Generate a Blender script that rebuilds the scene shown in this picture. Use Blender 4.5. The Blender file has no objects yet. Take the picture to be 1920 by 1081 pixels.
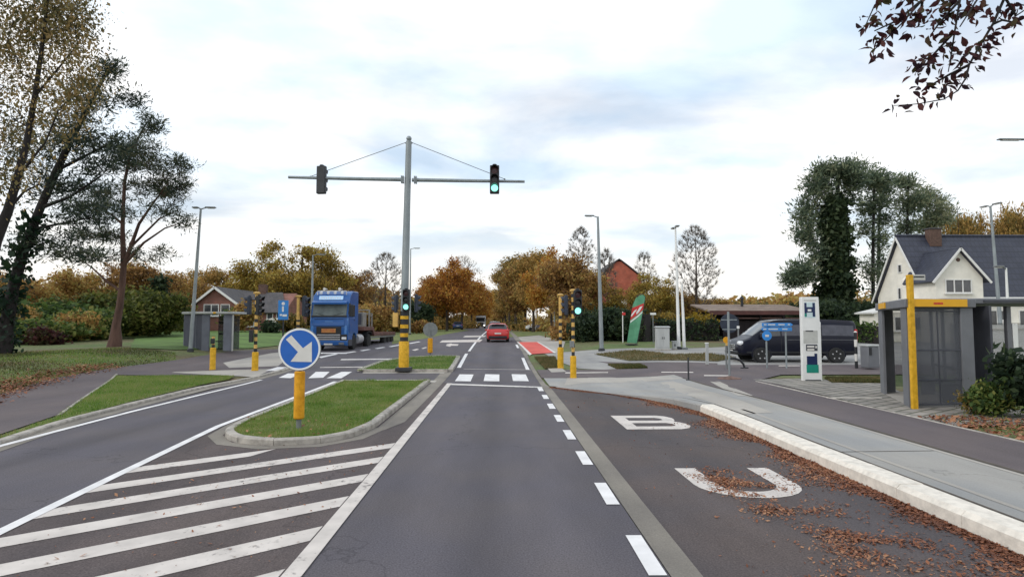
import bpy, bmesh, math, random
import numpy as np
from mathutils import Vector, Matrix

sc = bpy.context.scene
COL = sc.collection
R = math.radians
PI = math.pi
random.seed(7)

# ------------------------------------------------------------------ camera
CAM_H, F_PX = 2.10, 1120.0
PITCH, YAW = R(3.40), R(1.228)
cd = bpy.data.cameras.new('camera')
cam = bpy.data.objects.new('camera', cd)
COL.objects.link(cam)
cam.location = (0, 0, CAM_H)
cam.rotation_euler = (PI / 2 + PITCH, 0, -YAW)
cd.sensor_width = 36.0
cd.lens = 36.0 * F_PX / 1920.0
cd.clip_end = 6000
cd.clip_start = 0.05
sc.camera = cam

# ------------------------------------------------------------------ sky, sun, exposure
SUN_EL, SUN_AZ = R(38), R(-118)          # azimuth from +y (the way we look), negative = to the left
wd = bpy.data.worlds.new('World')
sc.world = wd
wd.use_nodes = True
nt = wd.node_tree
nt.nodes.clear()
def N(t, typ, **kw):
    n = t.nodes.new(typ)
    for k, v in kw.items():
        setattr(n, k, v)
    return n
def sky_world():
    L = nt.links.new
    out = N(nt, 'ShaderNodeOutputWorld')
    sky = N(nt, 'ShaderNodeTexSky', sky_type='NISHITA', sun_disc=False)
    sky.sun_elevation = SUN_EL
    sky.sun_rotation = SUN_AZ
    sky.air_density, sky.dust_density, sky.ozone_density = 1.0, 1.5, 1.5
    b1 = N(nt, 'ShaderNodeBackground'); b1.inputs['Strength'].default_value = 0.13
    L(sky.outputs[0], b1.inputs['Color'])
    tc = N(nt, 'ShaderNodeTexCoord')
    sp = N(nt, 'ShaderNodeSeparateXYZ'); L(tc.outputs['Generated'], sp.inputs[0])
    ad = N(nt, 'ShaderNodeMath', operation='ADD'); L(sp.outputs['Z'], ad.inputs[0]); ad.inputs[1].default_value = 0.16
    mx = N(nt, 'ShaderNodeMath', operation='MAXIMUM'); L(ad.outputs[0], mx.inputs[0]); mx.inputs[1].default_value = 0.05
    dx = N(nt, 'ShaderNodeMath', operation='DIVIDE'); L(sp.outputs['X'], dx.inputs[0]); L(mx.outputs[0], dx.inputs[1])
    dy = N(nt, 'ShaderNodeMath', operation='DIVIDE'); L(sp.outputs['Y'], dy.inputs[0]); L(mx.outputs[0], dy.inputs[1])
    cb = N(nt, 'ShaderNodeCombineXYZ'); L(dx.outputs[0], cb.inputs['X']); L(dy.outputs[0], cb.inputs['Y'])
    mp = N(nt, 'ShaderNodeMapping'); L(cb.outputs[0], mp.inputs[0]); mp.inputs['Scale'].default_value = (0.75, 0.95, 1); mp.inputs['Location'].default_value = (3.55, 1.9, 0)
    n1 = N(nt, 'ShaderNodeTexNoise'); n1.inputs['Scale'].default_value = 1.25; n1.inputs['Detail'].default_value = 7; n1.inputs['Roughness'].default_value = 0.52; n1.inputs['Distortion'].default_value = 0.35
    L(mp.outputs[0], n1.inputs['Vector'])
    cr = N(nt, 'ShaderNodeValToRGB'); L(n1.outputs['Fac'], cr.inputs['Fac'])
    cr.color_ramp.elements[0].position = 0.36; cr.color_ramp.elements[0].color = (0.58, 0.58, 0.58, 1)
    cr.color_ramp.elements[1].position = 0.54; cr.color_ramp.elements[1].color = (1, 1, 1, 1)
    # cloud brightness: thick white masses and thinner grey-blue bellies
    n2 = N(nt, 'ShaderNodeTexNoise'); n2.inputs['Scale'].default_value = 2.1; n2.inputs['Detail'].default_value = 6; n2.inputs['Roughness'].default_value = 0.5
    L(mp.outputs[0], n2.inputs['Vector'])
    c2 = N(nt, 'ShaderNodeValToRGB'); L(n2.outputs['Fac'], c2.inputs['Fac'])
    c2.color_ramp.elements[0].position = 0.38; c2.color_ramp.elements[0].color = (0.71, 0.84, 0.97, 1)
    c2.color_ramp.elements[1].position = 0.60; c2.color_ramp.elements[1].color = (1.0, 1.0, 1.0, 1)
    # towards the horizon the cloud sheet turns cream
    h1 = N(nt, 'ShaderNodeMapRange'); L(sp.outputs['Z'], h1.inputs['Value']); h1.inputs['From Min'].default_value = 0.0; h1.inputs['From Max'].default_value = 0.22
    mc = N(nt, 'ShaderNodeMix', data_type='RGBA'); L(h1.outputs[0], mc.inputs['Factor']); mc.inputs['A'].default_value = (0.88, 0.84, 0.77, 1); L(c2.outputs['Color'], mc.inputs['B'])
    b2 = N(nt, 'ShaderNodeBackground'); L(mc.outputs['Result'], b2.inputs['Color']); b2.inputs['Strength'].default_value = 1.24
    # near the horizon the cover closes
    h2 = N(nt, 'ShaderNodeMapRange'); L(sp.outputs['Z'], h2.inputs['Value']); h2.inputs['From Min'].default_value = 0.08; h2.inputs['From Max'].default_value = 0.26; h2.inputs['To Min'].default_value = 1.0; h2.inputs['To Max'].default_value = 0.0
    mm = N(nt, 'ShaderNodeMath', operation='MAXIMUM'); L(cr.outputs['Color'], mm.inputs[0]); L(h2.outputs[0], mm.inputs[1])
    ms = N(nt, 'ShaderNodeMixShader'); L(mm.outputs[0], ms.inputs[0]); L(b1.outputs[0], ms.inputs[1]); L(b2.outputs[0], ms.inputs[2])
    L(ms.outputs[0], out.inputs['Surface'])
sky_world()
sl = bpy.data.lights.new('sun', 'SUN')
so = bpy.data.objects.new('sun', sl)
COL.objects.link(so)
sl.energy = 1.1
sl.angle = R(14)
sl.color = (1.0, 0.95, 0.88)
_sd = Vector((math.sin(SUN_AZ) * math.cos(SUN_EL), math.cos(SUN_AZ) * math.cos(SUN_EL), math.sin(SUN_EL)))
so.rotation_euler = _sd.to_track_quat('Z', 'Y').to_euler()
so.location = (0, 0, 60)
sc.view_settings.view_transform = 'Standard'
sc.view_settings.look = 'None'
sc.view_settings.exposure = 0.0
sc.view_settings.gamma = 1.0
sc.cycles.max_bounces = 6
sc.cycles.transparent_max_bounces = 12

# ------------------------------------------------------------------ lie of the land
def S(t):
    t = np.clip(t, 0, 1)
    return t * t * (3 - 2 * t)
def gz(x, y):
    """height of the road plane: flat to the crossing, then a slow rise; banks to either side"""
    t = np.maximum(0, y - 20.0)
    r = 1.05 * t * t / (t * t + 576.0)
    bl = 0.6 * S((-x - 14) / 7) * S((y - 16) / 8)
    br = 0.22 * S((x - 4) / 5) * S((y - 21) / 5)
    return r + bl + br
def rb(x, y):
    """extra height of the raised pavement block beside the bus bay"""
    k = S((y - 14.5) / 5.5) * (1 - S((x - 5) / 3))
    return 0.18 * (1 - k) * (1 - S((y - 21) / 5))
def gb(x, y):
    return gz(x, y) + rb(x, y)
def gtop(x, y):
    return gz(x, y) + rb(x, y) * S((x - 7.8) / 0.6)

_cm = Matrix.LocRotScale(cam.location, cam.rotation_euler, None)
def P(px, py, d):
    """the point seen at photo pixel (px, py) at distance y = d"""
    v = _cm.to_3x3() @ Vector(((px - 960) / F_PX, -(py - 540.5) / F_PX, -1))
    return cam.location + v * (d / v.y)
def G(px, py, f=gz, off=0.0):
    """the ground point seen at a photo pixel"""
    lo = hi = None
    d = 2.0
    while d < 900:
        p = P(px, py, d)
        if p.z - float(f(p.x, p.y)) - off <= 0:
            hi = d
            break
        lo = d
        d *= 1.03
    if hi is None:
        hi = d; lo = d / 1.03
    if lo is None:
        lo = 1.0
    for _ in range(30):
        m = (lo + hi) / 2
        p = P(px, py, m)
        if p.z - float(f(p.x, p.y)) - off <= 0: hi = m
        else: lo = m
    p = P(px, py, hi)
    return p
def GP(pts, f=gz, off=0.0):
    return [tuple(G(a, b, f, off).xy) for a, b in pts]

# ------------------------------------------------------------------ materials
_mats = {}
def new_mat(name):
    m = bpy.data.materials.new(name)
    m.use_nodes = True
    return m, m.node_tree, m.node_tree.nodes['Principled BSDF']
def mat(name, col, rough=0.6, noise=0.12, scale=4.0, metal=0.0, spec=0.5, bump=0.0, bscale=None, col2=None, stretch=None, detail=5.0, lo=0.35, hi=0.65, coat=0.0):
    if name in _mats: return _mats[name]
    m, t, b = new_mat(name)
    L = t.links.new
    tc = N(t, 'ShaderNodeTexCoord')
    src = tc.outputs['Object']
    if stretch:
        mp = N(t, 'ShaderNodeMapping'); L(src, mp.inputs[0]); mp.inputs['Scale'].default_value = stretch; src = mp.outputs[0]
    n = N(t, 'ShaderNodeTexNoise'); n.inputs['Scale'].default_value = scale; n.inputs['Detail'].default_value = detail; n.inputs['Roughness'].default_value = 0.6
    L(src, n.inputs['Vector'])
    r = N(t, 'ShaderNodeValToRGB'); L(n.outputs['Fac'], r.inputs['Fac'])
    a = tuple(c * (1 - noise) for c in col); c2 = col2 or tuple(min(1, c * (1 + noise)) for c in col)
    r.color_ramp.elements[0].position = lo; r.color_ramp.elements[0].color = (*a, 1)
    r.color_ramp.elements[1].position = hi; r.color_ramp.elements[1].color = (*c2, 1)
    L(r.outputs['Color'], b.inputs['Base Color'])
    b.inputs['Roughness'].default_value = rough
    b.inputs['Metallic'].default_value = metal
    b.inputs['Specular IOR Level'].default_value = spec
    if coat: b.inputs['Coat Weight'].default_value = coat
    if bump:
        n3 = N(t, 'ShaderNodeTexNoise'); n3.inputs['Scale'].default_value = bscale or scale * 3; n3.inputs['Detail'].default_value = 4
        L(tc.outputs['Object'], n3.inputs['Vector'])
        bp = N(t, 'ShaderNodeBump'); bp.inputs['Strength'].default_value = bump; bp.inputs['Distance'].default_value = 0.02
        L(n3.outputs['Fac'], bp.inputs['Height']); L(bp.outputs['Normal'], b.inputs['Normal'])
    _mats[name] = m
    return m
def asphalt(name, col, warm, speck=0.35, patch=0.16, crack=0.0, rough=0.85, tracks=None):
    """stone speckle, broad stains, faint wheel tracks and a few sealed cracks"""
    m, t, b = new_mat(name)
    L = t.links.new
    tc = N(t, 'ShaderNodeTexCoord')
    n1 = N(t, 'ShaderNodeTexNoise'); n1.inputs['Scale'].default_value = 55; n1.inputs['Detail'].default_value = 4; n1.inputs['Roughness'].default_value = 0.75; L(tc.outputs['Object'], n1.inputs['Vector'])
    r1 = N(t, 'ShaderNodeMapRange'); L(n1.outputs['Fac'], r1.inputs['Value']); r1.inputs['From Min'].default_value = 0.3; r1.inputs['From Max'].default_value = 0.7; r1.inputs['To Min'].default_value = 1 - speck; r1.inputs['To Max'].default_value = 1 + speck
    mp = N(t, 'ShaderNodeMapping'); L(tc.outputs['Object'], mp.inputs[0]); mp.inputs['Scale'].default_value = (1.0, 0.22, 1)
    n2 = N(t, 'ShaderNodeTexNoise'); n2.inputs['Scale'].default_value = 0.9; n2.inputs['Detail'].default_value = 6; n2.inputs['Roughness'].default_value = 0.62; L(mp.outputs[0], n2.inputs['Vector'])
    r2 = N(t, 'ShaderNodeMapRange'); L(n2.outputs['Fac'], r2.inputs['Value']); r2.inputs['From Min'].default_value = 0.3; r2.inputs['From Max'].default_value = 0.7; r2.inputs['To Min'].default_value = 1 - patch; r2.inputs['To Max'].default_value = 1 + patch
    n4 = N(t, 'ShaderNodeTexNoise'); n4.inputs['Scale'].default_value = 0.55; n4.inputs['Detail'].default_value = 3; L(tc.outputs['Object'], n4.inputs['Vector'])
    r4 = N(t, 'ShaderNodeMapRange'); L(n4.outputs['Fac'], r4.inputs['Value']); r4.inputs['From Min'].default_value = 0.38; r4.inputs['From Max'].default_value = 0.62
    mx = N(t, 'ShaderNodeMix', data_type='RGBA'); L(r4.outputs[0], mx.inputs['Factor']); mx.inputs['A'].default_value = (*col, 1); mx.inputs['B'].default_value = (*warm, 1)
    mu = N(t, 'ShaderNodeMath', operation='MULTIPLY'); L(r1.outputs[0], mu.inputs[0]); L(r2.outputs[0], mu.inputs[1])
    last = mu.outputs[0]
    if crack:
        wn = N(t, 'ShaderNodeTexNoise'); wn.inputs['Scale'].default_value = 1.2; wn.inputs['Detail'].default_value = 4; L(tc.outputs['Object'], wn.inputs['Vector'])
        va = N(t, 'ShaderNodeVectorMath', operation='SCALE'); L(wn.outputs['Color'], va.inputs[0]); va.inputs['Scale'].default_value = 1.6
        vb = N(t, 'ShaderNodeVectorMath', operation='ADD'); L(va.outputs[0], vb.inputs[0]); L(tc.outputs['Object'], vb.inputs[1])
        vo = N(t, 'ShaderNodeTexVoronoi', feature='DISTANCE_TO_EDGE'); vo.inputs['Scale'].default_value = 0.16; L(vb.outputs[0], vo.inputs['Vector'])
        vr = N(t, 'ShaderNodeMapRange'); L(vo.outputs['Distance'], vr.inputs['Value']); vr.inputs['From Min'].default_value = 0.0; vr.inputs['From Max'].default_value = 0.0035; vr.inputs['To Min'].default_value = 1 - crack; vr.inputs['To Max'].default_value = 1.0
        m3 = N(t, 'ShaderNodeMath', operation='MULTIPLY'); L(last, m3.inputs[0]); L(vr.outputs[0], m3.inputs[1]); last = m3.outputs[0]
    if tracks:
        # polished wheel paths and a greasy middle, each a worn band that wanders a little
        sx = N(t, 'ShaderNodeSeparateXYZ'); L(tc.outputs['Object'], sx.inputs[0])
        wb = N(t, 'ShaderNodeMapping'); L(tc.outputs['Object'], wb.inputs[0]); wb.inputs['Scale'].default_value = (0.5, 0.12, 1)
        wn2 = N(t, 'ShaderNodeTexNoise'); wn2.inputs['Scale'].default_value = 1.5; wn2.inputs['Detail'].default_value = 4; L(wb.outputs[0], wn2.inputs['Vector'])
        wa = N(t, 'ShaderNodeMath', operation='MULTIPLY_ADD'); L(wn2.outputs['Fac'], wa.inputs[0]); wa.inputs[1].default_value = 0.5; L(sx.outputs['X'], wa.inputs[2])
        for (xc, wdt, amp) in tracks:
            a_ = N(t, 'ShaderNodeMath', operation='SUBTRACT'); L(wa.outputs[0], a_.inputs[0]); a_.inputs[1].default_value = xc + 0.25
            b_ = N(t, 'ShaderNodeMath', operation='ABSOLUTE'); L(a_.outputs[0], b_.inputs[0])
            c_ = N(t, 'ShaderNodeMapRange', interpolation_type='SMOOTHSTEP'); L(b_.outputs[0], c_.inputs['Value']); c_.inputs['From Min'].default_value = 0.0; c_.inputs['From Max'].default_value = wdt; c_.inputs['To Min'].default_value = 1 + amp; c_.inputs['To Max'].default_value = 1.0
            d_ = N(t, 'ShaderNodeMath', operation='MULTIPLY'); L(last, d_.inputs[0]); L(c_.outputs[0], d_.inputs[1]); last = d_.outputs[0]
    fin = N(t, 'ShaderNodeVectorMath', operation='SCALE'); L(mx.outputs['Result'], fin.inputs[0]); L(last, fin.inputs['Scale'])
    L(fin.outputs[0], b.inputs['Base Color'])
    b.inputs['Roughness'].default_value = rough
    b.inputs['Specular IOR Level'].default_value = 0.3
    bp = N(t, 'ShaderNodeBump'); bp.inputs['Strength'].default_value = 0.25; bp.inputs['Distance'].default_value = 0.01
    L(n1.outputs['Fac'], bp.inputs['Height']); L(bp.outputs['Normal'], b.inputs['Normal'])
    return m
def paint_mat(name, col, under, wear=0.5, scale=9.0):
    """road paint with worn spots through which the asphalt shows"""
    m, t, b = new_mat(name)
    L = t.links.new
    tc = N(t, 'ShaderNodeTexCoord')
    n1 = N(t, 'ShaderNodeTexNoise'); n1.inputs['Scale'].default_value = scale; n1.inputs['Detail'].default_value = 8; n1.inputs['Roughness'].default_value = 0.72; L(tc.outputs['Object'], n1.inputs['Vector'])
    n2 = N(t, 'ShaderNodeTexNoise'); n2.inputs['Scale'].default_value = 0.7; n2.inputs['Detail'].default_value = 3; L(tc.outputs['Object'], n2.inputs['Vector'])
    ad = N(t, 'ShaderNodeMath', operation='MULTIPLY_ADD'); L(n2.outputs['Fac'], ad.inputs[0]); ad.inputs[1].default_value = 0.6; L(n1.outputs['Fac'], ad.inputs[2])
    r = N(t, 'ShaderNodeMapRange'); L(ad.outputs[0], r.inputs['Value']); r.inputs['From Min'].default_value = 1.16 - 0.34 * wear; r.inputs['From Max'].default_value = 1.22 - 0.25 * wear
    n3 = N(t, 'ShaderNodeTexNoise'); n3.inputs['Scale'].default_value = 3; n3.inputs['Detail'].default_value = 5; L(tc.outputs['Object'], n3.inputs['Vector'])
    c = N(t, 'ShaderNodeValToRGB'); L(n3.outputs['Fac'], c.inputs['Fac'])
    c.color_ramp.elements[0].position = 0.3; c.color_ramp.elements[0].color = (*[v * 0.78 for v in col], 1)
    c.color_ramp.elements[1].position = 0.65; c.color_ramp.elements[1].color = (*col, 1)
    mx = N(t, 'ShaderNodeMix', data_type='RGBA'); L(r.outputs[0], mx.inputs['Factor']); L(c.outputs['Color'], mx.inputs['A']); mx.inputs['B'].default_value = (*under, 1)
    L(mx.outputs['Result'], b.inputs['Base Color'])
    b.inputs['Roughness'].default_value = 0.7
    return m
def leaf_mat(name, cols, trans=0.35, rough=0.6):
    """leaf colours picked per leaf, in broad light and dark clumps"""
    if name in _mats: return _mats[name]
    m, t, b = new_mat(name)
    L = t.links.new
    g = N(t, 'ShaderNodeNewGeometry')
    tc = N(t, 'ShaderNodeTexCoord')
    oi = N(t, 'ShaderNodeObjectInfo')
    n = N(t, 'ShaderNodeTexNoise'); n.inputs['Scale'].default_value = 0.55; n.inputs['Detail'].default_value = 3; L(tc.outputs['Object'], n.inputs['Vector'])
    a = N(t, 'ShaderNodeMath', operation='MULTIPLY_ADD'); L(g.outputs['Random Per Island'], a.inputs[0]); a.inputs[1].default_value = 0.6; a.inputs[2].default_value = -0.3
    a2 = N(t, 'ShaderNodeMath', operation='ADD'); L(a.outputs[0], a2.inputs[0]); L(n.outputs['Fac'], a2.inputs[1])
    a3 = N(t, 'ShaderNodeMath', operation='MULTIPLY_ADD'); L(oi.outputs['Random'], a3.inputs[0]); a3.inputs[1].default_value = 0.3; a3.inputs[2].default_value = -0.13
    a4 = N(t, 'ShaderNodeMath', operation='ADD'); L(a2.outputs[0], a4.inputs[0]); L(a3.outputs[0], a4.inputs[1])
    r = N(t, 'ShaderNodeValToRGB'); L(a4.outputs[0], r.inputs['Fac'])
    e = r.color_ramp.elements
    ps = np.linspace(0.24, 0.76, len(cols))
    e[0].position = ps[0]; e[0].color = (*cols[0], 1)
    e[1].position = ps[-1]; e[1].color = (*cols[-1], 1)
    for p_, c_ in list(zip(ps, cols))[1:-1]:
        k = e.new(p_); k.color = (*c_, 1)
    L(r.outputs['Color'], b.inputs['Base Color'])
    b.inputs['Roughness'].default_value = rough
    b.inputs['Specular IOR Level'].default_value = 0.25
    if trans:
        tr = N(t, 'ShaderNodeBsdfTranslucent'); L(r.outputs['Color'], tr.inputs['Color'])
        ms = N(t, 'ShaderNodeMixShader'); ms.inputs[0].default_value = trans
        L(b.outputs[0], ms.inputs[1]); L(tr.outputs[0], ms.inputs[2])
        L(ms.outputs[0], t.nodes['Material Output'].inputs['Surface'])
    _mats[name] = m
    return m
def emit_mat(name, col, strength):
    if name in _mats: return _mats[name]
    m, t, b = new_mat(name)
    b.inputs['Base Color'].default_value = (*col, 1)
    b.inputs['Emission Color'].default_value = (*col, 1)
    b.inputs['Emission Strength'].default_value = strength
    _mats[name] = m
    return m
def glass_mat(name, col=(0.03, 0.035, 0.04), rough=0.08):
    return mat(name, col, rough, noise=0.25, scale=1.5, spec=0.8)
def brick_mat(name, c1, c2, mortar, scale=4.0, w=0.5, h=0.17, rough=0.85, ms=0.02, rot=(0, 0, 0)):
    if name in _mats: return _mats[name]
    m, t, b = new_mat(name)
    L = t.links.new
    tc = N(t, 'ShaderNodeTexCoord')
    mp = N(t, 'ShaderNodeMapping'); L(tc.outputs['Object'], mp.inputs[0]); mp.inputs['Rotation'].default_value = rot
    br = N(t, 'ShaderNodeTexBrick'); L(mp.outputs[0], br.inputs['Vector'])
    br.inputs['Scale'].default_value = scale; br.inputs['Color1'].default_value = (*c1, 1); br.inputs['Color2'].default_value = (*c2, 1); br.inputs['Mortar'].default_value = (*mortar, 1)
    br.inputs['Mortar Size'].default_value = ms; br.inputs['Brick Width'].default_value = w; br.inputs['Row Height'].default_value = h; br.inputs['Mortar Smooth'].default_value = 0.2
    n = N(t, 'ShaderNodeTexNoise'); n.inputs['Scale'].default_value = 1.3; n.inputs['Detail'].default_value = 6; L(tc.outputs['Object'], n.inputs['Vector'])
    rr = N(t, 'ShaderNodeMapRange'); L(n.outputs['Fac'], rr.inputs['Value']); rr.inputs['From Min'].default_value = 0.3; rr.inputs['From Max'].default_value = 0.7; rr.inputs['To Min'].default_value = 0.78; rr.inputs['To Max'].default_value = 1.18
    sc_ = N(t, 'ShaderNodeVectorMath', operation='SCALE'); L(br.outputs['Color'], sc_.inputs[0]); L(rr.outputs[0], sc_.inputs['Scale'])
    L(sc_.outputs[0], b.inputs['Base Color'])
    b.inputs['Roughness'].default_value = rough
    _mats[name] = m
    return m

# ------------------------------------------------------------------ mesh helpers
class MB:
    def __init__(s):
        s.v = []; s.f = []; s.m = []; s.k = 0
    def add(s, vs, fs):
        o = len(s.v)
        s.v += [tuple(p) for p in vs]
        s.f += [tuple(i + o for i in f) for f in fs]
        s.m += [s.k] * len(fs)
        return s
    def box(s, c, d, rot=None):
        x, y, z = d[0] / 2, d[1] / 2, d[2] / 2
        vs = [Vector(p) for p in ((-x, -y, -z), (x, -y, -z), (x, y, -z), (-x, y, -z), (-x, -y, z), (x, -y, z), (x, y, z), (-x, y, z))]
        if rot is not None:
            vs = [rot @ p for p in vs]
        vs = [(p.x + c[0], p.y + c[1], p.z + c[2]) for p in vs]
        return s.add(vs, [(0, 3, 2, 1), (4, 5, 6, 7), (0, 1, 5, 4), (1, 2, 6, 5), (2, 3, 7, 6), (3, 0, 4, 7)])
    def bar(s, a, b, w, h, up=(0, 0, 1)):
        a, b = Vector(a), Vector(b); d = (b - a); l = d.length; d.normalize()
        u = Vector(up); x = d.cross(u)
        if x.length < 1e-4: x = d.cross(Vector((1, 0, 0)))
        x.normalize(); z = x.cross(d)
        M3 = Matrix((x, d, z)).transposed()
        return s.box((a + b) / 2, (w, l, h), M3)
    def tube(s, pts, rad, n=10, cap=True):
        pts = [Vector(p) for p in pts]
        if not hasattr(rad, '__len__'): rad = [rad] * len(pts)
        o = []; prev = None
        for i, p in enumerate(pts):
            d = (pts[min(i + 1, len(pts) - 1)] - pts[max(i - 1, 0)]).normalized()
            if prev is None:
                x = d.cross(Vector((0, 0, 1)))
                if x.length < 1e-3: x = d.cross(Vector((0, 1, 0)))
            else:
                x = prev - d * prev.dot(d)
            x.normalize(); prev = x; y = d.cross(x)
            o += [p + (x * math.cos(2 * PI * k / n) + y * math.sin(2 * PI * k / n)) * rad[i] for k in range(n)]
        fs = []
        for i in range(len(pts) - 1):
            for k in range(n):
                a = i * n + k; b = i * n + (k + 1) % n
                fs.append((a, b, b + n, a + n))
        if cap:
            fs.append(tuple(range(n - 1, -1, -1))); fs.append(tuple(range((len(pts) - 1) * n, len(pts) * n)))
        return s.add(o, fs)
    def lathe(s, prof, c=(0, 0, 0), n=20, axis='z', cap=True):
        vs = []
        for r, h in prof:
            for k in range(n):
                a = 2 * PI * k / n
                p = (r * math.cos(a), r * math.sin(a), h)
                if axis == 'y': p = (p[0], h, p[1])
                elif axis == 'x': p = (h, p[0], p[1])
                vs.append((p[0] + c[0], p[1] + c[1], p[2] + c[2]))
        fs = []
        for i in range(len(prof) - 1):
            for k in range(n):
                a = i * n + k; b = i * n + (k + 1) % n
                fs.append((a, b, b + n, a + n) if axis != 'y' else (a, a + n, b + n, b))
        if cap and prof[0][0] > 1e-6: fs.append(tuple(range(n - 1, -1, -1)))
        if cap and prof[-1][0] > 1e-6: fs.append(tuple(range((len(prof) - 1) * n, len(prof) * n)))
        return s.add(vs, fs)
    def prism(s, poly, a, b, axis='x'):
        """extrude a closed 2-D outline from a to b along an axis; outline in the other two axes"""
        n = len(poly)
        def p3(u, v, w):
            return (w, u, v) if axis == 'x' else (u, w, v) if axis == 'y' else (u, v, w)
        vs = [p3(u, v, a) for u, v in poly] + [p3(u, v, b) for u, v in poly]
        fs = [tuple(range(n - 1, -1, -1)), tuple(range(n, 2 * n))]
        for i in range(n):
            j = (i + 1) % n
            fs.append((i, j, j + n, i + n))
        return s.add(vs, fs)
    def poly(s, pts):
        return s.add(pts, [tuple(range(len(pts)))])
    def build(s, name, mats, parent=None, bev=0.0, smooth=True, loc=None, rot=None, seg=2, label=None, xf=None):
        me = bpy.data.meshes.new(name)
        vv = [tuple(xf @ Vector(p)) for p in s.v] if xf is not None else s.v
        me.from_pydata(vv, [], s.f)
        if not isinstance(mats, (list, tuple)): mats = [mats]
        for m in mats: me.materials.append(m)
        if len(mats) > 1: me.polygons.foreach_set('material_index', s.m)
        bm = bmesh.new(); bm.from_mesh(me)
        bmesh.ops.recalc_face_normals(bm, faces=bm.faces)
        bm.to_mesh(me); bm.free()
        if smooth:
            me.polygons.foreach_set('use_smooth', [True] * len(me.polygons))
            me.set_sharp_from_angle(angle=R(38))
        o = bpy.data.objects.new(name, me)
        COL.objects.link(o)
        if parent is not None: o.parent = parent
        if loc is not None: o.location = loc
        if rot is not None: o.rotation_euler = rot
        if bev:
            md = o.modifiers.new('edge', 'BEVEL'); md.width = bev; md.segments = seg; md.limit_method = 'ANGLE'; md.angle_limit = R(40)
            md.harden_normals = False
        if label: o['label'] = label
        return o
def npmesh(name, verts, faces, m, parent=None, smooth=False):
    """big leaf and blade meshes straight from arrays; faces is (n, k)"""
    me = bpy.data.meshes.new(name)
    verts = np.asarray(verts, np.float32); faces = np.asarray(faces, np.int32)
    n, k = faces.shape
    me.vertices.add(len(verts)); me.vertices.foreach_set('co', verts.ravel())
    me.loops.add(n * k); me.loops.foreach_set('vertex_index', faces.ravel())
    me.polygons.add(n); me.polygons.foreach_set('loop_start', np.arange(0, n * k, k, dtype=np.int32))
    me.update(calc_edges=True)
    for q in (m if isinstance(m, (list, tuple)) else [m]): me.materials.append(q)
    o = bpy.data.objects.new(name, me); COL.objects.link(o)
    if parent is not None: o.parent = parent
    return o
def tag(o, label=None, cat=None, group=None, kind=None):
    if label: o['label'] = label
    if cat: o['category'] = cat
    if group: o['group'] = group
    if kind: o['kind'] = kind
    return o
def thing(name, label, cat, loc=(0, 0, 0), rz=0.0, group=None):
    o = bpy.data.objects.new(name, None); COL.objects.link(o)
    o.empty_display_size = 0.2
    o.location = loc; o.rotation_euler = (0, 0, rz)
    return tag(o, label, cat, group)
def dup(root, loc, rz=0.0, s=1.0, label=None, group=None, sz=None):
    r = root.copy(); COL.objects.link(r); r.location = loc; r.rotation_euler = (0, 0, rz); r.scale = (s, s, sz or s)
    if label: r['label'] = label
    if group: r['group'] = group
    for ch in list(root.children):
        c = ch.copy(); COL.objects.link(c); c.parent = r
        for g in list(ch.children):
            d = g.copy(); COL.objects.link(d); d.parent = c
    return r

def inpoly(pts, poly):
    x, y = pts[:, 0], pts[:, 1]
    c = np.zeros(len(pts), bool)
    j = len(poly) - 1
    for i in range(len(poly)):
        xi, yi = poly[i]; xj, yj = poly[j]
        if yi != yj:
            c ^= ((yi > y) != (yj > y)) & (x < (xj - xi) * (y - yi) / (yj - yi) + xi)
        j = i
    return c
def sheet(name, poly, m, dz=0.0, f=gz, step=1.5, parent=None, kind='structure', thick=0.0):
    """a flat outline laid over the ground, cut finely enough to follow it"""
    bm = bmesh.new()
    vs = [bm.verts.new((a, b, 0)) for a, b in poly]
    fc = bm.faces.new(vs); fc.normal_update()
    bmesh.ops.triangulate(bm, faces=[fc], ngon_method='EAR_CLIP')
    xs = [p[0] for p in poly]; ys = [p[1] for p in poly]
    def cuts(lo, hi, ax):
        out = []; v = math.floor(lo / step) * step
        while v < hi:
            if v > lo + 0.01: out.append(v)
            v += step if abs(v) < 70 else 8
        return out
    if max(ys) > 14:
        for v in cuts(max(min(ys), 12), max(ys), 1):
            bmesh.ops.bisect_plane(bm, geom=bm.verts[:] + bm.edges[:] + bm.faces[:], plane_co=(0, v, 0), plane_no=(0, 1, 0), dist=1e-5)
        for v in cuts(min(xs), max(xs), 0):
            if abs(v) > 1.4 and abs(v) < 40:
                bmesh.ops.bisect_plane(bm, geom=bm.verts[:] + bm.edges[:] + bm.faces[:], plane_co=(v, 0, 0), plane_no=(1, 0, 0), dist=1e-5)
    for v in bm.verts:
        v.co.z = float(f(v.co.x, v.co.y)) + dz
    bmesh.ops.recalc_face_normals(bm, faces=bm.faces)
    if sum(fc.normal.z for fc in bm.faces) < 0:
        bmesh.ops.reverse_faces(bm, faces=bm.faces)
    if thick:
        ex = bmesh.ops.extrude_face_region(bm, geom=bm.faces[:])
        for g in ex['geom']:
            if isinstance(g, bmesh.types.BMVert): g.co.z += thick
        bmesh.ops.recalc_face_normals(bm, faces=bm.faces)
    me = bpy.data.meshes.new(name); bm.to_mesh(me); bm.free()
    me.materials.append(m)
    o = bpy.data.objects.new(name, me); COL.objects.link(o)
    if kind: o['kind'] = kind
    if parent: o.parent = parent
    return o
def resample(pts, step):
    out = [Vector((p[0], p[1])) for p in pts]
    res = [out[0]]
    for a, b in zip(out[:-1], out[1:]):
        n = max(1, int(round((b - a).length / step)))
        for i in range(1, n + 1): res.append(a.lerp(b, i / n))
    return res
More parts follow.
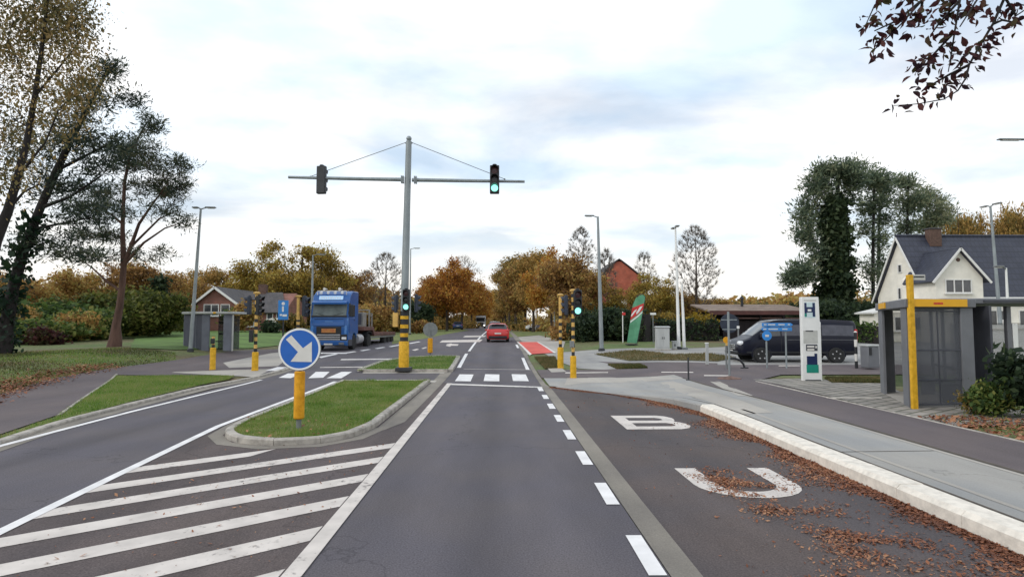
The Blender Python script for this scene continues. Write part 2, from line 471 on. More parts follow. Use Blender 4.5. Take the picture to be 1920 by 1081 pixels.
def strip_poly(pts, w0, w1):
    """outline of a band along a polyline, from offset w0 to w1 (left positive)"""
    pts = [Vector((p[0], p[1])) for p in pts]
    A, B = [], []
    for i, p in enumerate(pts):
        d = (pts[min(i + 1, len(pts) - 1)] - pts[max(i - 1, 0)]).normalized()
        n = Vector((-d.y, d.x))
        A.append(p + n * w0); B.append(p + n * w1)
    return [tuple(p) for p in A] + [tuple(p) for p in reversed(B)]
def kerb(name, pts, m, w=0.15, h=0.12, f=gz, stone=1.0, gap=0.008, bury=0.2, lip=0.025, base=0.0):
    """a row of kerb stones along a polyline; the stones lie to the left of it"""
    q = resample(pts, 0.1 if stone < 1.5 else 0.25)
    L_ = [0.0]
    for a, b in zip(q[:-1], q[1:]): L_.append(L_[-1] + (b - a).length)
    tot = L_[-1]
    L_ = np.array(L_); X = np.array([p.x for p in q]); Y = np.array([p.y for p in q])
    def at(s): return np.array((np.interp(s, L_, X), np.interp(s, L_, Y)))
    mb = MB(); n = max(1, int(round(tot / stone))); st = tot / n
    prof = [(0, -bury), (0, h - lip), (lip, h), (w - lip * 0.4, h), (w, h - lip * 0.4), (w, -bury)]
    for i in range(n):
        ss = np.linspace(i * st + gap / 2, (i + 1) * st - gap / 2, 3)
        rings = []
        jz = random.uniform(-0.004, 0.004)
        for s_ in ss:
            p = at(s_); d = at(min(tot, s_ + 0.12)) - at(max(0, s_ - 0.12)); d /= np.linalg.norm(d); nn = np.array((-d[1], d[0]))
            z = float(f(p[0], p[1])) + base
            rings += [(p[0] + nn[0] * u, p[1] + nn[1] * u, z + v + (jz if v > 0 else 0)) for u, v in prof]
        k = len(prof); fs = []
        for r_ in range(2):
            for j in range(k):
                fs.append((r_ * k + j, r_ * k + (j + 1) % k, (r_ + 1) * k + (j + 1) % k, (r_ + 1) * k + j))
        fs += [tuple(range(k)), tuple(range(3 * k - 1, 2 * k - 1, -1))]
        mb.add(rings, fs)
    o = mb.build(name, m, smooth=False)
    o['kind'] = 'structure'
    return o

# ================================================================== SETTING
M = {}
ASPH = (0.098, 0.090, 0.104)
M['lane'] = asphalt('lane_asphalt', ASPH, (0.108, 0.096, 0.102), crack=0.3, patch=0.16, speck=0.45, tracks=[(-0.95, 0.5, 0.10), (0.62, 0.5, 0.10), (-0.16, 0.42, -0.14), (-6.5, 0.5, 0.09), (-8.1, 0.5, 0.09), (-7.3, 0.4, -0.12)])
M['worn'] = asphalt('worn_asphalt', (0.084, 0.069, 0.070), (0.108, 0.085, 0.080), patch=0.28, speck=0.5, crack=0.4)
M['bay'] = asphalt('bay_asphalt', (0.080, 0.069, 0.072), (0.098, 0.077, 0.072), patch=0.2, speck=0.45, crack=0.3)
M['path'] = asphalt('path_asphalt', (0.112, 0.094, 0.099), (0.130, 0.106, 0.106), patch=0.15)
M['conc'] = asphalt('pavement_concrete', (0.30, 0.30, 0.295), (0.34, 0.325, 0.30), speck=0.12, patch=0.14, crack=0.25)
M['conc2'] = asphalt('pale_concrete', (0.36, 0.335, 0.305), (0.42, 0.39, 0.345), speck=0.12, patch=0.14)
M['yard'] = asphalt('yard_concrete', (0.27, 0.265, 0.26), (0.33, 0.32, 0.30), speck=0.12, patch=0.14)
M['gutter'] = asphalt('gutter_concrete', (0.19, 0.172, 0.15), (0.25, 0.225, 0.19), speck=0.2, patch=0.2)
M['kerb'] = mat('kerb_stone', (0.36, 0.33, 0.29), 0.85, noise=0.3, scale=5, bump=0.2, bscale=40)
M['kerbw'] = mat('white_kerb_stone', (0.70, 0.645, 0.565), 0.8, noise=0.16, scale=7, bump=0.2, bscale=40, lo=0.3, hi=0.6)
M['paint'] = paint_mat('road_paint', (0.72, 0.68, 0.64), ASPH, wear=0.75)
M['paintw'] = paint_mat('worn_road_paint', (0.66, 0.60, 0.55), (0.13, 0.11, 0.105), wear=0.82)
M['bright'] = paint_mat('fresh_road_paint', (0.82, 0.80, 0.79), ASPH, wear=0.4)
M['red'] = asphalt('red_cycle_surface', (0.60, 0.105, 0.085), (0.66, 0.13, 0.10), speck=0.15, patch=0.12)
M['pavers'] = brick_mat('block_paving', (0.30, 0.27, 0.235), (0.24, 0.22, 0.20), (0.10, 0.10, 0.075), scale=1.0, w=0.6, h=0.3, ms=0.035, rot=(0, 0, R(-35)))
def ground_mat():
    m, t, b = new_mat('grassy_ground')
    L = t.links.new
    tc = N(t, 'ShaderNodeTexCoord')
    n1 = N(t, 'ShaderNodeTexNoise'); n1.inputs['Scale'].default_value = 0.16; n1.inputs['Detail'].default_value = 8; n1.inputs['Roughness'].default_value = 0.65; L(tc.outputs['Object'], n1.inputs['Vector'])
    r = N(t, 'ShaderNodeValToRGB'); L(n1.outputs['Fac'], r.inputs['Fac'])
    e = r.color_ramp.elements
    e[0].position = 0.36; e[0].color = (0.075, 0.115, 0.028, 1)
    e[1].position = 0.66; e[1].color = (0.16, 0.095, 0.05, 1)
    k = e.new(0.46); k.color = (0.115, 0.15, 0.045, 1)
    k = e.new(0.55); k.color = (0.115, 0.105, 0.045, 1)
    n2 = N(t, 'ShaderNodeTexNoise'); n2.inputs['Scale'].default_value = 9; n2.inputs['Detail'].default_value = 6; L(tc.outputs['Object'], n2.inputs['Vector'])
    mr = N(t, 'ShaderNodeMapRange'); L(n2.outputs['Fac'], mr.inputs['Value']); mr.inputs['From Min'].default_value = 0.3; mr.inputs['From Max'].default_value = 0.7; mr.inputs['To Min'].default_value = 0.6; mr.inputs['To Max'].default_value = 1.4
    s_ = N(t, 'ShaderNodeVectorMath', operation='SCALE'); L(r.outputs['Color'], s_.inputs[0]); L(mr.outputs[0], s_.inputs['Scale'])
    L(s_.outputs[0], b.inputs['Base Color']); b.inputs['Roughness'].default_value = 0.95
    bp = N(t, 'ShaderNodeBump'); bp.inputs['Strength'].default_value = 0.6; bp.inputs['Distance'].default_value = 0.05
    L(n2.outputs['Fac'], bp.inputs['Height']); L(bp.outputs['Normal'], b.inputs['Normal'])
    return m
M['ground'] = ground_mat()
M['turf'] = mat('turf', (0.11, 0.19, 0.03), 0.95, noise=0.4, scale=1.6, col2=(0.20, 0.20, 0.065), bump=0.6, bscale=30)
M['dryturf'] = mat('dry_turf', (0.085, 0.10, 0.032), 0.95, noise=0.4, scale=1.2, col2=(0.17, 0.13, 0.06), bump=0.6, bscale=20)
M['lawn'] = mat('bright_lawn', (0.095, 0.165, 0.034), 0.95, noise=0.3, scale=0.6, bump=0.5, bscale=8)

def lines(a, b, fine, coarse):
    out = list(np.arange(-90, a, coarse)) + list(np.arange(a, b, fine)) + list(np.arange(b, 110, coarse))
    return [-2500, -900, -400, -200] + out + [110, 200, 400, 900, 2500]
def build_ground():
    xs = lines(-32, 34, 1.0, 6.0)
    ys = [-200, -60, -20] + list(np.arange(-8, 62, 1.0)) + list(np.arange(62, 200, 6.0)) + [260, 400, 700, 1200, 2500, 4500]
    X, Y = np.meshgrid(xs, ys)
    Z = gtop(X, Y) - 0.035
    v = np.stack([X.ravel(), Y.ravel(), Z.ravel()], 1)
    nx, ny = len(xs), len(ys)
    i = np.arange(nx * ny).reshape(ny, nx)
    f = np.stack([i[:-1, :-1].ravel(), i[:-1, 1:].ravel(), i[1:, 1:].ravel(), i[1:, :-1].ravel()], 1)
    o = npmesh('ground', v, f, M['ground'])
    o['kind'] = 'structure'
build_ground()

# ---- the main road
ROAD_L = [(-8.35, -4), (-8.6, 4), (-8.95, 10), (-9.3, 22), (-10.3, 28), (-12.5, 37), (-12.6, 52), (-9.8, 58), (-8.8, 80), (-8.0, 200), (-7, 420)]
road = sheet('road', [(1.43, -4), (1.43, 21), (1.43, 60), (1.3, 200), (1.0, 420)] + ROAD_L[::-1], M['lane'], 0.0)
hatch_area = sheet('road_hatched_area', [(-1.72, -3), (-1.72, 21.5), (-2.3, 21.6), (-5.5, 21.6), (-5.68, 12), (-4.95, 5.9), (-4.1, -3)], M['worn'], 0.004)
gutter = sheet('gutter', [(1.434, -4), (1.70, -4), (1.70, 19.9), (1.62, 21), (1.60, 32), (1.9, 48), (1.9, 90), (1.434, 90)], M['gutter'], 0.006)
BAY_K = [(1.75, 20.0), (2.9, 18.6), (3.86, 17.15), (4.5, 15.7), (4.8, 14.3), (4.84, 12.8), (4.78, 10), (4.75, 6), (4.75, -4)]
bay = sheet('bus_bay', [(1.70, -4), (1.70, 19.9)] + BAY_K, M['bay'], 0.003)
# ---- raised block on the right: pavement, cycle path, paved apron
blk = gb
kerb('bay_kerb', BAY_K[:5], M['conc'], w=0.34, h=0.185, f=lambda x, y: gb(x, y) - 0.18, stone=1.0, gap=0.005, lip=0.03)
kerb('bay_kerb', BAY_K[4:], M['kerbw'], w=0.34, h=0.19, f=lambda x, y: gb(x, y) - 0.18, stone=1.0, gap=0.005, lip=0.05)
inner = strip_poly(BAY_K, 0.345, 0.0)[:len(BAY_K)]
pavement = sheet('pavement', inner + [(6.78, -4), (6.78, 23.2), (1.72, 23.2), (1.72, 20.4)], M['conc'], 0.0, blk)
sheet('pavement_slab_band', GP([(1236, 716), (1262, 714), (1345, 737), (1450, 773), (1395, 776), (1300, 744)], blk), M['conc2'], 0.004, blk)
sheet('pavement_slab_band', GP([(1330, 714), (1345, 713), (1412, 741), (1385, 742)], blk), M['conc2'], 0.004, blk)
sheet('pavement_ramp', GP([(1058, 722), (1064, 708), (1200, 705), (1290, 708), (1190, 716), (1090, 718)], blk), M['conc2'], 0.004, blk)
seam_m = mat('dirty_seam', (0.085, 0.07, 0.055), 0.95, noise=0.3, scale=9)
sheet('pavement_seam', strip_poly(BAY_K[2:], 0.345, 0.385), seam_m, 0.004, blk)
sheet('pavement_edging', strip_poly(BAY_K[3:], 0.62, 0.70), M['conc2'], 0.004, blk)
sheet('pavement_edging', [(6.62, -4), (6.70, -4), (6.70, 17), (6.62, 17)], M['conc2'], 0.004, blk)
sheet('pavement_seam', [(6.72, -4), (6.80, -4), (6.80, 22), (6.72, 22)], seam_m, 0.008, blk)
for yj in (4.0, 9.0):
    sheet('pavement_seam', [(5.15, yj), (6.6, yj + 0.05), (6.6, yj + 0.075), (5.15, yj + 0.025)], seam_m, 0.004, blk)
cyc = sheet('cycle_path', [(6.78, -4), (8.5, -4), (8.55, 12), (8.9, 20.5), (10.6, 22.4), (30, 22.6), (60, 22), (60, 25.5), (30, 26.2), (1.65, 26.6), (1.65, 23.2), (6.78, 23.2)], M['path'], 0.004, blk)
kerb('cycle_path_edging', [(8.58, 20), (8.5, 10), (8.46, -4)], M['kerb'], w=0.07, h=0.02, f=gb, stone=1.0)
apron = sheet('block_paving', GP([(1412, 711), (1500, 709), (1645, 717), (1665, 722), (1720, 752)], blk) + [(11.8, 14.8), (11.6, 11.5), (8.62, 11.2), (8.68, 14), (8.9, 19)], M['pavers'], 0.006, blk)
kerb('block_paving_edging', [tuple(G(1650, 745, blk).xy), tuple(G(1548, 745, blk).xy)], M['kerbw'], w=0.1, h=0.015, f=gb)
# beyond the crossing
sheet('yard', GP([(1155, 692), (1085, 690), (1040, 674), (1020, 661), (1100, 656), (1300, 652), (1400, 648), (1700, 640), (1990, 640), (2050, 690), (1640, 693), (1300, 689)], blk), M['yard'], -0.012, blk)
grassy = []
for q in ([(1115, 664), (1190, 656), (1260, 664), (1330, 662), (1380, 670), (1345, 677), (1180, 676)],
          [(1140, 684), (1200, 684), (1215, 690), (1158, 692)],
          [(1002, 670), (1040, 669), (1052, 690), (1022, 691)],
          [(1545, 709), (1650, 708), (1655, 718), (1560, 717)]):
    w = GP(q, blk); grassy.append(w)
    sheet('grass_verge', w, M['dryturf'], 0.012, blk)
sheet('side_path', GP([(1120, 677), (1190, 679), (1345, 680), (1345, 686), (1230, 689), (1150, 683)], blk), M['path'], -0.004, blk)
sheet('red_cycle_lane', GP([(972, 641), (1008, 641), (1040, 661), (993, 664)], gz), M['red'], 0.012, gz)
sheet('verge_path', GP([(952, 633), (1010, 628), (1060, 640), (1050, 668), (1040, 661), (1008, 641), (972, 641), (993, 664), (985, 664)], gz), M['conc2'], -0.006, gz)
sheet('crossing_slab', GP([(1026, 690), (1054, 690), (1062, 697), (1034, 698)], gz), M['conc2'], 0.012, gz)
sheet('far_verge', GP([(945, 622), (1030, 618), (1090, 640), (1060, 640), (1010, 628), (952, 632)], gz), M['turf'], 0.004, gz)
# ---- left side: path, pavement, verge
LP = GP([(-170, 905), (0, 812), (105, 777), (205, 712), (222, 701), (390, 702), (470, 704), (545, 692), (575, 668), (560, 651), (440, 656), (330, 674), (200, 690), (80, 712), (0, 737), (-170, 780)])
sheet('left_path', LP, M['path'], -0.012)
sheet('left_pavement', GP([(418, 679), (452, 671), (500, 662), (566, 656), (577, 664), (560, 684), (430, 689)]), M['conc2'], -0.004)
sheet('left_pavement', GP([(312, 697), (430, 693), (545, 690), (536, 698), (480, 706), (400, 702)]), M['conc2'], -0.004)
LK = [tuple(G(a, b).xy) for a, b in ((-200, 900), (0, 834), (120, 794), (250, 760), (380, 728), (480, 709), (540, 693), (572, 673))]
kerb('left_kerb', LK, M['kerb'], w=0.16, h=0.07, stone=1.0)
sheet('left_gutter', strip_poly(LK, 0.0, -0.32), M['gutter'], 0.006)
verge_w = GP([(-150, 868), (0, 818), (100, 783), (160, 744), (215, 704), (330, 703), (440, 704), (428, 711), (380, 720), (250, 751), (120, 785), (60, 803)], gz, 0.03)
sheet('left_verge', verge_w, M['turf'], 0.03)
kerb('left_path_edging', [tuple(G(a, b).xy) for a, b in ((216, 703), (160, 743), (104, 782))], M['kerb'], w=0.08, h=0.06)
sheet('left_lawn', GP([(245, 652), (330, 655), (480, 652), (590, 640), (560, 621), (380, 618), (260, 622)]), M['lawn'], 0.01)
sheet('left_lawn', GP([(735, 645), (800, 634), (880, 619), (850, 613), (740, 615)]), M['turf'], 0.01)

# ---- traffic islands
ISL1 = [(-2.46, 21.6), (-5.62, 21.6), (-5.45, 15.5), (-5.40, 12.7), (-5.22, 11.55), (-4.75, 10.85), (-4.0, 10.5), (-3.2, 10.65), (-2.72, 11.2), (-2.5, 12.3), (-2.46, 21.6)]
kerb('island_kerb', ISL1, M['kerb'], w=0.16, h=0.12, stone=0.8)
g1 = strip_poly(ISL1, 0.155, 0.0)[:len(ISL1) - 1]
sheet('island_turf', g1, M['turf'], 0.085)
sheet('island_gutter', [(-2.42, 21.6), (-2.45, 12.3), (-2.28, 12.0), (-2.02, 13), (-2.0, 25.5), (-2.2, 33), (-2.5, 33)], M['gutter'], 0.009)
sheet('island_gutter', strip_poly(ISL1[2:10], 0.0, -0.26), M['gutter'], 0.0085)
ISL2 = [(-2.2, 25.8), (-5.9, 25.8), (-5.75, 30), (-4.9, 32.6), (-3.4, 33.4), (-2.35, 33.2), (-2.2, 25.8)]
kerb('island_kerb', ISL2, M['kerb'], w=0.22, h=0.12, stone=1.0)
g2 = strip_poly(ISL2, 0.215, 0.0)[:len(ISL2) - 1]
sheet('island_turf', g2, M['turf'], 0.085)
sheet('refuge_slab', [(-2.3, 21.65), (-5.7, 21.65), (-5.7, 22.3), (-2.3, 22.3)], M['conc2'], 0.012)
sheet('refuge_slab', [(-2.3, 25.1), (-5.7, 25.1), (-5.7, 25.75), (-2.3, 25.75)], M['conc2'], 0.012)

# ---- painted markings
def mark(name, poly, m='paint', dz=0.009, f=gz):
    return sheet(name, poly, M[m], dz, f)
def seg(name, a, b, w, m='paint', dz=0.009, f=gz):
    return mark(name, strip_poly([a, b], w / 2, -w / 2), m, dz, f)
def pxmark(name, pts, m='paint', dz=0.012, f=gz):
    return mark(name, GP(pts, f), m, dz, f)
seg('lane_line', (-1.72, 1.5), (-1.75, 21.3), 0.17, 'paintw', 0.0125)
for k in range(9):
    y0 = 3.15 + k * 1.965
    seg('bay_dash', (1.33, y0 - 0.02), (1.335, y0 + 0.93), 0.155, 'bright')
mark('stop_line', [(-1.66, 20.75), (1.43, 19.75), (1.43, 20.1), (-1.66, 21.2)], 'paint', 0.0125)
for xc in (-1.33, -0.28, 0.80):
    mark('crossing_block', [(xc - 0.29, 22.1), (xc + 0.29, 22.0), (xc + 0.29, 24.6), (xc - 0.29, 24.7)], 'bright')
seg('crossing_line', (-1.6, 27.0), (1.4, 26.6), 0.12, 'paintw')
# solid edge lines of the oncoming lane
LR = [tuple(G(a, b).xy) for a, b in ((-230, 1112), (0, 998), (205, 898), (410, 799))] + [(-5.80, 14.5), (-5.86, 18.5), (-5.95, 22.0)]
mark('edge_line', strip_poly(LR, 0.07, -0.07), 'bright', 0.0125)
LL = [tuple(G(a, b).xy) for a, b in ((-220, 902), (0, 836), (245, 772), (380, 739), (490, 712))]
mark('edge_line', strip_poly(LL, 0.07, -0.07), 'bright')
# hatching between the two lanes
def hatch():
    LX = [p[0] for p in LR]; LY = [p[1] for p in LR]
    def left_at(y): return float(np.interp(y, LY, LX))
    for k in range(-1, 9):
        yr = 10.72 - 1.085 * k
        th = 0.42
        def hit(yr_):
            # walk left from the right-hand line until the left-hand line is met
            x = -1.83; y = yr_
            while x > left_at(y) + 0.06 and x > -7: x -= 0.02; y -= 0.02 * 0.80
            return x, y
        a = (-1.83, yr); b = hit(yr); c = hit(yr - th); d = (-1.83, yr - th)
        if k == -1:
            t = (-3.75, yr - (3.75 - 1.83) * 0.80); u = (-3.95, yr - th - (3.95 - 1.83) * 0.80)
            mark('hatch_stripe', [t, b, c, u], 'paintw')
        else:
            mark('hatch_stripe', [a, b, c, d], 'paintw')
hatch()
# crossing blocks, give-way and lane marks on the far side of the junction
for q in ([(522, 708), (540, 700), (566, 700), (545, 709)], [(578, 709), (592, 697), (618, 697), (606, 708)], [(612, 709), (640, 697), (660, 697), (640, 709)],
          [(497, 695), (520, 688), (538, 688), (520, 695)]):
    pxmark('crossing_block', q, 'bright')
pxmark('crossing_line', [(600, 688), (700, 687), (700, 688.6), (600, 689.6)], 'paintw')
pxmark('stop_line', [(640, 673), (735, 672), (735, 674), (638, 675)], 'paint')
for q in ([(596, 669), (628, 663), (634, 664), (602, 671)], [(640, 662), (664, 658.5), (669, 659.2), (646, 663)], [(674, 657), (690, 654.4), (696, 655), (680, 658)], [(702, 653), (718, 650.5), (723, 651.2), (708, 653.8)], [(728, 649.5), (752, 645.4), (757, 646), (734, 650.2)], [(765, 643.6), (785, 640), (789, 640.6), (770, 644.2)]):
    pxmark('lane_dash', q, 'bright')
pxmark('edge_line', [(588, 661), (652, 661), (650, 663), (586, 663)], 'bright')
mark('lane_line', strip_poly([(-1.85, 27.6), (-1.95, 36)], 0.09, -0.09), 'bright')
mark('lane_line', strip_poly([(-1.9, 38), (-1.9, 80), (-2.2, 150)], 0.08, -0.08), 'bright')
seg('lane_dash', (1.27, 26.6), (1.3, 33.0), 0.16, 'bright')
seg('lane_dash', (1.3, 41), (1.3, 45), 0.16, 'bright')
pxmark('lane_block', [(829, 638), (905, 636.2), (900, 641), (824, 642)], 'paintw')
pxmark('lane_block', [(872, 629.4), (912, 628.8), (908, 631.4), (868, 632)], 'paintw')
pxmark('turn_arrow', [(838, 645), (846, 643.4), (848, 644.6), (860, 645), (858, 648), (846, 648), (844, 650), (836, 648)], 'paintw')
pxmark('turn_arrow', [(772, 656), (782, 653.5), (786, 655), (778, 657.5)], 'paintw')
pxmark('turn_arrow', [(790, 653), (798, 650.5), (801, 651.5), (793, 654)], 'paintw')
# pale bands on the crossing path to the right
for q in ([(1240, 697), (1300, 697.4), (1300, 699), (1240, 698.6)], [(1320, 703), (1370, 703.6), (1370, 705.4), (1320, 705)], [(1060, 698), (1140, 697.4), (1140, 699), (1060, 700)], [(1460, 685), (1500, 685), (1500, 686.6), (1460, 686.6)]):
    pxmark('path_mark', q, 'paintw', 0.014, gb)
# red cycle lane edge lines
pxmark('edge_line', [(969, 641), (972, 641), (997, 664), (993, 666)], 'paint', 0.016)
pxmark('edge_line', [(1006, 640.6), (1009, 641), (1043, 661), (1039, 662)], 'paint', 0.016)

# BUS letters (the S lies below the frame)
def letter(poly_list, name='bus_letter'):
    for p in poly_list: mark(name, p, 'paintw', 0.008)
def letter_B(x0, y0, w, h, s=0.27):
    mb = []
    X = lambda u: x0 + u * w
    Y = lambda v: y0 + v * h
    ox = [(0, 0), (0.78, 0), (0.93, 0.08), (1.0, 0.22), (1.0, 0.34), (0.94, 0.46), (0.86, 0.52), (0.9, 0.58), (0.93, 0.7), (0.93, 0.8), (0.86, 0.93), (0.74, 1.0), (0, 1.0)]
    a, b = s / w, 0.19
    # stem, three bars and two bowls cut as one outline with two counters
    bm = bmesh.new()
    def loop(pts): 
        vs = [bm.verts.new((X(u), Y(v), 0)) for u, v in pts]
        return [bm.edges.new((vs[i], vs[(i + 1) % len(vs)])) for i in range(len(vs))]
    es = loop(ox)
    es += loop([(a, b), (0.70, b), (0.78, 0.23), (0.8, 0.29), (0.78, 0.36), (0.70, 0.42), (a, 0.42)])
    es += loop([(a, 0.60), (0.66, 0.60), (0.73, 0.64), (0.74, 0.7), (0.72, 0.76), (0.66, 0.81), (a, 0.81)])
    bmesh.ops.triangle_fill(bm, edges=es, use_beauty=True)
    for v in bm.verts: v.co.z = 0.008
    bmesh.ops.recalc_face_normals(bm, faces=bm.faces)
    if sum(f_.normal.z for f_ in bm.faces) < 0: bmesh.ops.reverse_faces(bm, faces=bm.faces)
    me = bpy.data.meshes.new('bus_letter'); bm.to_mesh(me); bm.free(); me.materials.append(M['paintw'])
    o = bpy.data.objects.new('bus_letter', me); COL.objects.link(o); o['kind'] = 'structure'
letter_B(2.55, 12.0, 1.40, 1.78)
def letter_U(x0, y0, w, h, s=0.30):
    o, i = [], []
    for k in range(0, 13):
        t = PI + PI * k / 12
        o.append((x0 + w / 2 + w / 2 * math.cos(t), y0 + 0.62 + 0.62 * math.sin(t)))
        i.append((x0 + w / 2 + (w / 2 - s) * math.cos(t), y0 + 0.62 + (0.62 - 0.27) * math.sin(t)))
    poly = [(x0, y0 + h)] + o + [(x0 + w, y0 + h), (x0 + w - s, y0 + h)] + i[::-1] + [(x0 + s, y0 + h)]
    mark('bus_letter', poly, 'paintw', 0.008)
letter_U(2.55, 7.28, 1.36, 1.5)

# ---- grass blades and fallen leaves
rng = np.random.default_rng(3)
M['blade'] = leaf_mat('grass_blade', [(0.085, 0.17, 0.022), (0.13, 0.25, 0.036), (0.19, 0.30, 0.05), (0.30, 0.29, 0.11)], trans=0.4)
M['dry'] = leaf_mat('dry_blade', [(0.05, 0.065, 0.018), (0.085, 0.10, 0.028), (0.14, 0.12, 0.045), (0.22, 0.16, 0.075)], trans=0.35)
M['fallen'] = leaf_mat('fallen_leaf', [(0.15, 0.060, 0.035), (0.23, 0.088, 0.045), (0.31, 0.125, 0.062), (0.40, 0.21, 0.115)], trans=0.1)
def sample(poly, n):
    a = np.array(poly); lo, hi = a.min(0), a.max(0)
    out = []
    c = 0
    while c < n:
        p = rng.uniform(lo, hi, (n * 2, 2)); p = p[inpoly(p, poly)]
        out.append(p); c += len(p)
        if len(p) == 0: break
    return np.concatenate(out)[:n]
def blades(xy, z, h, w, name='grass', m='blade'):
    n = len(xy)
    a = rng.uniform(0, 2 * PI, n); hh = h * rng.uniform(0.4, 1.25, n)
    dx, dy = np.cos(a) * w / 2, np.sin(a) * w / 2
    lx, ly = rng.normal(0, 0.4, n) * hh, rng.normal(0, 0.4, n) * hh
    v = np.zeros((n, 3, 3))
    v[:, 0] = np.stack([xy[:, 0] - dx, xy[:, 1] - dy, z - 0.01], 1)
    v[:, 1] = np.stack([xy[:, 0] + dx, xy[:, 1] + dy, z - 0.01], 1)
    v[:, 2] = np.stack([xy[:, 0] + lx, xy[:, 1] + ly, z + hh], 1)
    o = npmesh(name, v.reshape(-1, 3), np.arange(n * 3).reshape(n, 3), M[m])
    o['kind'] = 'stuff'
    return o
p = sample(g1, 46000); q = np.sin(p[:, 0] * 2.3 + 1) * np.sin(p[:, 1] * 1.7) + rng.normal(0, 0.6, len(p)); p = p[q > -1.1]; blades(p, gz(p[:, 0], p[:, 1]) + 0.085, 0.055, 0.012)
p = sample(g1, 1500); q = np.sin(p[:, 0] * 3.1) * np.sin(p[:, 1] * 2.2 + 2) > 0.55; p = p[q]; p = np.repeat(p, 10, 0) + rng.normal(0, 0.03, (len(p) * 10, 2)); blades(p, gz(p[:, 0], p[:, 1]) + 0.085, 0.11, 0.012)
p = np.array([(a_.x, a_.y) for a_ in resample(strip_poly(ISL1, 0.18, 0.0)[:len(ISL1) - 1], 0.01)]); p = p[rng.uniform(0, 1, len(p)) < 0.6] + rng.normal(0, 0.02, (1, 2)); blades(p, np.full(len(p), 0.10), 0.07, 0.012)
p = sample(g2, 9000); blades(p, gz(p[:, 0], p[:, 1]) + 0.085, 0.07, 0.02)
p = sample(verge_w, 26000); blades(p, gz(p[:, 0], p[:, 1]) + 0.03, 0.06, 0.014)
for w in grassy:
    p = sample(w, 5000); blades(p, gb(p[:, 0], p[:, 1]) + 0.012, 0.10, 0.03, m='dry')
farl = GP([(-200, 800), (0, 739), (100, 709), (200, 691), (330, 674), (330, 660), (240, 650), (0, 660), (-250, 690)])
p = sample(farl, 30000)
k = rng.uniform(0, 1, len(p)) < 0.8
p = p[k]; e_ = (p[:, 0] + 14.5) / 5.0; p = p[rng.uniform(0, 1, len(p)) > np.clip(e_, 0, 0.93)]
g_ = np.sin(p[:, 0] * 0.9) * np.sin(p[:, 1] * 0.7 + 1) + rng.normal(0, 0.5, len(p)) > -0.2
blades(p[g_], gtop(p[g_][:, 0], p[g_][:, 1]) - 0.03, 0.06, 0.03, 'grass', 'blade'); p = p[~g_]
blades(p, gtop(p[:, 0], p[:, 1]) - 0.03, 0.07, 0.03, 'grass', 'dry')
nearR = [(8.75, 12.2), (8.7, 4), (30, 4), (30, 21), (13.5, 20), (12.5, 14.5), (10.5, 12.8)]
p = sample(nearR, 16000); blades(p, gtop(p[:, 0], p[:, 1]) - 0.03, 0.13, 0.02)
def litter(xy, z, size, name='fallen_leaves'):
    n = len(xy)
    s = size * np.clip(rng.lognormal(-0.1, 0.45, n), 0.3, 2.2)
    a = rng.uniform(0, 2 * PI, n)
    t1, t2 = rng.normal(0, 0.35, n), rng.normal(0, 0.35, n)
    u = np.stack([np.cos(a), np.sin(a), t1], 1) * s[:, None]; w = np.stack([-np.sin(a), np.cos(a), t2], 1) * (s * 0.62)[:, None]
    c = np.stack([xy[:, 0], xy[:, 1], z + s * 0.32], 1)
    v = np.stack([c - u, c - w * 0.9 + u * 0.1, c + u, c + w * 0.9 + u * 0.1], 1)
    o = npmesh(name, v.reshape(-1, 3), np.arange(n * 4).reshape(n, 4), M['fallen'])
    o['kind'] = 'stuff'
    return o
def along_kerb(n):
    q = resample(BAY_K, 0.1); q = np.array([(a.x, a.y) for a in q])
    q = q[(q[:, 1] > 2)]
    i = rng.integers(1, len(q) - 1, n)
    d = q[i + 1] - q[i - 1]; d /= np.linalg.norm(d, axis=1)[:, None]
    nn = np.stack([-d[:, 1], d[:, 0]], 1)
    w = np.clip(0.42 + 0.25 * np.sin(q[i][:, 1] * 1.7) + 0.18 * np.sin(q[i][:, 1] * 4.1), 0.12, 1)
    w = w * np.clip((19.5 - q[i][:, 1]) / 6, 0.3, 1)
    off = np.abs(rng.normal(0, 1, n)) ** 1.3 * w * 0.40
    return q[i] - nn * (off + 0.02)[:, None] + d * rng.uniform(-0.06, 0.06, n)[:, None]
q_ = along_kerb(46000); p = along_kerb(30000); w_ = rng.uniform(0.0, 0.55, 30000)[:, None]; p = p * 1.0
litter(p[:16000], 0.004 + gz(p[:16000, 0], p[:16000, 1]), 0.011)
p = q_; litter(p, 0.004 + gz(p[:, 0], p[:, 1]), 0.0145)
def patch(cx, cy, rx, ry, n, rot=0.0):
    a = rng.normal(0, 1, (n, 2)) * (rx, ry)
    # break the patch up into drifts
    keep = (np.sin(a[:, 0] * 7 + cx) + np.sin(a[:, 1] * 9 + a[:, 0] * 5 + cy) + rng.normal(0, 0.7, n)) > 0.1
    a = a[keep]
    c, s_ = math.cos(rot), math.sin(rot)
    return np.stack([cx + a[:, 0] * c - a[:, 1] * s_, cy + a[:, 0] * s_ + a[:, 1] * c], 1)
ps = [patch(3.15, 8.0, 0.26, 0.35, 2300), patch(3.2, 6.75, 0.34, 0.14, 900, 0.1), patch(3.55, 5.75, 0.30, 0.28, 2300), patch(3.9, 6.9, 0.2, 0.2, 120), patch(3.1, 5.0, 0.3, 0.2, 500), patch(4.2, 4.9, 0.2, 0.4, 300)]
p = np.concatenate(ps); p = np.concatenate([p, p + rng.normal(0, 0.05, p.shape)]); p = p[(p[:, 0] > 1.75) & (p[:, 0] < 4.72)]; litter(p, np.full(len(p), 0.008), 0.0135)
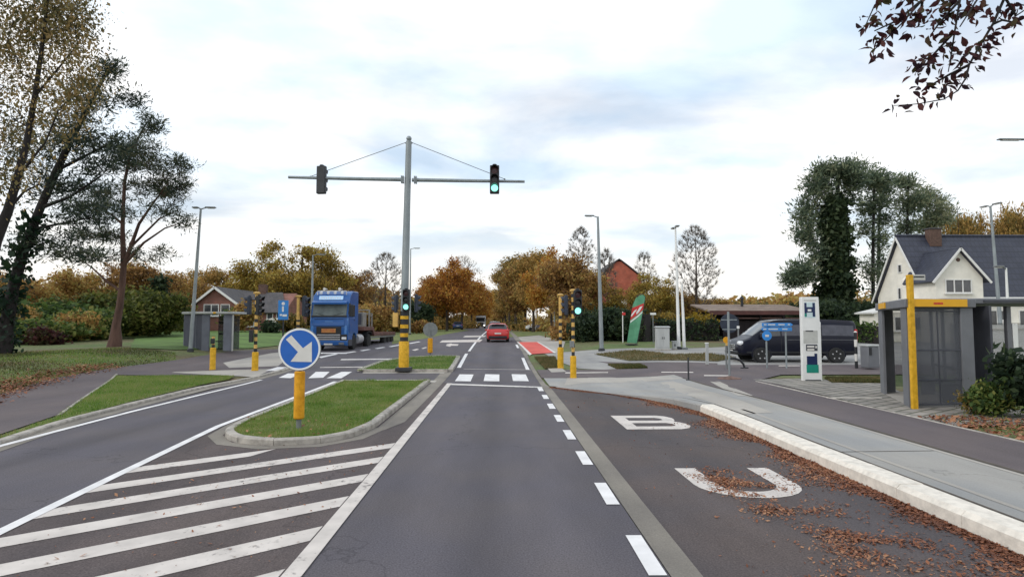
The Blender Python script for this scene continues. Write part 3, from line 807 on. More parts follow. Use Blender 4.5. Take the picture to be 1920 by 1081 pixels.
p = np.stack([rng.uniform(1.8, 4.7, 260), rng.uniform(3, 18, 260)], 1); p = p[p[:, 0] < np.interp(p[:, 1], [b[1] for b in BAY_K[::-1]], [b[0] for b in BAY_K[::-1]]) - 0.05]
litter(p, np.full(len(p), 0.007), 0.015)
p = sample([(8.6, 12.3), (8.55, 7), (10.5, 7), (10.8, 11.8), (9.6, 12.4)], 3000); litter(p, gtop(p[:, 0], p[:, 1]) + 0.01, 0.034)
p = sample(GP([(-60, 770), (0, 740), (100, 712), (160, 697), (215, 688), (210, 680), (100, 694), (0, 718), (-60, 735)]), 6500); p = p + rng.normal(0, 0.32, p.shape); p = p[rng.uniform(0, 1, len(p)) < 0.8]; litter(p, gtop(p[:, 0], p[:, 1]) + 0.0, 0.032)
p = sample(ISL1[:-1], 260); p = p[p[:, 1] < 13]; litter(p, np.full(len(p), 0.12), 0.028)
p = np.stack([rng.uniform(-5.3, -1.9, 420), rng.uniform(3.5, 10.6, 420)], 1); p = p[p[:, 0] > -5.2 + (10 - p[:, 1]) * 0.1]; litter(p, np.full(len(p), 0.012), 0.014)

# ================================================================== STREET FURNITURE
M['yellow'] = mat('signal_yellow', (0.74, 0.40, 0.012), 0.6, noise=0.3, scale=7, spec=0.3, col2=(0.76, 0.43, 0.03))
M['amber'] = mat('bollard_amber', (0.78, 0.34, 0.008), 0.6, noise=0.3, scale=7, spec=0.3, col2=(0.80, 0.38, 0.02))
M['brass'] = mat('faded_yellow', (0.62, 0.38, 0.10), 0.55, noise=0.15, scale=5)
M['blackp'] = mat('black_plastic', (0.014, 0.015, 0.018), 0.5, noise=0.2, scale=5)
M['inky'] = mat('dark_blue_backboard', (0.018, 0.026, 0.045), 0.5, noise=0.2, scale=5)
M['galv'] = mat('galvanised_steel', (0.27, 0.30, 0.31), 0.5, noise=0.14, scale=4, metal=0.35, stretch=(1, 1, 0.3))
M['galvd'] = mat('weathered_steel', (0.20, 0.21, 0.21), 0.55, noise=0.16, scale=4, metal=0.3)
M['white'] = mat('white_paint', (0.78, 0.78, 0.76), 0.5, noise=0.06, scale=2)
M['offw'] = mat('off_white', (0.66, 0.64, 0.60), 0.6, noise=0.1, scale=2)
M['blue'] = mat('sign_blue', (0.012, 0.115, 0.46), 0.4, noise=0.08, scale=3)
M['blue2'] = mat('pale_sign_blue', (0.03, 0.23, 0.62), 0.4, noise=0.1, scale=3)
M['redp'] = mat('sign_red', (0.60, 0.03, 0.03), 0.45, noise=0.1, scale=3)
M['dark'] = mat('dark_steel', (0.03, 0.032, 0.036), 0.6, noise=0.2, scale=4)
M['greyp'] = mat('grey_powder_coat', (0.155, 0.16, 0.175), 0.55, noise=0.1, scale=2)
M['greyd'] = mat('dark_grey_panel', (0.055, 0.058, 0.072), 0.6, noise=0.12, scale=2)
M['lensoff'] = mat('dark_lens', (0.02, 0.02, 0.022), 0.25, noise=0.1)
M['lensred'] = mat('red_lens', (0.07, 0.012, 0.018), 0.3, noise=0.1)
M['green'] = emit_mat('green_light', (0.28, 1.0, 0.80), 1.6)
M['glass'] = glass_mat('dark_glass')
M['tyre'] = mat('tyre_rubber', (0.018, 0.018, 0.018), 0.85, noise=0.2)
M['rim'] = mat('alloy_rim', (0.42, 0.42, 0.43), 0.45, noise=0.1, metal=0.15)
M['chrome'] = mat('bright_metal', (0.6, 0.6, 0.6), 0.25, noise=0.08, metal=0.9)
M['lampw'] = mat('clear_headlamp', (0.75, 0.76, 0.78), 0.15, noise=0.05, spec=0.9)
M['tail'] = mat('tail_lamp', (0.42, 0.012, 0.012), 0.25, noise=0.1)

def spot(px, py, f=gz, off=0.0):
    p = G(px, py, f, off)
    return p, (p - Vector((p.x, 0, 0)) ).y / F_PX       # the ground point, metres per photo pixel there
def signal_head(parent, loc, rz, h=0.95, lit=None, back='blackp'):
    """a three-aspect head that faces -y of its own axes"""
    w, d = h * 0.33, h * 0.17
    mb = MB().box((0, 0, 0), (w, d, h))
    mb.lathe([(w * 0.25, -h * 0.03), (w * 0.25, h * 0.03)], (0, 0, h / 2 + h * 0.02), 10)
    o = mb.build('signal_head', M[back], parent, bev=w * 0.16, loc=loc, rot=(0, 0, rz))
    for i in range(3):
        z = h * (0.315 - 0.315 * i)
        on = lit == i
        MB().lathe([(0.0, -d / 2 - 0.016), (w * 0.2, -d / 2 - 0.014), (w * 0.36, -d / 2 - 0.006), (w * 0.37, -d / 2 + 0.01)], (0, 0, z), 20, 'y').build('lens', M['green'] if on else M['lensred'] if i == 0 else M['lensoff'], o)
        vb = MB(); n = 11
        ring = []
        for j in range(n):
            a = R(-25) + R(230) * j / (n - 1)
            dep = 0.22 * h * (0.55 + 0.45 * math.sin(max(0, min(PI, (a - R(0))))))
            ring.append((a, dep))
        vs = []
        for a, dep in ring:
            for rr, yy in ((w * 0.40, -d / 2 + 0.005), (w * 0.40, -d / 2 - dep), (w * 0.43, -d / 2 - dep), (w * 0.43, -d / 2 + 0.005)):
                vs.append((rr * math.cos(a), yy, z + rr * math.sin(a)))
        fs = []
        for j in range(n - 1):
            for k in range(4):
                fs.append((j * 4 + k, j * 4 + (k + 1) % 4, j * 4 + 4 + (k + 1) % 4, j * 4 + 4 + k))
        fs += [(0, 1, 2, 3), tuple((n - 1) * 4 + k for k in (3, 2, 1, 0))]
        vb.add(vs, fs).build('visor', M[back], o)
    return o
def striped(name, r, z0, bands, parent, n=14, loc=(0, 0)):
    """bands: list of (height, material index); 0 yellow, 1 black, 2 grey"""
    mb = MB(); z = z0
    for h, k in bands:
        mb.k = k
        mb.lathe([(r, z), (r, z + h)], (loc[0], loc[1], 0), n); z += h
    return mb.build(name, [M['brass'], M['blackp'], M['galvd']], parent)

# ---- the tall signal mast on the far island
b, s = spot(757, 694, gz, 0.09)
t = thing('traffic_light_mast', 'tall grey T shaped signal mast with two long arms and a banded yellow foot', 'traffic light', b)
X = lambda px: (px - 757) * s
Z = lambda py: (694 - py) * s
MB().box((0, 0, 0.06), (0.64, 0.6, 0.16)).build('base_plate', M['dark'], t, bev=0.02)
MB().lathe([(0.215, 0.10), (0.215, Z(642)), (0.19, Z(640))], n=20).build('base_sleeve', M['yellow'], t)
mb = MB()
zs = [Z(640), Z(632), Z(625), Z(616), Z(609), Z(599), Z(593), Z(584)]
for i in range(7):
    mb.k = 1 if i % 2 == 0 else 0
    mb.lathe([(0.172, zs[i]), (0.172, zs[i + 1])], n=20)
mb.build('banded_sleeve', [M['yellow'], M['blackp']], t)
MB().tube([(0, 0, Z(584)), (X(758.5), 0, Z(480)), (X(762), 0, Z(262))], [0.165, 0.155, 0.125], 20).build('mast_pole', M['galv'], t)
MB().lathe([(0.0, 0.12), (0.07, 0.10), (0.115, 0.03), (0.115, -0.03), (0.07, -0.09), (0.05, -0.12), (0.09, -0.15), (0.13, -0.16)], (X(762.2), 0, Z(257)), 18).build('mast_cap', M['galv'], t)
mb = MB().tube([(X(752), -0.02, Z(336)), (X(640), -0.02, Z(334.5)), (X(537), -0.02, Z(332.5))], [0.085, 0.075, 0.06], 12)
mb.box((X(752.5), -0.02, Z(336)), (0.04, 0.26, 0.30)).box((X(749.5), -0.02, Z(336)), (0.04, 0.26, 0.30))
mb.build('arm', M['galv'], t)
mb = MB().tube([(X(769), -0.02, Z(336.5)), (X(870), -0.02, Z(337.5)), (X(982), -0.02, Z(338.5))], [0.085, 0.075, 0.06], 12)
mb.box((X(774), -0.02, Z(336.5)), (0.04, 0.26, 0.30)).box((X(777), -0.02, Z(336.5)), (0.04, 0.26, 0.30))
mb.build('arm', M['galv'], t)
for x0, x1, y1 in ((755, 578, 331), (769, 944, 334)):
    MB().tube([(X(x0), 0, Z(265)), (X(x1), -0.02, Z(y1))], 0.014, 6).tube([(X(x1), -0.02, Z(y1 + 4)), (X(x1), -0.02, Z(y1 - 1))], 0.035, 6).tube([(X(762), 0, Z(265)), (X(x0), 0, Z(265.5))], 0.03, 6).build('stay_cable', M['galvd'], t)
signal_head(t, (X(599), -0.02, Z(337.5)), PI * 0.95, h=54 * s * 0.98, back='dark')
signal_head(t, (X(925), -0.10, Z(336)), 0, h=54 * s, lit=2)
signal_head(t, (X(762), -0.27, Z(564)), 0, h=40 * s, lit=2)
signal_head(t, (X(742), 0.0, Z(571)), -PI / 2 - 0.2, h=32 * s, back='inky')
signal_head(t, (X(779), 0.0, Z(570)), PI / 2 + 0.3, h=32 * s, back='inky')
mb = MB().bar((X(757), 0, Z(583)), (X(739), 0, Z(583)), 0.05, 0.05).box((X(741), 0, Z(600)), (0.22, 0.2, 0.62))
mb.build('push_button_box', M['brass'], t, bev=0.02)

# ---- slim signal posts
def signal_post(px, py, f, label, heads, top, sleeve_top, cap=True, sw=11.5, box=None, bands_from=None, off=0.0):
    b, s = spot(px, py, f, off)
    t = thing('traffic_light', label, 'traffic light', b, 0, 'slim yellow footed traffic lights')
    Z = lambda q: (py - q) * s
    r = sw * s / 2
    MB().lathe([(r * 1.08, -0.02), (r * 1.08, 0.05), (r, 0.06), (r, Z(sleeve_top) - 0.02), (r * 0.8, Z(sleeve_top))], n=18).build('base_sleeve', M['yellow'], t)
    pr = max(0.05, r * 0.52)
    z0, z1 = Z(sleeve_top), Z(top)
    bf = Z(bands_from) if bands_from else z1
    bands = []; z = z0; k = 1; st = 0.17
    while z < bf - 0.01:
        h = min(st if k == 0 else st * 0.9, bf - z); bands.append((h, k)); z += h; k = 1 - k
    if z1 > z + 0.01: bands.append((z1 - z, 0))
    striped('post', pr, z0, bands, t)
    if cap: MB().lathe([(pr, 0), (pr * 2.0, 0.01), (pr * 2.1, 0.07), (pr * 1.2, 0.10), (0, 0.11)], (0, 0, z1), 16).build('cap', M['brass'], t)
    for (hx, hy, hh, rz, lit, back) in heads:
        x = (hx - px) * s
        signal_head(t, (x, -0.05 if abs(rz) < 0.8 else 0.02, Z(hy)), rz, h=hh * s, lit=lit, back=back)
        MB().bar((0, 0, Z(hy) + hh * s * 0.3), (x, 0, Z(hy) + hh * s * 0.3), 0.04, 0.04).build('bracket', M['blackp'], t)
    if box:
        bx, by, bw, bh, bm_ = box
        MB().box(((bx - px) * s, -pr - 0.06, Z(by)), (bw * s, 0.14, bh * s)).build('push_button_box', M[bm_], t, bev=0.015)
    return t
signal_post(1075, 708, gb, 'yellow footed signal post showing green on the pavement corner beside the bus bay',
            [(1083.5, 568, 48, 0, 2, 'blackp'), (1062.5, 573, 36, -PI / 2 - 0.25, None, 'inky')], 547, 667, box=(1072, 645, 8, 12, 'galvd'))
signal_post(1051, 690, gz, 'slimmer banded signal post on the grass strip behind the green lit post', [], 555, 651, bands_from=592)
signal_post(478, 694, gz, 'banded signal post with dark heads turned sideways before the left bus shelter',
            [(464.5, 574, 34, -PI / 2 + 0.1, None, 'inky'), (482, 574, 36, PI / 2 - 0.2, None, 'blackp')], 553, 660, box=(472, 631, 7, 22, 'blackp'))
p33 = P(557.5, 640, 33.5)
_b = (p33.x, p33.y, float(gz(p33.x, p33.y)))
_pyb = 607 + F_PX * (2.1 - _b[2]) / 33.5
signal_post(557.5, _pyb, gz, 'plain yellow signal post rising behind the blue keep right disc', [(569, 575, 36, PI / 2 - 0.1, None, 'inky')], 558, _pyb - 33, bands_from=600)
b, s = spot(398.5, 692, gz)
t = thing('push_button_post', 'short yellow push button post with black and gold top before the left bus shelter', 'post', b)
MB().lathe([(0.13, -0.02), (0.13, 0.05), (0.125, 0.06), (0.125, 39 * s), (0.09, 40 * s)], n=18).build('base_sleeve', M['yellow'], t)
striped('post', 0.065, 40 * s, [(0.13, 1), (0.08, 0), (0.12, 1), (0.16, 0)], t)
MB().box((0, -0.07, 52 * s), (0.15, 0.14, 0.24)).build('push_button_box', M['blackp'], t, bev=0.02)

# ---- keep-right signs
def keep_right(px, py, cy, rad, sl_top, sl_bot, sw, label, facing, off):
    b, s = spot(px, py, gz, off)
    t = thing('keep_right_sign', label, 'traffic sign', b, 0 if facing else PI)
    Z = lambda q: (py - q) * s
    r = rad * s
    MB().lathe([(0.05, -0.1), (0.05, Z(sl_bot) + 0.05), (0.03, Z(sl_bot) + 0.06), (0.03, Z(cy))], n=12).build('post', M['galvd'], t)
    MB().lathe([(sw * s * 0.42, Z(sl_bot)), (sw * s / 2, Z(sl_bot) + 0.02), (sw * s / 2, Z(sl_top) - 0.02), (sw * s * 0.42, Z(sl_top))], n=20).build('bollard_sleeve', M['amber'], t)
    MB().lathe([(0, 0.012), (r, 0.012), (r, -0.018), (r * 0.985, -0.022), (0, -0.022)], (0, -0.03, Z(cy)), 40, 'y').build('sign_back', M['galvd'], t)
    mb = MB()
    mb.lathe([(r * 0.90, -0.024), (r * 0.985, -0.024), (r * 0.985, -0.0275), (r * 0.90, -0.0275), (r * 0.90, -0.024)], (0, -0.03, Z(cy)), 44, 'y', cap=False)
    mb.build('white_rim', M['white'], t)
    MB().lathe([(0, -0.0265), (r * 0.905, -0.0265), (r * 0.905, -0.023), (0, -0.023)], (0, -0.03, Z(cy)), 44, 'y').build('blue_face', M['blue'], t)
    ar = [(-.64, .46), (-.39, .66), (.17, .05), (.58, .36), (.60, -.60), (-.40, -.58), (-.06, -.13)]
    MB().prism([(u * r, Z(cy) + v * r) for u, v in ar], -0.0605, -0.0575, 'y').build('white_arrow', M['offw'], t, smooth=False)
    return t
keep_right(560, 803, 657.5, 39, 698, 785, 19, 'blue round sign with white arrow on an orange bollard in the near grass island', True, 0.085)
keep_right(806.5, 664, 618, 13.5, 634, 661, 9.5, 'grey back of a round sign on an orange bollard on the far grass island', False, 0.085)

# ---- lamp posts
def lamp_post(base, h, arms, label, r=0.09, m='galv', lean=0.0):
    t = thing('street_lamp', label, 'street lamp', base, 0, 'grey street lamps')
    MB().lathe([(r * 1.9, -0.05), (r * 1.9, 0.12), (r * 1.3, 0.16)], n=14).build('base', M['dark'], t)
    MB().tube([(0, 0, 0.1), (lean * 0.5, 0, h * 0.5), (lean, 0, h)], [r * 1.25, r, r * 0.62], 12).build('pole', M[m], t)
    for a, ln in arms:
        c, s_ = math.cos(a), math.sin(a)
        hd = MB().tube([(lean, 0, h - 0.05), (lean + c * ln * 0.4, s_ * ln * 0.4, h + 0.05)], 0.035, 8)
        rot = Matrix.Rotation(a, 3, 'Z')
        o = hd.box((lean + c * ln * 0.72, s_ * ln * 0.72, h + 0.06), (ln * 0.75, 0.22, 0.06), rot).build('lamp_head', M['galvd'], t, bev=0.02)
        MB().box((lean + c * ln * 0.75, s_ * ln * 0.75, h + 0.008), (ln * 0.5, 0.17, 0.02), rot).build('lens', M['offw'], o)
    return t
b, s = spot(357, 658, gz)
lamp_post(b, 266 * s, [(PI * 0.96, 0.45), (0.05, 0.75)], 'tall street lamp with a double head beside the left bus shelter', lean=11 * s)
b, s = spot(1128, 657, gz)
lamp_post(b, 253 * s, [(PI, 0.75)], 'tall street lamp with a single left pointing head right of the red cycle lane', r=0.11, lean=-5 * s)
p = P(584, 620, 42.5); z = float(gz(p.x, p.y))
lamp_post((p.x, p.y, z), P(584, 478, 42.5).z - z, [(0, 0.8)], 'slim street lamp rising behind the left edge of the blue truck', r=0.085)
p = P(768.5, 620, 70); z = float(gz(p.x, p.y))
lamp_post((p.x, p.y, z), P(768, 466, 70).z - z, [(0, 1.0)], 'far street lamp just right of the signal mast pole', r=0.09)
b, s = spot(1005.5, 620, gz)
lamp_post(b, 97 * s, [(PI, 0.8)], 'far street lamp among the brown trees right of the red car', r=0.11, m='offw')
p = P(1040, 620, 62); z = float(gz(p.x, p.y))
lamp_post((p.x, p.y, z), P(1040, 500, 62).z - z, [(PI * 0.5, 0.6)], 'thin far street lamp just behind the yellow signal posts', r=0.075)
b, s = spot(1273, 654, gb)
lamp_post(b, 229 * s, [(PI * 0.5, 0.6), (-PI / 2, 0.5)], 'pale slim street lamp next to the white flagpole and grey cabinet', r=0.085, m='white', lean=-3 * s)
p = P(1879, 640, 38); z = float(gtop(p.x, p.y))
lamp_post((p.x, p.y, z), P(1868, 386, 38).z - z, [(PI * 0.5, 0.7), (-PI * 0.5, 0.7)], 'grey street lamp standing before the white house', r=0.1, lean=-0.35)
p = P(1893, 640, 24); z = float(gtop(p.x, p.y))
lamp_post((p.x, p.y, z), P(1893, 502, 24).z - z, [(PI, 0.42)], 'short white lamp with a bent arm in front of the dark house roof', r=0.06, m='white')
p = P(1965, 640, 30); z = float(gtop(p.x, p.y))
lamp_post((p.x, p.y, z), P(1965, 264, 30).z - z, [(PI, 1.9)], 'street lamp with only its thin head showing at the right edge of the sky', r=0.08)
b, s = spot(1283, 654, gb)
t = thing('flagpole', 'bare white flagpole beside the pale street lamp', 'flagpole', b)
MB().tube([(0, 0, 0), (-1 * s, 0, 60 * s), (-3 * s, 0, 122 * s)], [0.10, 0.085, 0.06], 12).build('pole', M['white'], t)
MB().lathe([(0.0, 0.1), (0.07, 0.06), (0.075, 0.0), (0.05, -0.04)], (-3 * s, 0, 122 * s), 12).build('cap', M['offw'], t)
MB().box((0, 0, 0.04), (0.36, 0.36, 0.12)).build('base_plate', M['galvd'], t, bev=0.01)

# ---- cabinets
def cabinet(px0, px1, py0, py1, depth, label, f=gb):
    b, s = spot((px0 + px1) / 2, py1, f)
    w, h = (px1 - px0) * s, (py1 - py0) * s
    t = thing('utility_cabinet', label, 'utility cabinet', (b.x, b.y + depth / 2, b.z), R(-6), 'grey utility cabinets')
    MB().box((0, 0, h * 0.49), (w, depth, h * 0.94)).build('body', M['offc'], t, bev=0.02)
    MB().prism([(-depth / 2 - 0.05, h * 0.962), (depth / 2 + 0.05, h * 0.962), (depth / 2 + 0.05, h * 0.985), (0, h * 1.02), (-depth / 2 - 0.05, h * 0.985)], -w / 2 - 0.04, w / 2 + 0.04, 'x').build('roof', M['offc'], t)
    for i in (-1, 1):
        d = MB().box((i * w * 0.245, -depth / 2 - 0.008, h * 0.52), (w * 0.47, 0.02, h * 0.82)).build('door', M['offc'], t, bev=0.006)
        MB().box((i * w * 0.07, -depth / 2 - 0.03, h * 0.52), (0.025, 0.03, 0.14)).build('handle', M['dark'], d, bev=0.005)
    MB().box((0, 0, -0.02), (w * 1.12, depth * 1.2, 0.14)).build('plinth', M['kerb'], t, bev=0.01)
M['offc'] = mat('pale_grey_cabinet', (0.42, 0.43, 0.42), 0.6, noise=0.1, scale=2, stretch=(1, 1, 0.3))
cabinet(1233, 1257, 612, 656, 0.75, 'tall pale grey utility cabinet left of the two white poles')
cabinet(1262, 1270, 639, 655, 0.3, 'small low utility box between the tall cabinet and the white poles')

# ---- feather flag
def feather_flag():
    b, s = spot(1184, 646, gb)
    t = thing('advertising_flag', 'green feather flag with a red band across it standing beside the path', 'flag', b, R(4))
    X = lambda q: (q - 1184) * s
    Z = lambda q: (646 - q) * s
    right = [(1194, 643), (1200, 615), (1206, 585), (1211.5, 556)]
    left = [(1175.5, 642), (1180, 615), (1184, 590), (1188, 570), (1194, 558), (1202, 552.5), (1209, 552)]
    M['flag'] = mat('flag_green', (0.085, 0.29, 0.155), 0.7, noise=0.18, scale=1.2, col2=(0.14, 0.40, 0.24))
    out = left + right[::-1]
    n = len(out)
    mb = MB()
    fr = [(X(a), -0.012, Z(c)) for a, c in out]; bk = [(X(a), 0.012, Z(c)) for a, c in out]
    mb.add(fr + bk, [tuple(range(n)), tuple(range(2 * n - 1, n - 1, -1))] + [(i, (i + 1) % n, (i + 1) % n + n, i + n) for i in range(n)])
    mb.build('banner', M['flag'], t, smooth=False)
    red = [(1183.5, 592), (1186, 577), (1208.8, 568), (1207, 580), (1198, 588), (1182, 600)]
    MB().prism([(X(a), Z(c)) for a, c in red], -0.017, -0.0135, 'y').build('red_band', M['redp'], t, smooth=False)
    for q in ([(1184, 590), (1190, 582), (1195, 579), (1194, 582), (1188, 589), (1184.5, 594)], [(1194, 585), (1201, 575), (1206, 573), (1204, 577), (1198, 586), (1194, 589)], [(1182, 602), (1198, 590), (1206, 583), (1205.5, 586), (1198, 593), (1182, 605)]):
        MB().prism([(X(a), Z(c)) for a, c in q], -0.0205, -0.0175, 'y').build('white_stroke', M['white'], t, smooth=False)
    MB().tube([(X(1184), 0, -0.1), (X(1196), 0, Z(642))] + [(X(a + 0.6), 0, Z(c)) for a, c in right[1:]] + [(X(1207), 0, Z(551)), (X(1200), 0, Z(551.5)), (X(1194), 0, Z(556))], 0.025, 8).build('pole', M['blackp'], t)
    MB().box((X(1184), 0, 0.03), (0.7, 0.7, 0.06)).build('base', M['dark'], t, bev=0.01)
feather_flag()

# ---- small signs on posts
def post_sign(px, py, f, label, plate, cat='sign', m_plate='white', r=0.035, off=0.0, shape='rect', pm='galvd', extra=None, top=None):
    """plate: (cx, cy, w, h) in photo pixels"""
    b, s = spot(px, py, f, off)
    t = thing('post_sign', label, cat, b)
    cx, cy, w, h = plate
    X = lambda q: (q - px) * s
    Z = lambda q: (py - q) * s
    MB().tube([(0, 0, -0.1), (0, 0, Z(top if top else cy - h * 0.3))], r, 10).build('post', M[pm], t)
    if shape == 'disc':
        MB().lathe([(0, 0.01), (w * s / 2, 0.01), (w * s / 2, -0.012), (0, -0.016)], (X(cx), -r - 0.012, Z(cy)), 28, 'y').build('sign_disc', M[m_plate], t)
    else:
        MB().box((X(cx), -r - 0.012, Z(cy)), (w * s, 0.024, h * s)).build('sign_plate', M[m_plate], t, bev=0.008)
    for nm, (ex, ey, ew, eh), em, sh in (extra or []):
        if sh == 'disc':
            MB().lathe([(0, 0.006), (ew * s / 2, 0.006), (ew * s / 2, -0.004), (0, -0.006)], (X(ex), -r - 0.032, Z(ey)), 24, 'y').build(nm, M[em], t)
        else:
            MB().box((X(ex), -r - 0.030, Z(ey)), (ew * s, 0.012, eh * s)).build(nm, M[em], t)
    return t
post_sign(1225, 642, gb, 'small white name plate on a thin post right of the green flag', (1225, 588, 11, 4))
post_sign(1168, 641, gb, 'white post carrying a small dark red and white sign left of the green flag', (1170, 588, 6, 5), m_plate='redp', pm='white', top=584)
p = P(530, 660, 37.5)
post_sign(530, 661, gz, 'tall blue panel with white symbols on a dark post left of the yellow signal post', (530, 582, 19, 36), m_plate='blue2', r=0.05, pm='dark',
          extra=[('white_symbol', (530, 570, 6, 5), 'white', 'disc'), ('white_symbol', (529.5, 580, 3.4, 10), 'white', 'rect'), ('white_symbol', (533, 592, 8, 4), 'white', 'rect'), ('white_symbol', (526, 591, 4, 3), 'white', 'rect')])
b = post_sign(1385, 657, gb, 'grey back of a large round traffic sign right of the yellow bush', (1368, 605.5, 36, 36), m_plate='inky', shape='disc', r=0.045, top=600,
          extra=[('stiffening_rail', (1367, 599, 30, 1.6), 'galv', 'rect'), ('stiffening_rail', (1367, 617, 26, 1.6), 'galv', 'rect'), ('clamp', (1384, 613, 5, 5), 'white', 'rect')])
b, s = spot(1368, 709, gb)
t = thing('slim_post', 'slim bare steel post with a rusty round foot on the cycle path edge', 'post', b)
MB().tube([(0, 0, 0), (0, 0, 125 * s)], 0.04, 10).build('pole', M['galv'], t)
MB().lathe([(0.42, -0.02), (0.40, 0.02), (0.2, 0.05), (0.06, 0.09)], n=20).build('foot', M['rust'] if 'rust' in M else mat('rusty_foot', (0.16, 0.095, 0.075), 0.9, noise=0.3, scale=6), t)
post_sign(1362, 690, gb, 'small orange lamp shaped marker on a short post behind the slim steel post', (1362, 637, 12, 12), m_plate='amber', shape='disc', r=0.035,
          extra=[('lower_tag', (1363, 645, 6, 5), 'brass', 'rect')])
b, s = spot(1326, 683, gb)
t = thing('bollard', 'pale square bollard at the far edge of the crossing path', 'bollard', b)
MB().box((0, 0, 20 * s), (0.12, 0.12, 40 * s)).build('shaft', M['offc'], t, bev=0.015)
MB().box((0, 0, 40 * s), (0.15, 0.15, 0.04)).build('cap', M['white'], t, bev=0.01)
b, s = spot(1291, 712, gb)
t = thing('slim_post', 'thin dark steel post at the corner of the grey pavement', 'post', b)
MB().tube([(0, 0, 0), (0, 0, 42 * s)], 0.03, 10).build('pole', M['dark'], t)
MB().lathe([(0.09, -0.02), (0.09, 0.015), (0.04, 0.03)], n=14).build('foot', M['dark'], t)
b, s = spot(1606, 690, gb)
t = thing('bollard', 'black and white marker post just behind the van', 'bollard', b)
mb = MB()
for i in range(5):
    mb.k = i % 2
    mb.lathe([(0.06, i * 13.5 * s), (0.06, (i + 1) * 13.5 * s)], n=12)
mb.build('shaft', [M['blackp'], M['offw']], t)
MB().lathe([(0.065, 0), (0.05, 0.04), (0, 0.06)], (0, 0, 67.5 * s), 12).build('cap', M['offw'], t)
b, s = spot(1637, 692, gb)
t = thing('litter_bin', 'grey litter bin with a dark slot left of the right bus shelter', 'litter bin', b, R(10))
MB().box((0, 0.15, 23 * s), (24 * s, 0.45, 40 * s)).build('body', M['greyp'], t, bev=0.03)
MB().box((0, 0.15, 44.5 * s), (26 * s, 0.5, 3 * s)).build('lid', M['offc'], t, bev=0.02)
MB().box((-8 * s, -0.09, 34 * s), (5 * s, 0.03, 14 * s)).build('slot', M['blackp'], t)
# cycle-route boards on two posts
b, s = spot(1456, 690, gb)
t = thing('direction_sign', 'two blue arrow boards and a round blue sign on thin posts before the van', 'direction sign', b)
X = lambda q: (q - 1456) * s
Z = lambda q: (690 - q) * s
for q, top in ((1438, 606), (1475, 606)):
    MB().tube([(X(q), 0, -0.1), (X(q), 0, Z(top))], 0.035, 10).build('post', M['galv'], t)
def arrow_board(x0, x1, z0, z1, tip):
    zm = (z0 + z1) / 2
    poly = [(x0, z0), (x1, z0), (x1 + tip, zm), (x1, z1), (x0, z1)] if tip > 0 else [(x0, z0), (x1, z0), (x1, z1), (x0, z1), (x0 + tip, zm)]
    o = MB().prism([(X(a), Z(c)) for a, c in poly], -0.075, -0.045, 'y').build('arrow_board', M['blue2'], t, bev=0.006)
    return o
o = arrow_board(1429, 1484, 605, 611.5, 4)
for a, w in ((1435, 5), (1447, 14), (1466, 12), (1480, 4)):
    MB().box((X(a), -0.079, Z(608)), (w * s, 0.006, 2.0 * s)).build('white_text_bar', M['offw'], o)
o = arrow_board(1431, 1486, 613, 620, -4)
for a, w in ((1434, 6), (1450, 18), (1472, 10)):
    MB().box((X(a), -0.079, Z(616.5)), (w * s, 0.006, 2.0 * s)).build('white_text_bar', M['offw'], o)
MB().lathe([(0, 0.01), (9 * s, 0.01), (9 * s, -0.015), (0, -0.02)], (X(1438), -0.06, Z(629)), 28, 'y').build('round_blue_sign', M['blue2'], t)
MB().box((X(1438), -0.083, Z(629)), (7 * s, 0.006, 4 * s)).build('white_symbol', M['offw'], t, bev=0.01)
# dark hoop of a cycle stand, a bicycle left at it
b, s = spot(1378, 690, gb)
t = thing('cycle_stand', 'dark curved tube cycle stand to the left of the van front', 'cycle stand', b)
MB().tube([(-0.25, 0, 20 * s * 0.9), (0.0, 0, 19 * s), (0.22, 0, 15 * s), (0.36, 0, 8 * s), (0.42, 0, 0)], 0.045, 10).build('hoop', M['blackp'], t)
MB().tube([(-0.25, 0, 20 * s * 0.9), (-0.32, 0, 0.0)], 0.02, 8).build('brace', M['galvd'], t)
MB().box((0.40, 0, 0.02), (0.3, 0.14, 0.05)).build('foot', M['blackp'], t, bev=0.01)

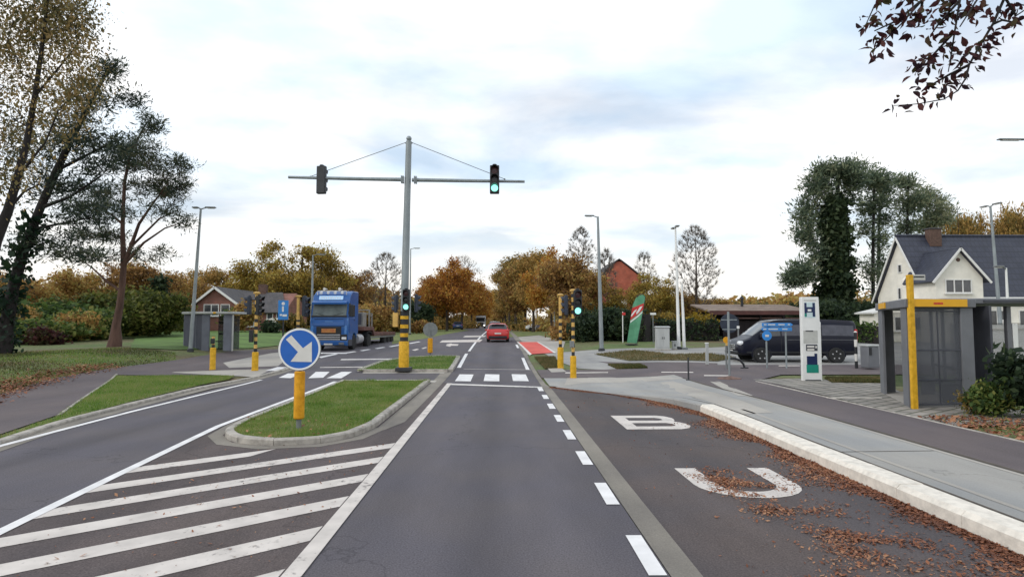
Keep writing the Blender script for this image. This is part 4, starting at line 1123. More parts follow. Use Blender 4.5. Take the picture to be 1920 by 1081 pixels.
# ---- information pillar
def info_pillar():
    b, s = spot(1522, 713, gb)
    t = thing('information_pillar', 'white information pillar with a large dark blue H and green foot panel on the paved apron', 'sign', b, R(-4))
    H = 157 * s; w0 = 35 * s; w1 = 31 * s
    X = lambda q: (q - 1522) * s
    Z = lambda q: (713 - q) * s
    prof = [(-w0 / 2, 0.0), (w0 / 2, 0.0), (w0 / 2, H * 0.7), (w1 / 2 + 0.01, H * 0.7), (w1 / 2 - 0.01, H), (-w1 / 2 - 0.03, H)]
    MB().prism(prof, -0.09, 0.09, 'y').build('body', M['white'], t, bev=0.012)
    y0 = -0.0935
    def pl(name, x0, x1, q0, q1, m, k=0):
        return MB().box((X((x0 + x1) / 2), y0 - 0.003 * k, Z((q0 + q1) / 2)), (abs(x1 - x0) * s, 0.005, abs(q1 - q0) * s)).build(name, M[m], t)
    M['navy'] = mat('navy_blue', (0.010, 0.022, 0.085), 0.4, noise=0.1)
    M['teal'] = mat('teal_green', (0.012, 0.26, 0.19), 0.4, noise=0.1)
    M['ltb'] = mat('pale_blue_panel', (0.55, 0.68, 0.70), 0.5, noise=0.06)
    M['ltg'] = mat('pale_grey_panel', (0.50, 0.50, 0.47), 0.6, noise=0.08)
    pl('logo_panel', 1510, 1530, 566, 595, 'ltb')
    pl('letter_H', 1510, 1514, 567, 593, 'navy', 2); pl('letter_H', 1525, 1529.5, 567, 593, 'navy', 2)
    pl('letter_H', 1514, 1525, 575, 585, 'navy', 2)
    pl('letter_window', 1516, 1522.5, 579, 583, 'white', 4)
    pl('logo_foot', 1510, 1513.5, 587, 593, 'teal', 3)
    pl('grey_panel', 1507, 1533, 619, 643, 'ltg')
    pl('text_line', 1511, 1525, 619, 621, 'dark', 2)
    pl('text_line', 1509, 1532, 561.5, 563, 'ltg', 2)
    pl('notice_frame', 1511, 1532, 645, 657, 'greyd', 1)
    for q in (647.5, 653): pl('notice_line', 1513, 1526, q, q + 3.4, 'offw', 3)
    pl('notice_mark', 1528, 1531, 648, 652, 'offw', 3)
    pl('blue_panel', 1512, 1531, 667, 683, 'navy', 1); pl('blue_panel', 1526, 1531, 662, 667, 'navy', 1)
    pl('green_panel', 1511, 1533, 683, 698, 'teal', 1)
    MB().box((0, 0, 0.0), (w0 * 0.8, 0.3, 0.08)).build('base', M['dark'], t, bev=0.01)
info_pillar()

# ================================================================== VEHICLES
def catmull(pts, t):
    n = len(pts); i = int(min(max(math.floor(t), 0), n - 2)); u = t - i
    p0, p1, p2, p3 = pts[max(i - 1, 0)], pts[i], pts[i + 1], pts[min(i + 2, n - 1)]
    return 0.5 * (2 * p1 + (p2 - p0) * u + (2 * p0 - 5 * p1 + 4 * p2 - p3) * u * u + (3 * p1 - p0 - 3 * p2 + p3) * u ** 3)
class Body:
    """a car body lofted through cross-sections (y, sill z, belt z, top z, sill w, belt w, top w)"""
    def __init__(s, st):
        s.st = [np.array(a, float) for a in st]
        # a slack spline keeps hood, screen and roof from overshooting
        s.n = len(st)
    def sec(s, u):
        i = int(min(max(math.floor(u), 0), s.n - 2)); f = u - i
        a = catmull(s.st, u); l = s.st[i] * (1 - f) + s.st[i + 1] * f
        return a * 0.45 + l * 0.55
    def ring(s, u):
        y, zl, zb, zt, wl, wb, wt = s.sec(u)
        half = [(wl * 0.86, zl), (wl, zl + 0.10), (max(wl, wb) + 0.02, zl + (zb - zl) * 0.62), (wb, zb), (wt + (wb - wt) * 0.12, zb + (zt - zb) * 0.82), (wt * 0.86, zt - 0.012), (0, zt + 0.012)]
        return [Vector((a, y, b)) for a, b in half] + [Vector((-a, y, b)) for a, b in half[-2::-1]]
    def pt(s, u, t):
        r = s.ring(u); i = int(min(max(math.floor(t), 0), 11)); f = t - i
        return r[i].lerp(r[i + 1], f)
    def mesh(s, sub=4):
        mb = MB(); us = np.linspace(0, s.n - 1, (s.n - 1) * sub + 1)
        vs = []
        for u in us: vs += s.ring(u)
        k = 13; fs = []
        for i in range(len(us) - 1):
            for j in range(k):
                a = i * k + j; b_ = i * k + (j + 1) % k
                fs.append((a, b_, b_ + k, a + k))
        fs += [tuple(range(k)), tuple(range(len(us) * k - 1, (len(us) - 1) * k - 1, -1))]
        return mb.add(vs, fs)
    def patch(s, u0, u1, t0, t1, off=0.008, nu=6, ntt=5, u0b=None, u1b=None):
        """a panel lying just proud of the body; u0b/u1b slant its ends at the t1 edge"""
        vs = []
        for i in range(nu + 1):
            for j in range(ntt + 1):
                g = j / ntt
                a = u0 + ((u0b if u0b is not None else u0) - u0) * g
                b_ = u1 + ((u1b if u1b is not None else u1) - u1) * g
                u = a + (b_ - a) * i / nu; t = t0 + (t1 - t0) * g
                e = 0.02
                pu = s.pt(min(u + e, s.n - 1), t) - s.pt(max(u - e, 0), t); pt_ = s.pt(u, min(t + e, 12)) - s.pt(u, max(t - e, 0))
                nn = pu.cross(pt_)
                if nn.length > 0: nn.normalize()
                p = s.pt(u, t)
                c = s.pt(u, 6); c.z -= 0.5
                if nn.dot(p - Vector((0, p.y, (p.z + c.z) / 2))) < 0: nn = -nn
                vs.append(p + nn * off)
        fs = []; k = ntt + 1
        for i in range(nu):
            for j in range(ntt):
                fs.append((i * k + j, i * k + j + 1, i * k + k + j + 1, i * k + k + j))
        return MB().add(vs, fs)
def wheel(parent, x, y, r, w, side, name='wheel'):
    o = MB().lathe([(r * 0.62, -w / 2), (r * 0.93, -w / 2), (r, -w * 0.36), (r, w * 0.36), (r * 0.93, w / 2), (r * 0.62, w / 2)], (0, 0, 0), 26, 'x').build(name, M['tyre'], parent, loc=(x, y, r))
    mb = MB(); e = side * w / 2
    mb.lathe([(r * 0.64, e * 0.98), (r * 0.60, e * 0.90), (r * 0.56, e * 0.55), (r * 0.2, e * 0.62), (r * 0.14, e * 0.8), (0.0, e * 0.82)], (0, 0, 0), 26, 'x')
    for k in range(5):
        a = 2 * PI * k / 5 + 0.3
        mb.bar((e * 0.80, math.cos(a) * r * 0.12, math.sin(a) * r * 0.12), (e * 0.88, math.cos(a) * r * 0.6, math.sin(a) * r * 0.6), r * 0.16, 0.03, up=(1, 0, 0))
    mb.build('rim', M['rim'], o)
    return o
def arch(parent, x, y, r, side):
    mb = MB(); n = 15; vs = []
    for k in range(n):
        a = R(-12) + R(204) * k / (n - 1)
        for rr, xx in ((r * 1.13, 0.0), (r * 1.22, 0.014), (r * 1.30, 0.0)):
            vs.append((x + side * xx, y + rr * math.cos(a), r + rr * math.sin(a)))
    fs = []
    for k in range(n - 1):
        for j in range(2):
            fs.append((k * 3 + j, k * 3 + j + 1, k * 3 + 4 + j, k * 3 + 3 + j))
    mb.add(vs, fs)
    # the dark well behind the wheel
    return mb
def car_paint(name, col, rough=0.28, coat=0.6):
    return mat(name, col, rough, noise=0.05, scale=2, spec=0.5, coat=coat)

HATCH = [(-2.10, .40, .78, .90, .70, .74, .62), (-2.03, .28, .90, 1.02, .84, .87, .72), (-1.93, .24, .95, 1.10, .88, .90, .76), (-1.56, .22, .98, 1.47, .90, .91, .68), (-1.0, .20, .97, 1.54, .91, .92, .69), (0.0, .20, .95, 1.54, .91, .92, .70),
         (0.50, .20, .94, 1.46, .91, .92, .68), (1.15, .22, .93, 1.02, .91, .91, .80), (1.75, .24, .84, .90, .89, .87, .72), (2.05, .30, .68, .74, .82, .78, .6), (2.12, .38, .58, .62, .70, .68, .5)]
def hatchback(base, rz, label, paint, group=None, plate='white', detail=True):
    t = thing('car', label, 'car', base, rz, group)
    B = Body(HATCH)
    body = B.mesh().build('body', paint, t)
    B.patch(1.75, 2.92, 4.25, 7.75, 0.01, 6, 8).build('rear_window', M['glass'], t)
    if detail:
        B.patch(6.08, 6.95, 4.4, 7.6, 0.01, 6, 8).build('windscreen', M['glass'], t)
        for a, b_ in ((3.12, 3.88), (8.12, 8.88)):
            B.patch(3.1, 4.4, a, b_, 0.01, 5, 4).build('side_window', M['glass'], t)
            B.patch(4.5, 6.2, a, b_, 0.01, 5, 4).build('side_window', M['glass'], t)
    for i in (-1, 1):
        MB().box((i * 0.70, -2.00, 0.90), (0.30, 0.14, 0.18)).build('tail_lamp', M['tail'], t, bev=0.04)
        if detail: MB().box((i * 0.66, 2.02, 0.64), (0.34, 0.12, 0.13)).build('headlamp', M['lampw'], t, bev=0.04)
        MB().box((i * 0.99, 0.62, 0.98), (0.18, 0.10, 0.13)).build('wing_mirror', paint, t, bev=0.03)
        for y in (-1.3, 1.32):
            wheel(t, i * 0.80, y, 0.33, 0.24, i)
            if detail: arch(t, i * 0.925, y, 0.33, i).build('wheel_arch', M['blackp'], t)
    MB().box((0, -2.07, 0.42), (1.5, 0.12, 0.22)).build('bumper', M['blackp'], t, bev=0.04)
    MB().box((0, -2.115, 0.72), (0.52, 0.02, 0.12)).build('number_plate', M['offw'], t, bev=0.006)
    if detail: MB().box((0, -1.68, 1.535), (1.1, 0.28, 0.035)).build('roof_spoiler', paint, t, bev=0.012)
    return t
M['carred'] = car_paint('red_car_paint', (0.52, 0.016, 0.014))
M['carwhite'] = car_paint('white_car_paint', (0.62, 0.63, 0.64))
M['cargrey'] = car_paint('grey_car_paint', (0.16, 0.165, 0.175))
M['carblue'] = car_paint('blue_car_paint', (0.03, 0.07, 0.20))
b, s = spot(933.5, 641.5, gz)
hatchback((b.x, b.y + 2.1, b.z), 0, 'red hatchback driving away in the middle lane', M['carred'], 'cars on the road')
p = P(928, 620, 82); hatchback((p.x, p.y, float(gz(p.x, p.y))), 0, 'pale grey car just ahead of the red hatchback, mostly hidden by it', M['cargrey'], 'cars on the road', detail=False)
def parked(px, py, d, rz, paint, label):
    p = P(px, py, d)
    z = float(gz(p.x, p.y))
    hatchback((p.x, p.y, z), rz, label, paint, 'cars parked by the far trees', detail=False)
parked(1011, 606, 92, PI / 2, M['carwhite'], 'white car parked sideways behind the far lamp right of the road')
parked(1032, 606, 90, PI / 2 + 0.2, M['carblue'], 'dark blue car parked beside the white one under brown trees')
parked(858, 606, 118, 0.1, M['carblue'], 'dark blue car parked under the orange trees left of the road')
parked(828, 606, 125, 0.2, M['cargrey'], 'grey car half hidden by trunks under the orange trees')
parked(243, 622, 52, PI / 2, M['carred'], 'red car partly hidden behind the pine and green bushes on the left')

# ---- van
VAN = [(-2.60, .50, 1.00, 1.72, .84, .88, .76), (-2.53, .34, 1.08, 1.88, .94, .95, .84), (-1.6, .30, 1.10, 1.93, .96, .97, .86), (0.0, .30, 1.10, 1.94, .96, .97, .86), (0.75, .30, 1.09, 1.93, .96, .97, .85),
       (1.15, .30, 1.08, 1.84, .96, .96, .82), (2.00, .30, 1.06, 1.17, .95, .94, .80), (2.42, .32, .92, 1.00, .93, .89, .72), (2.58, .36, .74, .82, .86, .82, .62), (2.62, .44, .64, .70, .74, .72, .52)]
def van():
    b, s = spot(1499, 679, gb)
    t = thing('van', 'dark blue black panel van parked side on before the low brown building', 'van', (b.x, b.y + 0.95, b.z), PI / 2 - R(3))
    t.scale = (1.05, 1.05, 1.03)
    M['van'] = mat('dark_van_paint', (0.006, 0.007, 0.017), 0.3, noise=0.1, spec=0.22, coat=0.08)
    M['tint'] = mat('tinted_side_glass', (0.058, 0.058, 0.075), 0.12, noise=0.2, spec=0.5)
    B = Body(VAN)
    B.mesh().build('body', M['van'], t)
    B.patch(5.12, 5.93, 4.35, 7.65, 0.01, 6, 8).build('windscreen', glass_mat('van_windscreen', (0.10, 0.115, 0.125), 0.06), t)
    for i, (a, b_) in ((1, (3.15, 3.86)), (-1, (8.85, 8.14))):
        B.patch(4.05, 5.55, a, b_, 0.01, 5, 4, u1b=5.05).build('side_window', M['glass'], t)
        B.patch(2.45, 3.95, a, b_, 0.01, 5, 4).build('side_window', M['tint'], t)
        B.patch(1.1, 2.35, a, b_, 0.01, 5, 4).build('side_window', M['tint'], t)
        B.patch(1.05, 3.6, 2.72 if i > 0 else 9.28, 2.77 if i > 0 else 9.23, 0.012, 8, 1).build('trim_strip', M['greyp'], t)
        B.patch(3.98, 4.02, 1.2 if i > 0 else 10.8, 2.95 if i > 0 else 9.05, 0.006, 1, 6).build('door_seam', M['blackp'], t)
        B.patch(2.38, 2.41, 1.2 if i > 0 else 10.8, 2.95 if i > 0 else 9.05, 0.006, 1, 6).build('door_seam', M['blackp'], t)
        B.patch(1.0, 6.6, 1.02 if i > 0 else 10.98, 1.25 if i > 0 else 10.75, 0.012, 10, 1).build('sill_trim', M['blackp'], t)
        for y in (4.55, 3.75):
            B.patch(y - 0.16, y, 2.86 if i > 0 else 9.14, 2.92 if i > 0 else 9.08, 0.025, 2, 1).build('door_handle', M['blackp'], t)
        MB().box((i * 1.08, 1.62, 1.22), (0.2, 0.16, 0.24)).build('wing_mirror', M['blackp'], t, bev=0.04)
        MB().box((i * 0.73, 2.46, 0.86), (0.36, 0.24, 0.20)).build('headlamp', M['lampw'], t, bev=0.07)
        MB().box((i * 0.90, -2.54, 1.22), (0.12, 0.12, 0.55)).build('tail_lamp', M['tail'], t, bev=0.03)
        for y in (-1.62, 1.62):
            arch(t, i * 0.965, y, 0.345, i).build('wheel_arch', M['van'], t)
            MB().lathe([(0.42, -0.004), (0.42, 0.004)], (i * 0.962, y, 0.345), 26, 'x').build('wheel_well', M['blackp'], t)
            wheel(t, i * 0.935, y, 0.335, 0.20, i)
    for k in range(3):
        MB().box((0, 2.62, 0.60 + k * 0.085), (1.0, 0.05, 0.045)).build('grille_bar', M['chrome'], t, bev=0.012)
    MB().box((0, 2.60, 0.42), (1.62, 0.16, 0.18)).build('bumper', M['blackp'], t, bev=0.05)
    MB().box((0, 2.655, 0.48), (0.52, 0.02, 0.11)).build('number_plate', M['offw'], t, bev=0.006)
van()

# ---- blue truck with its low-bed trailer
def truck():
    b, s = spot(616.5, 657, gz)
    t = thing('truck', 'blue tractor truck pulling an empty brown low bed trailer towards us on the left lane', 'truck', b, PI - 0.062)
    M['tblue'] = car_paint('truck_blue', (0.005, 0.095, 0.34), 0.32, 0.4)
    M['tblue2'] = car_paint('truck_light_blue', (0.03, 0.17, 0.46), 0.3)
    M['rustb'] = mat('rusty_brown_steel', (0.13, 0.062, 0.05), 0.8, noise=0.3, scale=3)
    M['gfr'] = mat('grey_machine_paint', (0.23, 0.22, 0.20), 0.7, noise=0.2, scale=2)
    cab = [(-0.02, 0.62), (0.06, 1.0), (0.06, 1.75), (0.02, 2.15), (-0.22, 3.05), (-0.42, 3.55), (-0.95, 3.86), (-2.2, 3.86), (-2.2, 1.05), (-1.92, 1.05), (-1.86, 0.62)]
    arch_ = [(-1.86, 0.62), (-1.80, 0.9), (-1.55, 1.10), (-1.25, 1.10), (-0.98, 0.9), (-0.90, 0.62)]
    MB().prism(cab[:-1] + arch_, -1.22, 1.22, 'x').build('cab', M['tblue'], t, bev=0.09, seg=3)
    def tilt(y0, z0, y1, z1, off):
        return [(y0 + off, z0), (y1 + off, z1), (y1 + off - 0.03, z1), (y0 + off - 0.03, z0)]
    o = MB().prism(tilt(0.0, 2.24, -0.225, 3.02, 0.045), -1.10, 1.10, 'x').build('windscreen', glass_mat('truck_windscreen', (0.15, 0.175, 0.17), 0.06), t, bev=0.012)  # reflection on the screen painted in as a pale grey-green base colour
    for i in (-1, 1):
        MB().bar((i * 0.35, 0.05, 2.26), (i * 0.9, 0.0, 2.42), 0.02, 0.02).build('wiper', M['blackp'], o)
    MB().prism([(0.045, 2.15), (0.085, 2.15), (0.06, 2.25), (0.02, 2.25)], -1.15, 1.15, 'x').build('screen_base', M['blackp'], t)
    MB().prism([(-0.16, 3.02), (0.16, 2.96), (0.17, 3.08), (-0.14, 3.22)], -1.12, 1.12, 'x').build('sun_visor', M['tblue'], t, bev=0.02)
    lb = MB().prism([(-0.30, 3.27), (-0.20, 3.27), (-0.28, 3.52), (-0.38, 3.52)], -0.78, 0.78, 'x').build('name_board', emit_mat('lit_name_board', (0.42, 0.62, 0.85), 0.35), t, bev=0.01)
    for k in range(9):
        MB().box((-0.6 + k * 0.15, -0.232, 3.40), (0.085, 0.008, 0.11), Matrix.Rotation(R(17), 3, 'X')).build('board_letter', M['white'], lb)
    MB().tube([(-0.95, -0.42, 3.60), (-0.95, -0.42, 3.84), (0.95, -0.42, 3.84), (0.95, -0.42, 3.60)], 0.035, 8).build('light_bar', M['chrome'], t)
    for k in range(4):
        MB().lathe([(0.0, 0.05), (0.09, 0.045), (0.10, -0.02), (0.05, -0.08), (0, -0.09)], (-0.69 + 0.46 * k, -0.36, 3.73), 14, 'y').build('roof_lamp', M['lampw'], t)
    for i in (-1, 1):
        MB().prism([(-0.05, 2.35), (-0.35, 2.35), (-0.42, 3.05), (-0.22, 3.05)], i * 1.225 - 0.012, i * 1.225 + 0.012, 'x').build('quarter_panel', M['blackp'], t)
        MB().prism([(-0.5, 2.2), (-1.35, 2.2), (-1.35, 2.95), (-0.62, 2.95)], i * 1.228 - 0.012, i * 1.228 + 0.012, 'x').build('side_window', M['glass'], t, bev=0.01)
        d = MB().prism([(-0.25, 1.15), (-1.4, 1.15), (-1.4, 2.12), (-0.25, 2.12)], i * 1.226 - 0.012, i * 1.226 + 0.012, 'x').build('door', M['tblue'], t, bev=0.012)
        MB().box((i * 1.25, -1.25, 1.95), (0.03, 0.2, 0.05)).build('handle', M['blackp'], d)
        m = MB().bar((i * 1.2, -0.1, 2.95), (i * 1.50, 0.06, 2.92), 0.05, 0.05).box((i * 1.46, 0.08, 2.55), (0.26, 0.14, 0.78)).build('mirror', M['blackp'], t, bev=0.03)
        MB().prism([(0.08, 0.62), (0.115, 0.62), (0.115, 1.0), (0.08, 1.04)], i * 0.82, i * 1.2, 'x').build('lamp_housing', M['blackp'], t, bev=0.01)
        MB().prism([(0.115, 0.72), (0.135, 0.72), (0.135, 0.86), (0.115, 0.88)], i * 0.86, i * 1.16, 'x').build('headlamp', M['lampw'], t, bev=0.006)
        MB().box((i * 1.235, -0.45, 0.5), (0.05, 0.75, 0.42)).build('step', M['greyd'], t, bev=0.03)
        MB().box((i * 1.18, -0.02, 1.55), (0.12, 0.12, 1.1)).build('corner_deflector', M['tblue2'], t, bev=0.05)
    MB().prism([(0.02, 0.30), (0.13, 0.34), (0.15, 0.62), (0.08, 0.66), (-0.4, 0.66), (-0.4, 0.32)], -1.22, 1.22, 'x').build('bumper', M['tblue'], t, bev=0.04)
    MB().box((0, 0.145, 0.40), (0.55, 0.02, 0.13)).build('number_plate', M['offw'], t)
    for i in (-0.85, 0.85): MB().box((i, 0.15, 0.46), (0.34, 0.02, 0.14)).build('fog_lamp', M['greyp'], t, bev=0.02)
    MB().box((i * 0.0, 0.095, 2.02), (1.9, 0.02, 0.03)).build('panel_seam', M['blackp'], t)
    MB().box((0, 0.075, 1.08), (1.62, 0.03, 0.92)).build('grille', M['blackp'], t, bev=0.02)
    for z in (0.72, 0.86, 1.0):
        MB().box((0, 0.105, z), (1.5, 0.04, 0.075)).build('grille_bar', M['rim'], t, bev=0.015)
    MB().box((0, 0.11, 1.28), (0.92, 0.02, 0.26)).build('hazard_plate', mat('orange_plate', (0.55, 0.15, 0.06), 0.6, noise=0.25, scale=3, col2=(0.55, 0.27, 0.06)), t)
    MB().prism([(0.06, 1.56), (0.10, 1.60), (0.085, 2.06), (0.04, 2.12)], -1.02, 1.02, 'x').build('front_panel', M['tblue'], t, bev=0.02)
    MB().box((0, 0.098, 1.86), (0.5, 0.02, 0.07), Matrix.Rotation(R(2), 3, 'X')).build('badge', M['tblue2'], t)
    for i in (-1, 1):
        MB().prism([(0.03, 1.05), (0.10, 1.05), (0.06, 1.62), (-0.02, 2.2), (-0.06, 2.2)], i * 1.0, i * 1.17, 'x').build('corner_panel', M['tblue2'], t, bev=0.02)
        MB().box((i * 1.215, -0.62, 2.0), (0.02, 0.05, 1.8)).build('door_seam', M['blackp'], t)
        MB().lathe([(0.03, 0), (0.05, 0.35), (0.10, 0.5)], (i * 0.5, -0.9, 3.98), 12, 'y').build('roof_horn', M['chrome'], t)
    MB().box((0, 0.13, 0.335), (2.2, 0.06, 0.07)).build('bumper_lip', M['blackp'], t, bev=0.01)
    # chassis, tanks, fifth wheel
    for i in (-1, 1):
        MB().box((i * 0.42, -3.9, 0.88), (0.10, 4.2, 0.26)).build('chassis_rail', M['dark'], t)
        MB().lathe([(0.30, -0.55), (0.33, -0.52), (0.33, 0.52), (0.30, 0.55)], (i * 0.92, -3.0, 0.68), 18, 'y').build('fuel_tank', M['rim'], t)
        for y, r in ((-1.40, 0.50), (-4.9, 0.50)):
            wheel(t, i * 1.06, y, r, 0.32, i)
        MB().prism([(-4.3, 0.9), (-4.42, 1.12), (-4.9, 1.2), (-5.4, 1.12), (-5.5, 0.9), (-5.45, 0.9), (-5.36, 1.08), (-4.9, 1.15), (-4.45, 1.08), (-4.35, 0.9)], i * 1.06 - 0.2, i * 1.06 + 0.2, 'x').build('mudguard', M['blackp'], t)
    # trailer: gooseneck with cabinets, low deck, three axles
    tr = MB().prism([(-3.6, 1.25), (-5.9, 1.25), (-6.3, 0.80), (-13.0, 0.80), (-13.0, 1.02), (-6.5, 1.02), (-6.1, 1.5), (-3.6, 1.5)], -1.22, 1.22, 'x').build('trailer_deck', M['rustb'], t, bev=0.02)
    for k in range(9):
        MB().box((0, -6.9 - k * 0.72, 1.035), (2.46, 0.09, 0.04)).build('deck_batten', M['rustb'], tr)
    o = MB().box((0, -4.3, 2.02), (2.1, 0.9, 1.02)).build('winch_cabinet', M['gfr'], t, bev=0.03)
    for i in (-0.55, 0.55): MB().box((i, -3.84, 2.05), (0.8, 0.03, 0.78)).build('cabinet_door', M['greyd'], o, bev=0.01)
    mb = MB()
    for i in (-1, 1):
        mb.bar((i * 1.12, -5.2, 1.5), (i * 1.12, -5.2, 2.75), 0.09, 0.09).bar((i * 1.12, -5.9, 1.5), (i * 1.12, -5.9, 2.5), 0.09, 0.09)
        mb.bar((i * 1.12, -5.2, 2.3), (i * 1.12, -5.9, 2.3), 0.07, 0.07)
    mb.bar((-1.12, -5.2, 2.72), (1.12, -5.2, 2.72), 0.09, 0.09).bar((-1.12, -5.9, 2.46), (1.12, -5.9, 2.46), 0.09, 0.09)
    mb.build('headboard_frame', M['gfr'], t)
    MB().box((0.2, -5.55, 1.78), (1.5, 0.5, 0.55)).build('spare_load_box', M['rustb'], t, bev=0.02)
    for y in (-9.7, -10.9, -12.1):
        for i in (-1, 1): wheel(t, i * 1.0, y, 0.40, 0.36, i)
    for i in (-1, 1):
        MB().box((i * 1.19, -9.0, 0.72), (0.05, 7.6, 0.12)).build('side_rail', M['galvd'], t)
    MB().box((0, -13.05, 0.85), (2.4, 0.08, 0.2)).build('rear_beam', M['rustb'], t, bev=0.01)
truck()
def far_truck():
    b, s = spot(901, 615, gz)
    t = thing('truck', 'small white truck with lit headlamps coming from far down the road', 'truck', b, PI)
    k = 25 * s / 3.3
    mb = MB().prism([(0, .5), (.08, 1.0), (.05, 1.7), (-.2, 2.8), (-.4, 3.1), (-2, 3.1), (-2, .5)], -1.2, 1.2, 'x').build('cab', M['carwhite'], t, bev=0.08)
    MB().prism([(.06, 1.72), (-.18, 2.72), (-.14, 2.72), (.10, 1.72)], -1.1, 1.1, 'x').build('windscreen', M['glass'], t)
    MB().box((0, 0.1, 1.1), (1.4, 0.06, 0.7)).build('grille', M['dark'], t, bev=0.02)
    MB().box((0, 0.08, 0.5), (2.4, 0.2, 0.35)).build('bumper', M['dark'], t, bev=0.03)
    MB().box((0, -5.6, 2.0), (2.4, 7, 2.6)).build('cargo_box', M['greyd'], t, bev=0.05)
    for i in (-1, 1):
        MB().box((i * 0.95, 0.16, 0.72), (0.32, 0.06, 0.22)).build('headlamp', emit_mat('lit_headlamp', (1, 0.97, 0.9), 3.0), t, bev=0.02)
        MB().box((i * 1.4, 0.0, 2.2), (0.18, 0.12, 0.6)).build('mirror', M['blackp'], t)
        for y in (-1.2, -7.6): wheel(t, i * 1.0, y, 0.5, 0.3, i)
far_truck()

# ================================================================== SHELTERS AND BUILDINGS
def perforated():
    m, t, b = new_mat('perforated_panel')
    b.inputs['Base Color'].default_value = (0.10, 0.105, 0.12, 1); b.inputs['Roughness'].default_value = 0.6
    tr = N(t, 'ShaderNodeBsdfTransparent'); ms = N(t, 'ShaderNodeMixShader'); ms.inputs[0].default_value = 0.40
    t.links.new(b.outputs[0], ms.inputs[1]); t.links.new(tr.outputs[0], ms.inputs[2]); t.links.new(ms.outputs[0], t.nodes['Material Output'].inputs['Surface'])
    return m
def clear_glass():
    m, t, b = new_mat('shelter_glass')
    b.inputs['Base Color'].default_value = (0.10, 0.11, 0.12, 1); b.inputs['Roughness'].default_value = 0.06
    tr = N(t, 'ShaderNodeBsdfTransparent'); ms = N(t, 'ShaderNodeMixShader'); ms.inputs[0].default_value = 0.66
    t.links.new(b.outputs[0], ms.inputs[1]); t.links.new(tr.outputs[0], ms.inputs[2]); t.links.new(ms.outputs[0], t.nodes['Material Output'].inputs['Surface'])
    return m
M['perf'] = perforated(); M['sglass'] = clear_glass()
def wall_bar(mb, a, b, z0, z1, th):
    """an upright slab between two ground points"""
    a, b = Vector((a[0], a[1], 0)), Vector((b[0], b[1], 0)); d = b - a; l = d.length
    ang = math.atan2(d.y, d.x)
    c = (a + b) / 2
    return mb.box((c.x, c.y, (z0 + z1) / 2), (l, th, z1 - z0), Matrix.Rotation(ang, 3, 'Z'))
